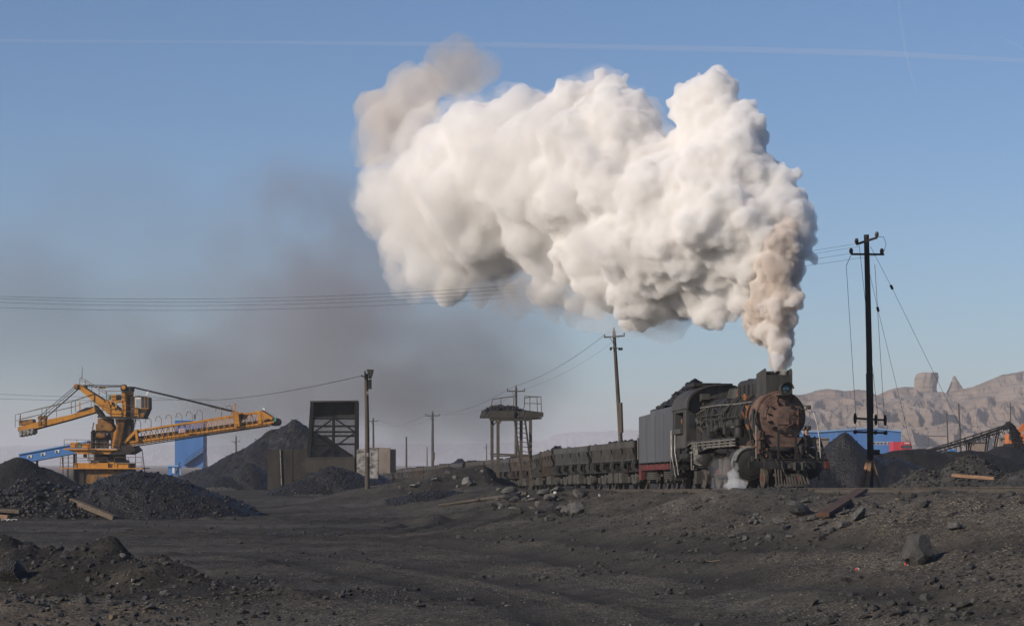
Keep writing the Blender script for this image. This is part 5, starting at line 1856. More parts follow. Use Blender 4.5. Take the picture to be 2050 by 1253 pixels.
# upper arm (back stay arm)
b = plate([(520, 178), (540, 168), (590, 195), (840, 355), (842, 388), (770, 388), (700, 330)], -1.0, -.7)
plate([(520, 178), (540, 168), (590, 195), (840, 355), (842, 388), (770, 388), (700, 330)], .9, 1.2, b)
upper = sp('upper_arm', b, 'yellow')
b = plate([(580, 188), (720, 275), (740, 275), (845, 345), (845, 352), (590, 200)], -.95, 1.1)
sp('arm_top', b, 'stackdark', upper)
sp('arm_sheave', MB().lathe(Q(532, 186, -1.2), (0, 1, 0), [(0, .2), (.1, .3), (2.3, .3), (2.4, .2)], 20), 'yellowdirty', upper, smooth=True)
sp('arm_sheave', MB().lathe(Q(578, 186, -.6), (0, 1, 0), [(0, .15), (.1, .24), (1.3, .24), (1.4, .15)], 20), 'yellowdirty', upper, smooth=True)
b = plate([(722, 280), (845, 280), (845, 292), (722, 292)], -1.0, .9)
plate([(762, 292), (774, 292), (774, 330), (762, 330)], -1.0, -.7, b)
plate([(798, 292), (808, 292), (808, 350), (798, 350)], -1.0, -.7, b)
sp('winch_deck', b, 'yellow')
b = plate([(768, 240), (806, 240), (806, 276), (768, 276)], -.9, .4)
w_ = sp('winch', b, 'yellow', bevel=.06)
sp('winch_motor', MB().lathe(Q(755, 258, -.6), (1, 0, 0), [(-.1, .25), (.25, .27), (.3, .15)], 14), 'green', w_, smooth=True)
sp('winch_drum', MB().lathe(Q(808, 258, -.6), (1, 0, 0), [(0, .3), (.4, .3), (.45, .15)], 14), 'stackdark', w_, smooth=True)
handrail('winch_railing', [(740, 278), (845, 278)], -1.1, 1.0)
b = MB()
for pts in ([(558, 128), (596, 140), (742, 222)], [(558, 142), (600, 156), (745, 238)], [(558, 180), (558, 128)], [(596, 190), (596, 138)], [(640, 215), (640, 170)], [(690, 250), (690, 195)], [(742, 278), (742, 220)]):
    for a, c in zip(pts[:-1], pts[1:]):
        b.beam(Q(*a, -1.1), Q(*c, -1.1), .05)
sp('arm_railing', b, 'stackrail', upper)
sp('lightning_rod', MB().tube([Q(560, 130), Q(564, 45)], [.05, .02], 6), 'stackdark', upper)
handrail('gallery_railing', [(640, 355), (720, 380), (860, 384)], -1.5, 1.1)
# counterweight boom
b = plate([(133, 462), (300, 418), (500, 375), (660, 322), (672, 338), (660, 360), (480, 412), (240, 475), (135, 488)], -1.0, -.75)
plate([(133, 462), (300, 418), (500, 375), (660, 322), (672, 338), (660, 360), (480, 412), (240, 475), (135, 488)], .85, 1.1, b)
plate([(135, 470), (300, 428), (500, 385), (660, 335), (662, 345), (480, 398), (240, 462), (135, 478)], -.75, .85, b)
cw = sp('counterweight_boom', b, 'yellow')
sp('boom_belly', plate([(135, 482), (240, 470), (480, 406), (662, 352), (664, 362), (480, 416), (240, 480), (135, 492)], -.7, .8), 'stackdark', cw)
b = plate([(525, 362), (600, 328), (655, 322), (600, 350)], -1.03, -.98)
sp('boom_knee', b, 'stackdark', cw)
b = plate([(655, 310), (690, 350), (720, 392), (690, 392), (660, 345)], -1.1, 1.1)
sp('boom_foot', b, 'stackdark', cw)
b = MB()
for k in range(4):
    plate([(145 + k * 25, 488 - k * 5), (166 + k * 25, 483 - k * 5), (168 + k * 25, 510 - k * 4), (150 + k * 25, 528 - k * 5)], -1.3, 1.2, b)
sp('counterweight', b, 'limewash', cw)
b = plate([(140, 418), (232, 406), (238, 434), (140, 450)], -.9, .9)
sp('ballast_box', b, 'yellowdirty', cw)
for zx, zy in ((284, 400), (316, 398)):
    b = MB().lathe(Q(zx, zy, -.9), (0, 1, 0), [(0, .2), (.1, .27), (.4, .27), (.5, .2)], 20)
    plate([(zx - 6, zy), (zx + 6, zy), (zx + 10, 445), (zx - 10, 450)], -1.1, -.95, b)
    sp('boom_sheave', b, 'yellowdirty', cw, smooth=True)
handrail('boom_railing', [(118, 462), (300, 415), (500, 370), (655, 318)], -1.05, 1.35, cw, 1.6)
handrail('boom_railing', [(118, 462), (122, 440), (300, 400), (500, 352), (640, 305)], 1.4, 1.2, cw, 1.8)
b = plate([(532, 285), (540, 285), (540, 350), (532, 352)], .9, .96)
sp('sign_post', b, 'yellow', cw)
b = MB()
for a, c in (((522, 184), (285, 384)), ((534, 190), (300, 392)), ((545, 200), (325, 392)), ((545, 205), (330, 396))):
    b.tube([Q(*a, -.9), Q(*c, -.8)], .035, 5)
for a, c in (((585, 175), (850, 178)), ((590, 182), (700, 188)), ((735, 186), (855, 184))):
    b.tube([Q(*a, -.4), Q(*c, -.4)], .05, 5)
b.tube([Q(905, 188, -.5), Q(1250, 270, -.5), Q(1600, 356, -.7)], .075, 6)
b.tube([Q(905, 186, .6), Q(1250, 266, .6), Q(1600, 352, .7)], .075, 6)
for k in range(9):
    f_ = .78 + k * .02
    p_ = Q(905 + 695 * f_, 188 + 166 * f_, -.6)
    b.lathe(p_, (1, 0, -.25), [(-.15, .1), (.15, .14)], 6)
sp('stay_cable', b, 'wire')
b = plate([(685, 182), (722, 182), (735, 188), (718, 198), (688, 196)], -.6, -.2)
sp('pulley_block', b, 'yellowdirty', bevel=.03)
# driver's cab
b = plate([(908, 255), (965, 248), (1030, 258), (1031, 335), (1000, 402), (908, 392)], -1.5, 1.0)
cabn = sp('cab', b, 'stackdark', bevel=.06)
cf = sp('cab_door', plate([(940, 260), (978, 260), (978, 338), (940, 336)], -1.56, -1.505), 'whitepaint', cabn)
for xa, xb in ((944, 957), (960, 974)):
    sp('door_glass', plate([(xa, 270), (xb, 270), (xb, 332), (xa, 330)], -1.58, -1.561), 'paleglass', cf)
for xa, xb in ((982, 1004), (1007, 1024)):
    sp('cab_window', plate([(xa, 272), (xb, 274), (xb, 332), (xa, 332)], -1.53, -1.505), 'window', cabn)
b = MB()
for zx in (936, 980, 1005, 1027):
    plate([(zx - 1.5, 256), (zx + 1.5, 256), (zx + 1.5, 338), (zx - 1.5, 338)], -1.55, -1.5, b)
plate([(912, 333), (1031, 333), (1031, 338), (912, 338)], -1.57, -1.5, b)
plate([(936, 340), (960, 340), (960, 385), (936, 385)], -1.55, -1.5, b)
sp('cab_trim', b, 'yellow', cabn)
sp('cab_skirt', plate([(980, 366), (1004, 366), (996, 398), (955, 396), (960, 370)], -1.54, -1.5), 'yellowdirty', cabn)
b = MB().prism(q2([(998, 244), (1010, 218), (1026, 218), (1014, 246)]), 'y', -.6, -.3)
sp('search_light', b, 'whitepaint', cabn)
handrail('cab_railing', [(862, 392), (935, 394)], -1.9, 1.25)
# main boom: two lattice sides with belt between
LO = [(895, 588), (1880, 440)]
UP = [(940, 487), (1000, 478), (1600, 385), (1790, 356)]


def lo(zx):
    return LO[0][1] + (zx - LO[0][0]) / (LO[1][0] - LO[0][0]) * (LO[1][1] - LO[0][1])


def up(zx):
    return 487 + (zx - 940) / 850 * (356 - 487)


boom = None
for dy in (-1.1, 1.1):
    b = MB()
    b.beam(Q(870, lo(870) - 22, dy), Q(1880, lo(1880) - 14, dy), .2, .2).beam(Q(900, lo(900) - 6, dy), Q(1860, lo(1860) - 2, dy), .12, .12).beam(Q(940, up(940), dy), Q(1790, up(1790), dy), .18, .19)
    b.beam(Q(860, 570, dy), Q(940, up(940), dy), .25, .3)
    n = 22
    for k in range(n):
        xa, xb = 948 + k * 38.3, 948 + (k + .5) * 38.3
        xc = 948 + (k + 1) * 38.3
        b.beam(Q(xa, up(xa), dy), Q(xb, lo(xb) - 22, dy), .06, .06).beam(Q(xb, lo(xb) - 22, dy), Q(xc, up(xc), dy), .06, .06)
    b.beam(Q(1785, 356, dy), Q(1870, 405, dy), .35, .35).beam(Q(1785, 356, dy), Q(1785, lo(1785) - 14, dy), .4, .4).beam(Q(1790, lo(1790) - 20, dy), Q(1830, 392, dy), .25, .25)
    o_ = sp('boom_truss', b, 'yellow', boom)
    boom = boom or o_
b = MB()
b.beam(Q(870, lo(870) - 44, 0), Q(1885, 412, 0), 1.7, .40).beam(Q(900, lo(900) - 14, 0), Q(1870, lo(1870) - 8, 0), 1.4, .14)
for k in range(40):
    zx = 960 + k * 23
    b.box(Q(zx, 0).x - .05, Q(zx, 0).x + .05, -1.05, 1.05, Q(0, lo(zx) - 26).z, Q(0, lo(zx) - 34).z)
sp('belt', b, 'belt', boom)
b = MB().beam(Q(900, lo(900), -1.7), Q(1870, lo(1870) - 4, -1.7), .8, .07).beam(Q(900, lo(900) + 10, -1.7), Q(1850, lo(1850) + 8, -1.7), .06, .06).beam(Q(900, lo(900) + 10, 0), Q(1850, lo(1850) + 8, 0), .06, .06)
for k in range(34):
    zx = 910 + k * 28
    b.beam(Q(zx, lo(zx) + 10, -1.7), Q(zx, lo(zx) - 34, -2.0), .05, .05)
b.beam(Q(900, lo(900) - 32, -2.05), Q(1850, lo(1850) - 34, -2.05), .05, .05)
sp('walkway', b, 'stackrail', boom)
b = MB()
for k in range(9):
    zx = 958 + k * 70 + (60 if k > 6 else 0)
    c_ = Q(zx, up(zx), 0)
    b.tube([c_ + V((.25, -1.1, .0)), c_ + V((.25, -1.05, .9)), c_ + V((.0, -1.0, 1.2)), c_ + V((-.3, -1.0, 1.15)), c_ + V((-.45, -.9, .7))], .035, 5)
loose(b, 'belt_hoop', M['yellowdirty'], boom)
b = plate([(1600, 352), (1640, 358), (1650, 456), (1614, 458)], -1.6, -1.2)
plate([(1600, 352), (1640, 358), (1650, 456), (1614, 458)], 1.2, 1.6, b)
plate([(1640, 380), (1660, 362), (1700, 364), (1680, 402), (1648, 412)], -.9, .9, b)
b.beam(Q(1618, 352, -1.3), Q(1616, 300, -1.3), .14).beam(Q(1616, 318, -1.3), Q(1622, 302, -1.3), .1)
sp('boom_saddle', b, 'yellow', boom)
sp('painted_saddle_shade', plate([(1648, 375), (1680, 372), (1668, 402), (1652, 408)], -1.25, -1.2), 'stackdark', boom)  # thin black sheet stands in for the shade on the saddle
b = plate([(935, 480), (950, 478), (962, 560), (945, 562)], -1.5, -1.15)
sp('boom_frame', b, 'yellow', boom)
for zx, zy in ((1275, 485), ):
    sp('sign', plate([(1240, 474), (1277, 469), (1279, 498), (1241, 503)], -1.9, -1.86), 'whitepaint', boom)
    b = MB()
    for row in range(2):
        for k in range(5):
            p_ = Q(1247 + k * 6.2, 483 + row * 11 - k * .8, -1.91)
            b.beam(p_ + V((0, 0, .16)), p_ + V((0, 0, -.16)), .014).beam(p_ + V((-.13, 0, .05 * (k % 3))), p_ + V((.13, 0, .05 * (k % 2))), .014)
            if k % 2:
                b.beam(p_ + V((-.1, 0, -.14)), p_ + V((.1, 0, -.14)), .014)
    sp('sign_lettering', b, 'trashred', boom)
b = MB().lathe(Q(1895, 425, -1.0), (0, 1, 0), [(0, .3), (.05, .43), (2.0, .43), (2.05, .3)], 26)
head = sp('head_pulley', b, 'stackdark', boom, smooth=True)
b = plate([(1800, 342), (1870, 385), (1910, 440), (1890, 455), (1860, 452), (1872, 400), (1800, 352)], -.9, -.6)
sp('head_guard', b, 'stackdark', boom)
b = plate([(1868, 398), (1885, 392), (1898, 402), (1892, 425), (1872, 420)], -1.15, -.95)
sp('head_drive', b, 'green', boom)
b = plate([(1796, 330), (1815, 330), (1815, 346), (1796, 346)], -.3, .3)
sp('boom_light', b, 'whitepaint', boom)
# ------------------------------------------------------------------ far buildings
Yt = 520


def box_px(b, pxa, pya, pxb, pyb, Y, dy0, dy1, o):
    a, c = at(pxa, pya, Y), at(pxb, pyb, Y)
    return b.box(a.x - o.x, c.x - o.x, dy0, dy1, c.z - o.z, a.z - o.z)


og = at(381, 948, Yt)
og.z = .5
tw = thing('transfer_tower', 'tall blue clad transfer tower with an outside stair, behind the stacker boom', 'tower', loc=og)
box_px(MB(), 350, 841, 407, 935, Yt, 0, 6, og).build('tower_body', M['blue'], tw)
box_px(MB(), 349, 839.5, 408, 842, Yt, -.25, 6.2, og).build('roof', M['bluelight'], tw)
for xx in (352, 403):
    box_px(MB(), xx, 935, xx + 4, 975, Yt, .2, .7, og).build('leg', M['bluelight'], tw)
    box_px(MB(), xx, 935, xx + 4, 975, Yt, 5, 5.5, og).build('leg', M['bluelight'], tw)
box_px(MB(), 386, 829, 389, 840, Yt, 2, 2.4, og).build('vent_pipe', M['soot'], tw)
q = lambda px, py, dy=0: at(px, py, Yt) + V((0, dy, 0)) - og
b = MB().beam(q(370, 931, -.5), q(411, 903, -.5), 1.0, .15)
for dz in (.6, 1.2):
    b.beam(q(372, 931, -1) + V((0, 0, dz)), q(411, 903, -1) + V((0, 0, dz)), .08)
for k in range(9):
    p_ = q(372, 931, -1).lerp(q(411, 903, -1), k / 8)
    b.beam(p_, p_ + V((0, 0, 1.2)), .06)
b.beam(q(374, 935, -.5), q(390, 935, -.5), 1, .15)
b.build('stair', M['soot'], tw)
b = MB()
for px in (408, 414.5):
    b.beam(q(px, 877, -.5), q(px, 903, -.5), .08)
for py in (877, 885, 893, 902):
    b.beam(q(408, py, -.5), q(414.5, py, -.5), .08)
b.build('ladder_cage', M['soot'], tw)
og = at(346, 948, 500)
og.z = .5
ht = thing('site_hut', 'small pale blue hut with a white door at the foot of the blue tower', 'hut', loc=og)
box_px(MB(), 336, 932, 356, 972, 500, 0, 2.5, og).build('hut_wall', M['blue'], ht)
box_px(MB(), 335, 931, 358, 934, 500, -.3, 2.8, og).build('hut_roof', M['bluelight'], ht)
box_px(MB(), 345, 935, 349.5, 947, 500, -.06, -.01, og).build('door', M['whitepaint'], ht)
b = MB().beam(at(357, 932, 500) - og, at(352, 950, 500) - og, .15).beam(at(360, 925, 500) - og, at(352, 948, 500) - og, .2)
b.build('stair', M['soot'], ht)
# inclined conveyor gallery left of the stacker
Yg = 330
og = at(95, 905, Yg)
gal = thing('conveyor_gallery', 'sloping blue covered conveyor gallery with three small windows, left of the stacker', 'conveyor gallery', loc=og)
q = lambda px, py: at(px, py, Yg) - og
pz = lambda pts: [(q(*p_).x, q(*p_).z) for p_ in pts]
MB().prism(pz([(38, 908.5), (140, 889), (175, 884), (175, 905), (140, 909), (60, 924), (38, 921)]), 'y', 0, 3).build('gallery_wall', M['blue'], gal)
MB().prism(pz([(37, 908), (175, 882), (175, 884.5), (37, 910)]), 'y', -.2, 3.2).build('gallery_roof', M['bluelight'], gal)
for px, py in ((59, 914.3), (86, 909.5), (114, 903.8)):
    w_ = MB().prism(pz([(px - 4, py - 2.4), (px + 5, py - 4), (px + 5, py + 1.4), (px - 4, py + 3)]), 'y', -.06, -.01).build('window', M['whitepaint'], gal)
    MB().prism(pz([(px - 2.5, py - 1.6), (px + 1.2, py - 2.2), (px + 1.2, py + 1.4), (px - 2.5, py + 2)]), 'y', -.09, -.065).build('pane', M['window'], w_)
b = MB()
for px in (70, 145):
    b.beam(q(px, 905) + V((0, 1.5, 0)), V((q(px, 905).x, 1.5, .4 - og.z)), .3)
b.build('trestle', M['soot'], gal)

# blue works hall behind the engine, right
Yb2 = 600
og = at(1720, 905, Yb2)
hall = thing('works_hall', 'long low blue works hall with a shallow gable, behind the coal piles', 'building', loc=og)
q = lambda px, py: at(px, py, Yb2) - og
pz = lambda pts: [(q(*p_).x, q(*p_).z) for p_ in pts]
MB().prism(pz([(1560, 864.5), (1638, 864), (1740, 857), (1804, 863.5), (1804, 935), (1560, 935)]), 'y', 0, 22).build('hall_wall', M['blue'], hall)
MB().prism(pz([(1558, 862.5), (1638, 862.5), (1740, 855.5), (1806, 862), (1806, 864.5), (1740, 858), (1638, 865), (1558, 865)]), 'y', -.4, 22.4).build('hall_roof', M['bluelight'], hall)
for k in range(6):
    px = 1747 + k * 7.3
    w_ = MB().prism(pz([(px, 884), (px + 6, 884), (px + 6, 890), (px, 890)]), 'y', -.08, -.01).build('window', M['whitepaint'], hall)
    MB().prism(pz([(px + .8, 884.8), (px + 2.8, 884.8), (px + 2.8, 889.2), (px + .8, 889.2)]), 'y', -.12, -.085).prism(pz([(px + 3.3, 884.8), (px + 5.2, 884.8), (px + 5.2, 889.2), (px + 3.3, 889.2)]), 'y', -.12, -.085).build('pane', M['window'], w_)
MB().prism(pz([(1675, 864), (1676, 864), (1676, 930), (1675, 930)]), 'y', -.1, -.01).build('down_pipe', M['bluelight'], hall)
# red truck
og = at(1807, 905, 585)
tr = thing('truck', 'bright red truck with a pale lettered front panel, parked right of the blue hall', 'truck', loc=og)
q = lambda px, py: at(px, py, 585) - og
pz = lambda pts: [(q(*p_).x, q(*p_).z) for p_ in pts]
MB().prism(pz([(1789, 884), (1804, 884), (1804, 912), (1789, 912)]), 'y', .3, 7).build('cargo_box', M['truckred'], tr)
cb = MB().prism(pz([(1803, 888), (1806, 884), (1822, 884), (1824, 890), (1824, 915), (1803, 915)]), 'y', -.6, 2).build('truck_cab', M['truckred'], tr, bevel=.08)
MB().prism(pz([(1806, 891), (1822, 891), (1823, 897), (1805, 897)]), 'y', -.68, -.61).build('windscreen', M['window'], cb)
b = MB()
for k in range(4):
    px = 1810 + k * 2.6
    b.prism(pz([(px, 885.5), (px + 1.8, 885.5), (px + 1.8, 888), (px, 888)]), 'y', -.66, -.61)
b.build('panel_lettering', M['whitepaint'], cb)
for px in (1803, 1824):
    MB().prism(pz([(px - .8, 891), (px + .8, 891), (px + .8, 896), (px - .8, 896)]), 'y', -.9, -.7).build('mirror', M['soot'], cb)

# belt conveyor pouring coal at the right edge
Yc = 290
og = at(1950, 905, Yc)
og.z = .5
cv = thing('belt_conveyor', 'black inclined belt conveyor tipping coal at its raised right end', 'conveyor', loc=og)
q = lambda px, py, dy=0: at(px, py, Yc) + V((0, dy, 0)) - og
b = MB()
for dy in (-.5, .5):
    b.beam(q(1856, 904, dy), q(1940, 881, dy), .16, .22).beam(q(1940, 881, dy), q(2012, 855, dy), .16, .22).beam(q(1870, 908, dy), q(2005, 864, dy), .1, .1)
    for k in range(16):
        f_ = k / 15
        a = q(1862, 902.5, dy).lerp(q(2006, 857.5, dy), f_)
        b.beam(a + V((0, 0, -.05)), a + V((.25, 0, -.75)), .08, .08)
fr = b.build('frame', M['grid'], cv)
b = MB().beam(q(1856, 901, 0), q(2014, 850.5, 0), .95, .12)
b.lathe(q(2013, 855, -.55), (0, 1, 0), [(0, .3), (.05, .36), (1.05, .36), (1.1, .3)], 16)
b.build('belt', M['belt'], cv)
b = MB()
for px, py in ((1902, 888), (1915, 885), (1929, 879), (1946, 874), (1962, 868.5), (1979, 863), (1995, 857)):
    p_ = q(px, py, -.6)
    b.prism([(p_.x - .12, p_.z - .25), (p_.x + .05, p_.z + .25), (p_.x + .2, p_.z - .3)], 'y', -.7, -.55)
b.build('roller_bracket', M['grid'], cv)
b = MB()
for dy in (-.6, .6):
    b.beam(q(1979, 866, dy), V((q(1965, 0).x, dy, 0)), .14).beam(q(1998, 862, dy), V((q(1980, 0).x, dy, 0)), .14).beam(q(1976, 872, dy), q(2000, 866, dy), .1)
    b.beam(q(1936, 884, dy), V((q(1940, 0).x, dy, 0)), .14).beam(q(1944, 884, dy), V((q(1925, 0).x, dy, 0)), .14)
b.build('trestle_leg', M['grid'], cv)
p_ = q(1903, 905, -.9)
b = MB().box(p_.x - .5, p_.x + .5, -1.6, -.8, p_.z - .6, p_.z + .35)
b.build('drive_box', M['blue'], cv, bevel=.05)
# falling coal: a curving, ragged fan of grains
rn = random.Random(12)
b = MB()
og2 = at(2014, 852, Yc)
for k in range(1500):
    t_ = rn.random() ** .75 * 1.12
    vx = rn.uniform(.85, 2.4)
    x_ = vx * t_ + rn.gauss(0, .05)
    z_ = .25 + .9 * t_ - 4.0 * t_ * t_ + rn.gauss(0, .06)
    b.lump((x_, rn.gauss(0, .22), z_), rn.uniform(.05, .14), rn, 1.0)
o = b.build('falling_coal', M['coaldark'], fix=False)
o.location = og2
tag(o, 'stream of coal falling in an arc off the end of the belt conveyor', 'falling coal')
kind(o, 'stuff')
# excavator and sheds behind the stream
Ye = 400
og = at(2030, 890, Ye)
og.z = .4
ex = thing('excavator', 'orange excavator half hidden behind the stream of falling coal', 'excavator', loc=og)
q = lambda px, py, dy=0: at(px, py, Ye) + V((0, dy, 0)) - og
pz = lambda pts: [(q(*p_).x, q(*p_).z) for p_ in pts]
hs = MB().prism(pz([(2018, 868), (2062, 868), (2064, 888), (2018, 888)]), 'y', 0, 2.6).build('house', M['excav'], ex, bevel=.08)
MB().prism(pz([(2020, 860), (2034, 860), (2036, 880), (2020, 880)]), 'y', -.2, 1.2).build('cab', M['window'], ex, bevel=.05)
MB().beam(q(2036, 872, .6), q(2052, 850, .6), .6, .8).beam(q(2052, 850, .6), q(2085, 862, .6), .5, .6).build('boom', M['excav'], ex)
for dy in (-.2, 2.0):
    MB().box(q(2014, 0).x, q(2070, 0).x, dy, dy + .6, -.1, q(0, 888).z).build('crawler_track', M['dark'], ex, bevel=.2)
for lab, xa, xb, ya, yd in (('tan shed with a flat roof seen under the belt conveyor', 1944, 1977, 884, 430), ('whitish frame hut right of the tan shed, under the conveyor end', 2000, 2012, 876, 440)):
    og = at((xa + xb) / 2, 895, yd)
    og.z = .4
    o = thing('shed', lab, 'shed', loc=og)
    box_px(MB(), xa, ya + 1, xb, 935, yd, 0, 3, og).build('shed_wall', M['shed'], o)
    box_px(MB(), xa - 1, ya - 1, xb + 1, ya + 1, yd, -.3, 3.3, og).build('shed_roof', M['brownwall'], o)
    box_px(MB(), xa + 3, ya + 3, xa + 6, ya + 7, yd, -.05, -.01, og).build('shed_window', M['window'], o)
# low brown hut edge just right of the engine
og = at(1651, 885, 300)
og.z = .4
o = thing('shed', 'brown timber hut corner showing between the engine and the blue hall', 'shed', loc=og)
box_px(MB(), 1636, 878, 1660, 950, 300, 0, 3, og).build('shed_wall', M['brownwall'], o)
box_px(MB(), 1635, 876, 1660.5, 878.5, 300, -.2, 3.2, og).build('shed_roof', M['brownwall'], o)
# ------------------------------------------------------------------ coal piles
def hit(px, py, lo_=32, hi_=330):
    """where the sight line through a picture point meets the ground"""
    prev = lo_
    for Y in np.geomspace(lo_, hi_, 260):
        p = at(px, py, Y)
        if p.z <= gz(p.x, p.y):
            for _ in range(12):
                m_ = (prev + Y) / 2
                p = at(px, py, m_)
                if p.z <= gz(p.x, p.y):
                    Y = m_
                else:
                    prev = m_
            return at(px, py, Y)
        prev = Y
    return at(px, py, hi_)


def coal_pile(lab, px, top, Y, rx, ry, seed, lumps=0, rmin=.03, rmax=.12, mat='coal', peaks=None, res=.22, rough=.1, base=None, sharp=1.0, mix=None, round_=.16, name='coal_pile', cat='coal pile', group=None):
    """a tipped cone: rises to the picture height top at depth Y, feet sunk in the ground"""
    rn = random.Random(seed)
    c = at(px, top, Y)
    z0 = gz(c.x, c.y) if base is None else base
    h = c.z - z0
    nx, ny = int(2.9 * rx / res), int(2.6 * ry / res)
    xs = np.linspace(-1.45 * rx, 1.45 * rx, nx)
    ys_ = np.linspace(-1.3 * ry, 1.3 * ry, ny)
    gx, gy = np.meshgrid(xs, ys_)
    wob = 1 + .16 * fbm(gx + 50, gy, .7 / max(rx, 1) * 1.6, 3, seed)
    z = np.full(gx.shape, -1.0)
    for (ox, oy, hh, sc_) in (peaks or [(0, 0, 1, 1)]):
        r = np.hypot((gx - ox) / rx, (gy - oy) / ry) * wob / sc_
        rr = np.sqrt(r * r + round_ * round_) - round_
        z = np.maximum(z, hh * h * (1 - rr ** sharp / (math.sqrt(1 + round_ * round_) - round_)))
    z = z + rough * (fbm(gx, gy, .8, 5, seed + 3)) * np.clip((z / h + .25), 0, 1) + rough * .5 * fbm(gx, gy, 3.0, 3, seed + 5)
    z = z - (h + 1) * sst(.86, .99, np.maximum(np.abs(gx) / (1.45 * rx), np.abs(gy) / (1.3 * ry)))
    b = MB()
    idx = np.arange(nx * ny).reshape(ny, nx)
    gnd = ground(gx + c.x, gy + c.y, False)
    zz = np.maximum(z, gnd - z0 - .35)
    b.add(np.stack([gx.ravel(), gy.ravel(), zz.ravel()], 1).tolist(), np.stack([idx[:-1, :-1].ravel(), idx[:-1, 1:].ravel(), idx[1:, 1:].ravel(), idx[1:, :-1].ravel()], 1).tolist())
    for k in range(lumps):
        for _ in range(30):
            i, j = rn.randrange(0, ny), rn.randrange(0, nx)
            if z[i, j] > gnd[i, j] - z0 - .12 and gy[i, j] < ry * .35:
                break
        r = rmin + (rmax - rmin) * rn.random() ** 3
        b.lump((gx[i, j] + rn.uniform(-res, res) / 2, gy[i, j] + rn.uniform(-res, res) / 2, zz[i, j] + r * .15), r, rn)
    o = b.build(name, M[mat], fix=False)
    o.location = (c.x, c.y, z0)
    return tag(o, lab, cat, group)


coal_pile('pile of big blocky coal at the left edge, in front of the dark smooth pile', 62, 962, 131, 4.6, 4.2, 1, 1500, .07, .24, rough=.14, peaks=[(0, 0, 1, 1), (1.7, -.4, .8, .8), (-2.5, 0, .9, 1)])
coal_pile('broad rounded pile of rubbly coal in front of the stacker', 275, 944, 132, 5.6, 5.2, 2, 1900, .03, .15, rough=.12, peaks=[(0, 0, 1, 1), (1.0, 0, .93, 1), (-1.8, -.6, .74, .9)], mat='coal', round_=.3)
coal_pile('smooth black pile at the left edge behind the blocky coal', 38, 915, 200, 5.2, 5, 3, 120, .03, .12, mat='coaldark', peaks=[(0, 0, 1, 1), (2.0, .4, .72, .75), (-3, 0, .95, 1)], res=.3)
coal_pile('tall dark pile whose black slope runs down toward the stacker', 560, 856, 262, 11.5, 9, 4, 200, .04, .15, mat='coaldark', peaks=[(0, 0, 1, 1), (-1.4, .5, .86, .9)], res=.4, rough=.16, round_=.06)
coal_pile('tallest pointed coal pile behind the barred coal screen', 592, 843, 240, 11, 9, 5, 1500, .03, .14, peaks=[(0, 0, 1, .92), (-1.9, -.8, .80, .9), (1.5, -2, .7, .8)], res=.35, rough=.18, round_=.05)
coal_pile('heap of loose nut coal between the big pile and the dark wall', 497, 928, 222, 3.6, 3.6, 6, 900, .03, .11, peaks=[(0, 0, 1, 1), (-2, -1.5, .5, .9)])
coal_pile('heap of glossy nut coal piled against the foot of the barred coal screen', 668, 936, 186, 4.4, 3.8, 7, 2200, .03, .11, peaks=[(0, 0, 1, 1), (1.2, -.3, .8, .8), (-1.6, -1, .62, .9)], round_=.25)
coal_pile('low spread of nut coal left of the fallen pipe', 872, 981, 140, 2.3, 2.2, 8, 1100, .025, .09, round_=.3, rough=.06)
coal_pile('tiny scatter heap of coal on the open yard floor', 605, 1070, 99, 1.25, .8, 9, 260, .02, .06, round_=.4, rough=.03, res=.12)
coal_pile('grey coal pile with a rounded top in front of the blue hall', 1693, 868, 168, 5.6, 5, 10, 500, .03, .12, base=1.2, peaks=[(0, 0, 1, .85), (-3, -.5, .75, .9), (3.2, .5, .58, .95)], res=.3, round_=.12)
coal_pile('long low dark pile between guyed pole and belt conveyor', 1830, 898, 225, 10, 5, 11, 200, .03, .12, base=.6, mat='coaldark', peaks=[(0, 0, 1, 1), (-6, 0, 1.0, 1), (5.5, 0, .95, .9), (-11, 0, .9, 1)], res=.4, round_=.3)  # the shadow on this pile is put into its darker colour
coal_pile('big dark pile at the right edge under the belt conveyor end', 2010, 893, 275, 8, 7, 12, 200, .04, .14, base=.6, mat='coaldark', peaks=[(0, 0, 1, 1), (-6, 1, .9, .8), (5, 0, 1.15, 1), (10, 0, 1.05, 1)], res=.4, round_=.2)
coal_pile('stony rubble heap right behind the rails, right of the guyed pole', 1938, 916, 91, 3.0, 2.6, 13, 1700, .025, .12, mat='crumb', peaks=[(0, 0, 1, 1), (-1.6, -.2, .72, .8), (2.4, .3, .5, .9)], res=.13, rough=.12, name='rubble_heap', cat='rubble heap', round_=.2)
coal_pile('low stony heap at the right picture edge behind the rails', 2060, 940, 84, 1.8, 2.0, 14, 500, .02, .09, mat='crumb', res=.13, name='rubble_heap', cat='rubble heap', round_=.3)
coal_pile('rough black spoil heap on the near edge of the rails below the cowcatcher', 1578, 980, 87.5, 1.9, 1.3, 15, 700, .02, .10, mat='crumb', res=.1, rough=.1, name='rubble_heap', cat='rubble heap', round_=.3)

# ------------------------------------------------------------------ single rocks
PROTO = {}


def rock_mesh(mat, k, big=True):
    key = (mat, k, big)
    if key not in PROTO:
        rn = random.Random(hash((k, 31)) & 0xffff)
        b = MB().lump((0, 0, 0), 1, rn, .85, big)
        me = bpy.data.meshes.new('rock')
        me.from_pydata(b.v, [], b.f)
        me.materials.append(M[mat])
        PROTO[key] = me
    return PROTO[key]


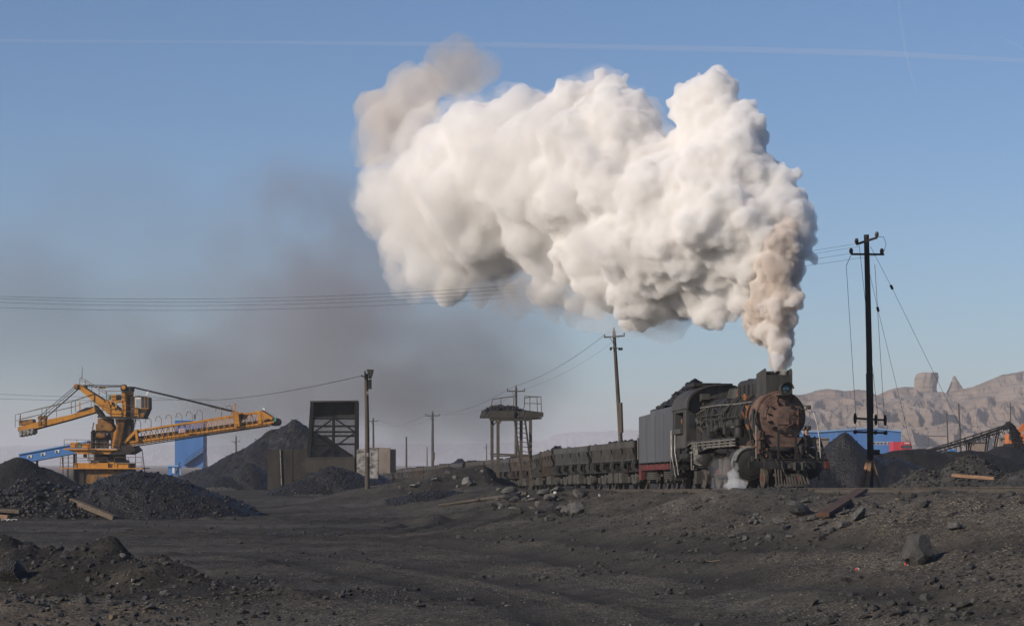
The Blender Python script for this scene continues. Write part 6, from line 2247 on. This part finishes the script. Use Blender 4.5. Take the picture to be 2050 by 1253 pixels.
def rock(lab, px, py, w, h, mat, k=0, group=None, name='rock', cat='rock', tilt=0, sink=.25, p=None):
    p = p or hit(px, py)
    s_ = p.y / FPX
    o = bpy.data.objects.new(name, rock_mesh(mat, k))
    COL.objects.link(o)
    hw, hh = w * s_ / 2, h * s_ / 2
    o.scale = (hw * 1.05, hw * R.uniform(.7, 1.0), hh * 1.25)
    o.rotation_euler = (R.uniform(-.2, .2), tilt, R.uniform(-.5, .5))
    o.location = p + V((0, hw * .4, hh * (1 - sink)))
    return tag(o, lab, cat, group)


rock('biggest boulder on the right hand bank, smooth dusty grey with a dark right side', 1846, 1128, 84, 80, 'boulder', 3, name='boulder', cat='boulder')
rock('large dark boulder at the left picture edge on the foreground ridge', 22, 1168, 66, 72, 'coal', 5, name='boulder', cat='boulder')
rock('broad grey slab beside the dark hole under the engine', 1600, 1036, 66, 34, 'rock', 2, tilt=.5, name='boulder', cat='boulder')
rock('tilted grey slab right of the brown plank on the bank', 1718, 1042, 52, 34, 'rock', 6, tilt=-.6)
rock('flat grey slab at the lower end of the brown plank', 1690, 1056, 46, 20, 'rock', 4)
rock('rounded grey block above the big boulder on the bank', 1910, 1062, 36, 26, 'rock', 7)
rock('low grey slab left of the hole on the bank', 1560, 1050, 34, 20, 'rock', 1)
for lab, px, py, w, h in (('flat pale slab at the foot of the spoil mound', 831, 976, 32, 12), ('jagged pale rock on the spoil mound below the platform', 938, 972, 30, 24), ('small pale rock on the spoil mound left of the jagged one', 872, 962, 17, 10),
                          ('pale wedge near the top of the spoil mound', 825, 948, 26, 9), ('small pale lump near the top of the spoil mound', 897, 950, 12, 11), ('tiny pale stone low on the spoil mound', 915, 976, 9, 8), ('flat pale patch of stone right of the lamp post', 820, 1005, 26, 6)):
    rock(lab, px, py, w, h, 'palerock', R.randrange(9))
for lab, px, py, w, h, mt in (('pale angular slab on the debris heap by the wagon bogies', 1196, 975, 28, 12, 'palerock'), ('small bright white stone on the debris heap', 1111, 990, 9, 10, 'white'), ('whitish tilted block in front of the debris heap', 1076, 1014, 17, 14, 'palerock'),
                              ('white pebble at the end of the fallen pipe', 1058, 995, 7, 6, 'white'), ('white pebble alone left of the debris heap', 1000, 1018, 5, 4, 'white'), ('white sliver of stone on the debris slope', 1200, 994, 6, 8, 'white'),
                              ('pale stone with a bright face on the open yard floor at left', 245, 1116, 15, 13, 'palerock'), ('pale stone on the foreground ridge', 145, 1141, 12, 11, 'palerock'), ('pale stone lying in the hollow right of the ridge', 469, 1178, 9, 7, 'palerock'),
                              ('cream stone on the ridge crest', 265, 1163, 8, 7, 'white'), ('flat grey stone at the bottom picture edge', 676, 1253, 20, 8, 'palerock'), ('light grey slab on the rubble heap behind the rails', 1886, 955, 42, 18, 'palerock'),
                              ('white stone under the orange plank behind the rails', 1921, 963, 8, 9, 'white'), ('white scrap of stone at the right edge behind the rails', 2047, 972, 6, 6, 'white'), ('pale curved shard on the yard floor at bottom centre', 1017, 1214, 15, 6, 'palerock'),
                              ('brown stone at the bottom left corner', 225, 1240, 30, 16, 'brownrock'), ('tan stone at the left edge of the foreground', 22, 1190, 13, 11, 'brownrock'), ('grey rock half buried right of the tan stone', 220, 1198, 20, 14, 'rock'), ('small grey rock on the left yard', 480, 1088, 15, 8, 'rock'),
                              ('dark lump alone on the trodden floor', 532, 1124, 9, 8, 'coal'), ('dark pointed lump beside it on the trodden floor', 578, 1134, 12, 10, 'coal'), ('pink stone at the bottom right edge', 1832, 1243, 10, 6, 'brownrock'),
                              ('pinkish flat stone high on the bank below the rails', 1797, 1000, 14, 5, 'brownrock')):
    rock(lab, px, py, w, h, mt, R.randrange(9))


def cluster(lab, grp, n, x0, x1, y0, y1, w0, w1, mats, shape=None):
    for k in range(n):
        px, py = R.uniform(x0, x1), R.uniform(y0, y1)
        if shape:
            while not shape(px, py):
                px, py = R.uniform(x0, x1), R.uniform(y0, y1)
        w = w0 + (w1 - w0) * R.random() ** 2
        rock(lab, px, py, w, w * R.uniform(.45, .8), R.choice(mats), R.randrange(9), grp, tilt=R.uniform(-.5, .5))


cluster('dark broken slab in the debris heap in front of the first wagons', 'slabs of the debris heap', 64, 985, 1180, 978, 1046, 10, 42, ['rock', 'rock', 'rock', 'coal'], lambda x, y: y > 980 + abs(x - 1090) * .12 and y < 1050 - abs(x - 1085) * .3)
cluster('grey rubble stone on the bank below the locomotive', 'rubble on the bank', 80, 1380, 1700, 990, 1092, 6, 26, ['rock', 'rock', 'coal'], lambda x, y: y > 1092 - (x - 1380) * .5)
cluster('dark lump strewn on the bottom right yard floor', 'lumps at the bottom right', 46, 1640, 2045, 1120, 1245, 5, 22, ['coal', 'rock'], lambda x, y: y > 1135 + (1900 - x) * .12)
cluster('dark clod on the foreground ridge at bottom left', 'clods of the foreground ridge', 60, 5, 470, 1105, 1225, 6, 22, ['coal', 'coal', 'rock'], lambda x, y: y > 1100 + x * .2 and y < 1215 - x * .02)
cluster('brown clod in the lower left corner', 'brown clods in the corner', 46, 5, 420, 1195, 1250, 5, 18, ['brownrock', 'brownrock', 'rock', 'coal'])
cluster('grey stone strewn over the spoil mound below the platform', 'stones on the spoil mound', 34, 770, 1070, 938, 990, 4, 13, ['rock', 'rock', 'palerock'])
cluster('dark lump at the tip of the foreground ridge', 'lumps at the ridge tip', 24, 430, 540, 1160, 1200, 5, 16, ['coal', 'rock'])

# loose crumbs nobody could count
rn = random.Random(99)
vs_all, n_ = [], 0
b = MB()
pts = []
for k in range(9000):
    Y = 40 + 90 * rn.random() ** 1.4
    X = rn.uniform(-.222, .222) * Y
    pts.append((X, Y))
pa = np.array(pts)
dens = fbm(pa[:, 0], pa[:, 1], .22, 4, 71)
dd, ss = near_track(pa[:, 0], pa[:, 1])
zz = ground(pa[:, 0], pa[:, 1])
for (X, Y), q, d_, z_ in zip(pts, dens, dd, zz):
    bank = -13 < d_ < -1.6
    if d_ > -1.4 and d_ < 1.4:
        continue
    if q + (.35 if bank else 0) + (.3 if z_ > .35 and X < -3 else 0) < .15 + rn.uniform(-.25, .25):
        continue
    r = (.016 + .11 * rn.random() ** (4.5 if bank else 9)) * (1.3 if bank else 1)
    b.lump((X, Y, z_ + r * .2), r, rn)
for k in range(2600):           # ridge in the foreground
    px, py = rn.uniform(0, 560), rn.uniform(1090, 1252)
    X, Y = (px - CX) / FPX * 52, rn.uniform(43, 66)
    X = (px - CX) / FPX * Y
    z_ = gz(X, Y)
    if z_ < .12 and rn.random() < .6:
        continue
    r = .018 + .11 * rn.random() ** 6
    b.lump((X, Y, z_ + r * .2), r, rn)
o = b.build('gravel', M['crumb'], fix=False)
kind(o, 'stuff')
tag(o, 'loose dark crumbs of coal and stone littering the yard floor and bank', 'gravel')
b = MB()
for k in range(1500):           # pale grit
    Y = 42 + 70 * rn.random() ** 1.5
    X = rn.uniform(-.222, .222) * Y
    d_, s_ = near_track(np.array([X]), np.array([Y]))
    if abs(d_[0]) < 1.6:
        continue
    r = .012 + .03 * rn.random() ** 4
    b.lump((X, Y, gz(X, Y) + r * .2), r, rn)
o = b.build('pale_gravel', M['palerock'], fix=False)
kind(o, 'stuff')
tag(o, 'scattered pale grit on the coal dusted yard floor', 'gravel')


# ------------------------------------------------------------------ timber, pipe, litter
def plank(lab, a, c, w, h, mat, name='plank', lift=.06, taper=None):
    a, c = hit(*a), hit(*c)
    a.z += lift
    c.z += lift
    o_ = V((a + c) / 2)
    o = MB().beam(a - o_, c - o_, w, h).build(name, M[mat], bevel=.012)
    o.location = o_
    return tag(o, lab, name.replace('_', ' '))


def at_line(lab, a, Ya, c, Yc_, w, h, mat, name='plank', cat='plank'):
    A_, C_ = at(*a, Ya), at(*c, Yc_)
    o_ = (A_ + C_) / 2
    o = MB().beam(A_ - o_, C_ - o_, w, h).build(name, M[mat], bevel=.012)
    o.location = o_
    return tag(o, lab, cat)


at_line('long weathered timber beam leaning down between the two left coal piles', (142, 1001), 129, (230, 1037), 126.2, .30, .26, 'wood', 'timber_beam', 'beam')
at_line('weathered timber at the left picture edge below the blocky coal', (-30, 1019), 127.5, (40, 1024), 127.2, .3, .2, 'wood', 'timber_beam', 'beam')
at_line('shorter lower timber at the left picture edge', (-20, 1031), 126, (17, 1035), 125.8, .3, .2, 'rawwood', 'timber_beam', 'beam')
p_ = hit(20, 1042)
b = MB()
for k in range(7):
    b.lump(p_ + V((-.38 + k * .12, 0, .04 + .03 * (k % 2))), .1, R, .5)
tag(b.build('rag', M['white'], smooth=True), 'crumpled white rag on the ground below the left edge timbers', 'rag')
A_, B_, C_ = hit(878, 1014), hit(962, 1004), hit(1055, 993)
o = MB().tube([A_ + V((0, 0, .06)), B_ + V((0, 0, .12)), C_ + V((0, 0, .14))], [.09, .10, .10], 10).tube([B_ + V((-.25, 0, .10)), B_ + V((-.1, 0, .11))], .14, 10).build('fallen_pipe', M['iron'], smooth=True)
tag(o, 'long brown pipe lying on the ground in front of the spoil mound', 'pipe')
plank('wide dark brown plank lying down the bank below the engine', (1648, 1042), (1726, 991), .34, .12, 'rustdark', lift=.16)
at_line('raw orange plank resting on the rubble heap behind the rails', (1906, 951), 88.2, (1991, 957.5), 87.6, .22, .12, 'rawwood')
for lab, a, c in (('thin stick sloping on the bank above the big boulder', (1755, 1045), (1790, 1015)), ('dark thin stick lower on the bank', (1770, 1063), (1792, 1042)), ('thin stick right of the hole on the bank', (1815, 1043), (1856, 1003)),
                  ('dark stick flat on the trodden floor', (1418, 1126), (1442, 1123)), ('thin stick low on the right bank', (1928, 1118), (1948, 1104))):
    plank(lab, a, c, .05, .04, 'wood', 'stick', .03)
for lab, px, py in (('small red and white wrapper on the yard floor below the bank', 1716, 1141), ('tiny red and white scrap at the foot of the big boulder', 1814, 1131)):
    p_ = hit(px, py)
    o = MB().box(-.038, 0, -.03, .03, 0, .05).build('litter', M['trashred'], bevel=.01)
    o.location = p_
    o.rotation_euler = (.2, .1, .3)
    MB().box(.001, .036, -.03, .03, 0, .052).build('white_half', M['whitepaint'], o)
    tag(o, lab, 'litter')
# ------------------------------------------------------------------ smoke and steam
def union(name, balls, voxel, disp, mt, parent=None, keep=1500):
    """one closed, billowing skin round many balls"""
    b = MB()
    for c, r in balls:
        b.add([V(c) + p * r for p in ICO3[0]], ICO3[1])
    me = bpy.data.meshes.new(name + '_raw')
    me.from_pydata(b.v, [], b.f)
    t = bpy.data.objects.new(name + '_raw', me)
    COL.objects.link(t)
    r_ = t.modifiers.new('r', 'REMESH')
    r_.mode, r_.voxel_size = 'VOXEL', voxel
    for i, (ty, scale, stg) in enumerate(disp):
        x = bpy.data.textures.new('billow%d' % i, ty)
        x.noise_scale = scale
        if ty == 'CLOUDS':
            x.noise_depth = 3
        d_ = t.modifiers.new('d%d' % i, 'DISPLACE')
        d_.texture, d_.strength, d_.mid_level, d_.texture_coords = x, stg, .45, 'LOCAL'
    r2 = t.modifiers.new('r2', 'REMESH')      # heals folds
    r2.mode, r2.voxel_size = 'VOXEL', voxel * .58
    dg = bpy.context.evaluated_depsgraph_get()
    out = bpy.data.meshes.new_from_object(t.evaluated_get(dg))
    bpy.data.objects.remove(t)
    bm = bmesh.new()            # crumbs which the displacement tore off are dropped
    bm.from_mesh(out)
    seen, pieces = set(), []
    for v0 in bm.verts:
        if v0 in seen:
            continue
        grp, todo = [], [v0]
        seen.add(v0)
        while todo:
            q = todo.pop()
            grp.append(q)
            for e in q.link_edges:
                n_ = e.other_vert(q)
                if n_ not in seen:
                    seen.add(n_)
                    todo.append(n_)
        pieces.append(grp)
    top_ = max(len(g_) for g_ in pieces)
    drop = [q for g_ in pieces if len(g_) < max(min(keep, top_), top_ * (.08 if keep > 100 else 0)) for q in g_]
    bmesh.ops.delete(bm, geom=drop, context='VERTS')
    bm.to_mesh(out)
    bm.free()
    out.name = name
    out.materials.clear()
    out.shade_smooth()
    return link(name, out, mt, parent)


def torn(name, color, density, scale=.45, lo=.38, hi=.62, fl=.15):
    m = volmat(name, color, density)
    N, L = m.node_tree.nodes, m.node_tree.links
    p = [n for n in N if n.type == 'PRINCIPLED_VOLUME'][0]
    tc_ = N.new('ShaderNodeTexCoord')
    n_ = N.new('ShaderNodeTexNoise')
    n_.inputs['Scale'].default_value, n_.inputs['Detail'].default_value, n_.inputs['Roughness'].default_value = scale, 5, .62
    L.new(tc_.outputs['Object'], n_.inputs['Vector'])
    q = N.new('ShaderNodeMapRange')
    for k_, v_ in (('From Min', lo), ('From Max', hi), ('To Min', density * fl), ('To Max', density)):
        q.inputs[k_].default_value = v_
    L.new(n_.outputs[0], q.inputs[0])
    L.new(q.outputs[0], p.inputs['Density'])
    return m


def inside(x, y, poly):
    c = False
    j = len(poly) - 1
    for i in range(len(poly)):
        xi, yi = poly[i]
        xj, yj = poly[j]
        if (yi > y) != (yj > y) and x < (xj - xi) * (y - yi) / (yj - yi) + xi:
            c = not c
        j = i
    return c


def edge_d(x, y, poly):
    b = 1e9
    for (ax, ay), (bx, by) in zip(poly, poly[1:] + poly[:1]):
        ex, ey = bx - ax, by - ay
        t = max(0, min(1, ((x - ax) * ex + (y - ay) * ey) / (ex * ex + ey * ey)))
        b = min(b, math.hypot(x - ax - t * ex, y - ay - t * ey))
    return b


def depth(px):
    return float(np.interp(px, [650, 800, 1100, 1400, 1560, 1660], [118, 114, 106, 99, 95.6, 95]))


def fill(poly, n, seed, rmin, rmax, k=.96, thick=1.0):
    """balls that fill an outline and bulge towards and away from the viewer"""
    rn = random.Random(seed)
    xs = [p[0] for p in poly]
    ys_ = [p[1] for p in poly]
    out = []
    while len(out) < n:
        x, y = rn.uniform(min(xs), max(xs)), rn.uniform(min(ys_), max(ys_))
        if not inside(x, y, poly):
            continue
        e = edge_d(x, y, poly)
        if e < rmin:
            continue
        r = min(e * k, rmax) * rn.uniform(.6, 1)
        r = max(r, rmin)
        room = math.sqrt(max(0, (min(e, 190) * 1.15) ** 2)) - r
        off = rn.uniform(-1, 1) * max(0, room) * thick
        Y = depth(x)
        s_ = Y / FPX
        p = at(x, y, Y)
        out.append((p + V((0, off * s_, 0)), r * s_))
    return out


SM = thing('smoke_plume', 'huge billowing white and grey smoke plume rising from the locomotive chimney and trailing left', 'smoke plume', loc=at(1562, 738, 95))
SMi = Matrix.Translation(-V(SM.location))


def sput(o):
    o.parent = SM
    o.matrix_parent_inverse = SMi
    return o


WH = [(1530, 610), (1490, 640), (1455, 662), (1430, 655), (1380, 640), (1335, 655), (1300, 672), (1262, 655), (1215, 640), (1165, 605), (1120, 590), (1085, 560), (1045, 545), (1000, 570), (950, 588), (900, 600), (840, 600), (800, 570), (785, 520),
      (765, 470), (730, 430), (700, 395), (705, 360), (760, 320), (800, 270), (850, 230), (900, 195), (960, 185), (1020, 180), (1085, 178), (1140, 160), (1205, 142), (1260, 150), (1300, 180), (1322, 225), (1340, 255), (1335, 205), (1342, 155), (1390, 134),
      (1440, 130), (1470, 148), (1485, 185), (1525, 215), (1552, 265), (1575, 320), (1600, 365), (1608, 410), (1628, 440), (1632, 490), (1626, 530), (1600, 570), (1560, 585)]
balls = fill(WH, 700, 3, 14, 112)
for px, py, r in ((1640, 437, 13), (1630, 452, 15), (1622, 420, 12), (1606, 603, 10), (1626, 560, 10), (1630, 522, 13), (1615, 480, 14), (1600, 345, 10), (1562, 262, 12), (1285, 690, 9), (1292, 676, 10), (1120, 625, 12), (1545, 235, 10), (930, 578, 40), (985, 572, 36), (1040, 576, 30), (870, 585, 34), (1010, 540, 40), (1376, 168, 36), (1428, 162, 38), (1398, 200, 52), (1448, 196, 36), (1235, 165, 34)):
    balls.append((at(px, py, 95.2), r * 95.2 / FPX))
pxof = lambda c: CX + FPX * c.x / c.y
CR = [('VORONOI', 2.3, -.95), ('VORONOI', .95, -.52), ('VORONOI', .42, -.28), ('VORONOI', .2, -.12), ('CLOUDS', .25, .08)]
CM = [('VORONOI', 2.7, -1.2), ('VORONOI', 1.1, -.55), ('CLOUDS', .7, .35), ('VORONOI', .4, -.15)]
CS = [('VORONOI', 3.0, -1.3), ('CLOUDS', 1.1, .9), ('CLOUDS', .4, .3)]
sput(union('crisp_smoke', [q for q in balls if pxof(q[0]) > 1150], .12, CR, volmat('white smoke', (.980, .973, .963), 5.0)))
under = fill([(1035, 565), (1100, 540), (1180, 575), (1245, 645), (1205, 655), (1150, 640), (1095, 618), (1050, 605)], 70, 31, 8, 36)
sput(union('rolling_smoke', [q for q in balls if 900 < pxof(q[0]) < 1230] + under, .14, CM, volmat('soft white smoke', (.980, .974, .964), 1.8), keep=4000))
sput(union('trailing_smoke', [q for q in balls if pxof(q[0]) < 990], .16, CM, volmat('softer white smoke', (.979, .972, .962), .8), keep=4000))
sput(union('smoke_fringe', [(c, r * 1.08 + .25) for c, r in balls + under if pxof(c) < 1330], .2, CS, torn('smoke fringe', (.955, .94, .925), .75, .55, .44, .64, 0.02)))
# browner, tighter column just above the chimney
ST_ = [(1552, 742), (1537, 715), (1500, 697), (1470, 668), (1478, 620), (1494, 560), (1502, 515), (1520, 470), (1560, 430), (1596, 440), (1606, 500), (1604, 560), (1608, 610), (1598, 650), (1592, 695), (1580, 742)]
col_b = [(c + V((0, -.75 * min(1, max(0, (c.z - 7.2) / 2.5)), 0)), r) for c, r in fill(ST_, 190, 5, 7, 46, thick=1.0)]
for k in range(9):
    p = at(1562 + 3 * math.sin(k), 752 - 7 * k, 95.0)
    col_b.append((p, (.26 + .04 * k)))
rn = random.Random(21)
brown, pale_ = [], []
for q in col_b:
    (pale_ if rn.random() < .34 and q[0].z > 7.6 else brown).append(q)
CC = [('VORONOI', 1.0, -.5), ('VORONOI', .45, -.30), ('VORONOI', .2, -.14), ('CLOUDS', .3, .08)]
sput(union('smoke_column', brown, .075, CC, volmat('tan smoke', (.855, .80, .745), 4.5)))
sput(union('column_puff', [(c + V((0, -.12, 0)), r) for c, r in pale_], .075, CC, volmat('pale column smoke', (.975, .96, .94), 4.5), keep=300))
GR_ = [(880, 190), (840, 150), (850, 105), (880, 75), (920, 66), (970, 78), (1005, 110), (1010, 160), (960, 185), (920, 205)]
sput(union('grey_wisp', fill(GR_, 90, 8, 12, 46), .18, [('VORONOI', 1.6, -.8), ('CLOUDS', .9, .8)], torn('thin grey smoke', (.74, .72, .705), .95)))
GR3 = [(780, 340), (705, 340), (690, 270), (720, 200), (770, 150), (830, 112), (880, 120), (910, 170), (880, 230), (850, 270)]
sput(union('pale_wisp', fill(GR3, 110, 18, 14, 62), .2, [('VORONOI', 2.0, -.9), ('CLOUDS', .9, .7)], torn('thin tan smoke', (.885, .855, .825), 1.6, .45, .36, .6, .2)))
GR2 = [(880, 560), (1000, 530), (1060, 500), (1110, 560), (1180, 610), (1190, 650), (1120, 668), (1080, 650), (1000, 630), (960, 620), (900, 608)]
sput(union('under_wisp', fill(GR2, 70, 9, 10, 42), .16, [('VORONOI', 1.4, -.7), ('CLOUDS', .8, .6)], torn('thin under smoke', (.66, .645, .64), 1.5)))  # grey colour also stands in for shade in the plume's hollow underside
LF = [(700, 380), (690, 330), (740, 300), (800, 280), (860, 330), (830, 430), (840, 520), (860, 600), (800, 610), (760, 540), (740, 480), (690, 430)]
sput(union('pale_fringe', fill(LF, 90, 10, 14, 60), .18, [('VORONOI', 1.8, -.9), ('CLOUDS', .8, .6)], torn('thin pale smoke', (.94, .925, .91), .9)))
o = union('steam_jet', [(at(1552 + 2 * k * (k % 2), 742 - 5 * k, 94.6), .10 + .02 * k) for k in range(7)], .06, [('CLOUDS', .3, .12)], volmat('white steam', (.998, .998, .998), 5), keep=10)
sput(o)

# steam drifting from the cylinder cocks
balls = [(at(1476, 972, 92.6), .30), (at(1463, 976, 92.6), .24), (at(1486, 974, 92.6), .22), (at(1470, 964, 92.7), .28), (at(1495, 968, 92.6), .13), (at(1454, 973, 92.8), .17), (at(1478, 979, 92.6), .19), (at(1468, 950, 92.8), .22), (at(1471, 938, 92.9), .15), (at(1473, 928, 93), .10)]
o = union('steam_puff', balls, .05, [('VORONOI', .4, -.2), ('CLOUDS', .25, .14)], volmat('cold steam', (.97, .98, .995), 1.9), keep=20)
tag(o, 'low white steam puff at the rail beside the locomotive cylinder', 'steam')
balls = [(at(1448 + R.uniform(-14, 12), 940 + R.uniform(-24, 30), 94 + R.uniform(-.4, .6)), R.uniform(.2, .42)) for k in range(16)]
o = union('steam_veil', balls, .08, [('CLOUDS', .5, .35)], volmat('thin steam', (.95, .95, .95), .13), keep=20)
tag(o, 'thin veil of steam drifting past the red driving wheel', 'steam')

# dark smoke drifting low behind the yard
def drift(lab, px, py, Y, wx, hz_, dy, dens, seed, colr=(.46, .43, .44)):
    c = at(px, py, Y)
    me = bpy.data.meshes.new('drifting_smoke')
    me.from_pydata([tuple(p) for p in ICO2[0]], [], ICO2[1])
    m_ = bpy.data.materials.new('drifting smoke')
    m_.use_nodes = True
    N, L = m_.node_tree.nodes, m_.node_tree.links
    N.clear()
    o_ = N.new('ShaderNodeOutputMaterial')
    p_ = N.new('ShaderNodeVolumePrincipled')
    p_.inputs['Color'].default_value = (*colr, 1)
    tc_ = N.new('ShaderNodeTexCoord')
    ln = N.new('ShaderNodeVectorMath')
    ln.operation = 'LENGTH'
    L.new(tc_.outputs['Object'], ln.inputs[0])
    mp_ = N.new('ShaderNodeMapRange')
    mp_.interpolation_type = 'SMOOTHSTEP'
    for k_, v_ in (('From Min', 1.0), ('From Max', .3), ('To Min', 0), ('To Max', 1)):
        mp_.inputs[k_].default_value = v_
    L.new(ln.outputs['Value'], mp_.inputs[0])
    n_ = N.new('ShaderNodeTexNoise')
    n_.noise_dimensions = '4D'
    n_.inputs['W'].default_value = seed * 3.7
    n_.inputs['Scale'].default_value, n_.inputs['Detail'].default_value, n_.inputs['Roughness'].default_value = 1.5, 5, .6
    L.new(tc_.outputs['Object'], n_.inputs['Vector'])
    m2 = N.new('ShaderNodeMapRange')
    for k_, v_ in (('From Min', .40), ('From Max', .62), ('To Min', .08), ('To Max', 1)):
        m2.inputs[k_].default_value = v_
    L.new(n_.outputs[0], m2.inputs[0])
    ml = N.new('ShaderNodeMath')
    ml.operation = 'MULTIPLY'
    L.new(mp_.outputs[0], ml.inputs[0])
    L.new(m2.outputs[0], ml.inputs[1])
    m3 = N.new('ShaderNodeMath')
    m3.operation = 'MULTIPLY'
    L.new(ml.outputs[0], m3.inputs[0])
    m3.inputs[1].default_value = dens
    L.new(m3.outputs[0], p_.inputs['Density'])
    L.new(p_.outputs[0], o_.inputs['Volume'])
    o = link('drifting_smoke', me, m_)
    o.location = c
    o.scale = (wx / FPX * Y, dy, hz_ / FPX * Y)
    return kind(tag(o, lab, 'smoke'), 'stuff')


drift('wide dark brown grey smoke haze drifting low behind stacker and poles', 780, 740, 480, 460, 300, 24, .095, 1, (.475, .465, .49))
drift('dark smoke veil climbing toward the left end of the white plume', 620, 520, 505, 270, 280, 18, .095, 2, (.455, .45, .475))
drift('smoke veil trailing low to the left over the stacker', 430, 740, 540, 380, 250, 24, .060, 3, (.43, .43, .455))
drift('thin grey smoke veil spread across the far left sky', 140, 600, 600, 480, 380, 30, .024, 4, (.42, .43, .47))  # thin veil, partly added to darken the left of the sky
# contrails far off and high
for lab, pts, w_ in (('long faint contrail crossing the whole sky near the top', [(-200, 78, .3), (0, 82, .6), (400, 84, .5), (1000, 90, .9), (1500, 100, 1), (1750, 107, 1.1), (2050, 122, .8), (2200, 130, .5)], 6.5), ('short steep contrail at the upper right', [(1796, -30, .5), (1803, 40, .8), (1812, 100, .9), (1824, 150, .7), (1838, 192, .2)], 4),
                     ('tiny faint contrail at the right edge below the long one', [(1995, 72, .2), (2020, 84, .7), (2060, 105, .7)], 4)):
    Yk = 22000
    sp_ = [(at(a, b, Yk), c * w_ * Yk / FPX) for a, b, c in pts]
    o = MB().tube([q[0] for q in sp_], [q[1] for q in sp_], 12).build('contrail', volmat('ice cloud', (.98, .98, .99), .0030 if w_ > 5 else .0036), smooth=True)
    kind(tag(o, lab, 'contrail'), 'thing')
# ------------------------------------------------------------------ camera, light, air
cam = bpy.data.cameras.new('camera')
co = bpy.data.objects.new('camera', cam)
COL.objects.link(co)
co.location = (0, 0, CAMZ)
co.rotation_euler = (PI / 2, 0, 0)
cam.sensor_width = 36
cam.lens = 36 * FPX / 2050
cam.shift_y = (HY - 626.5) / 2050
cam.clip_start, cam.clip_end = .5, 90000
sc.camera = co

SUN_EL, SUN_AZ = 24.0, 238.0
S = V((math.sin(rad(SUN_AZ)) * math.cos(rad(SUN_EL)), math.cos(rad(SUN_AZ)) * math.cos(rad(SUN_EL)), math.sin(rad(SUN_EL))))
sl = bpy.data.lights.new('sun', 'SUN')
sl.energy, sl.angle, sl.color = 4.4, rad(.5), (1, .88, .75)
so = bpy.data.objects.new('sun', sl)
COL.objects.link(so)
so.location = (-20, 10, 60)
so.rotation_euler = S.to_track_quat('Z', 'Y').to_euler()

w = bpy.data.worlds.new('World')
sc.world = w
w.use_nodes = True
N, L = w.node_tree.nodes, w.node_tree.links
bg = N['Background']
sky = N.new('ShaderNodeTexSky')
sky.sky_type = 'NISHITA'
sky.sun_disc = False
sky.sun_elevation, sky.sun_rotation = rad(SUN_EL), rad(SUN_AZ)
sky.altitude, sky.air_density, sky.dust_density, sky.ozone_density = 800, 1.0, .6, 2.2
tint = N.new('ShaderNodeMix')
tint.data_type, tint.blend_type = 'RGBA', 'MULTIPLY'
tint.inputs['Factor'].default_value = 1
tint.inputs['B'].default_value = (.675, .78, .975, 1)
L.new(sky.outputs[0], tint.inputs['A'])
L.new(tint.outputs['Result'], bg.inputs[0])
bg.inputs[1].default_value = .098

b = MB().box(-6000, 6000, -300, 15000, -4, 125)
hz_ = b.build('haze', volmat('haze air', (.90, .90, .94), .00018))
kind(hz_, 'stuff')
hz_.display_type = 'WIRE'

sc.view_settings.view_transform = 'Standard'
sc.view_settings.look = 'None'
sc.view_settings.exposure = 0
sc.view_settings.gamma = 1
cy = sc.cycles
cy.use_denoising = True
cy.use_adaptive_sampling = True
cy.adaptive_threshold = .012
cy.max_bounces, cy.volume_bounces, cy.diffuse_bounces, cy.glossy_bounces, cy.transparent_max_bounces = 24, 20, 3, 3, 24
cy.volume_step_rate, cy.volume_max_steps = 1.0, 256
cy.sample_clamp_indirect = 8
bpy.context.view_layer.update()
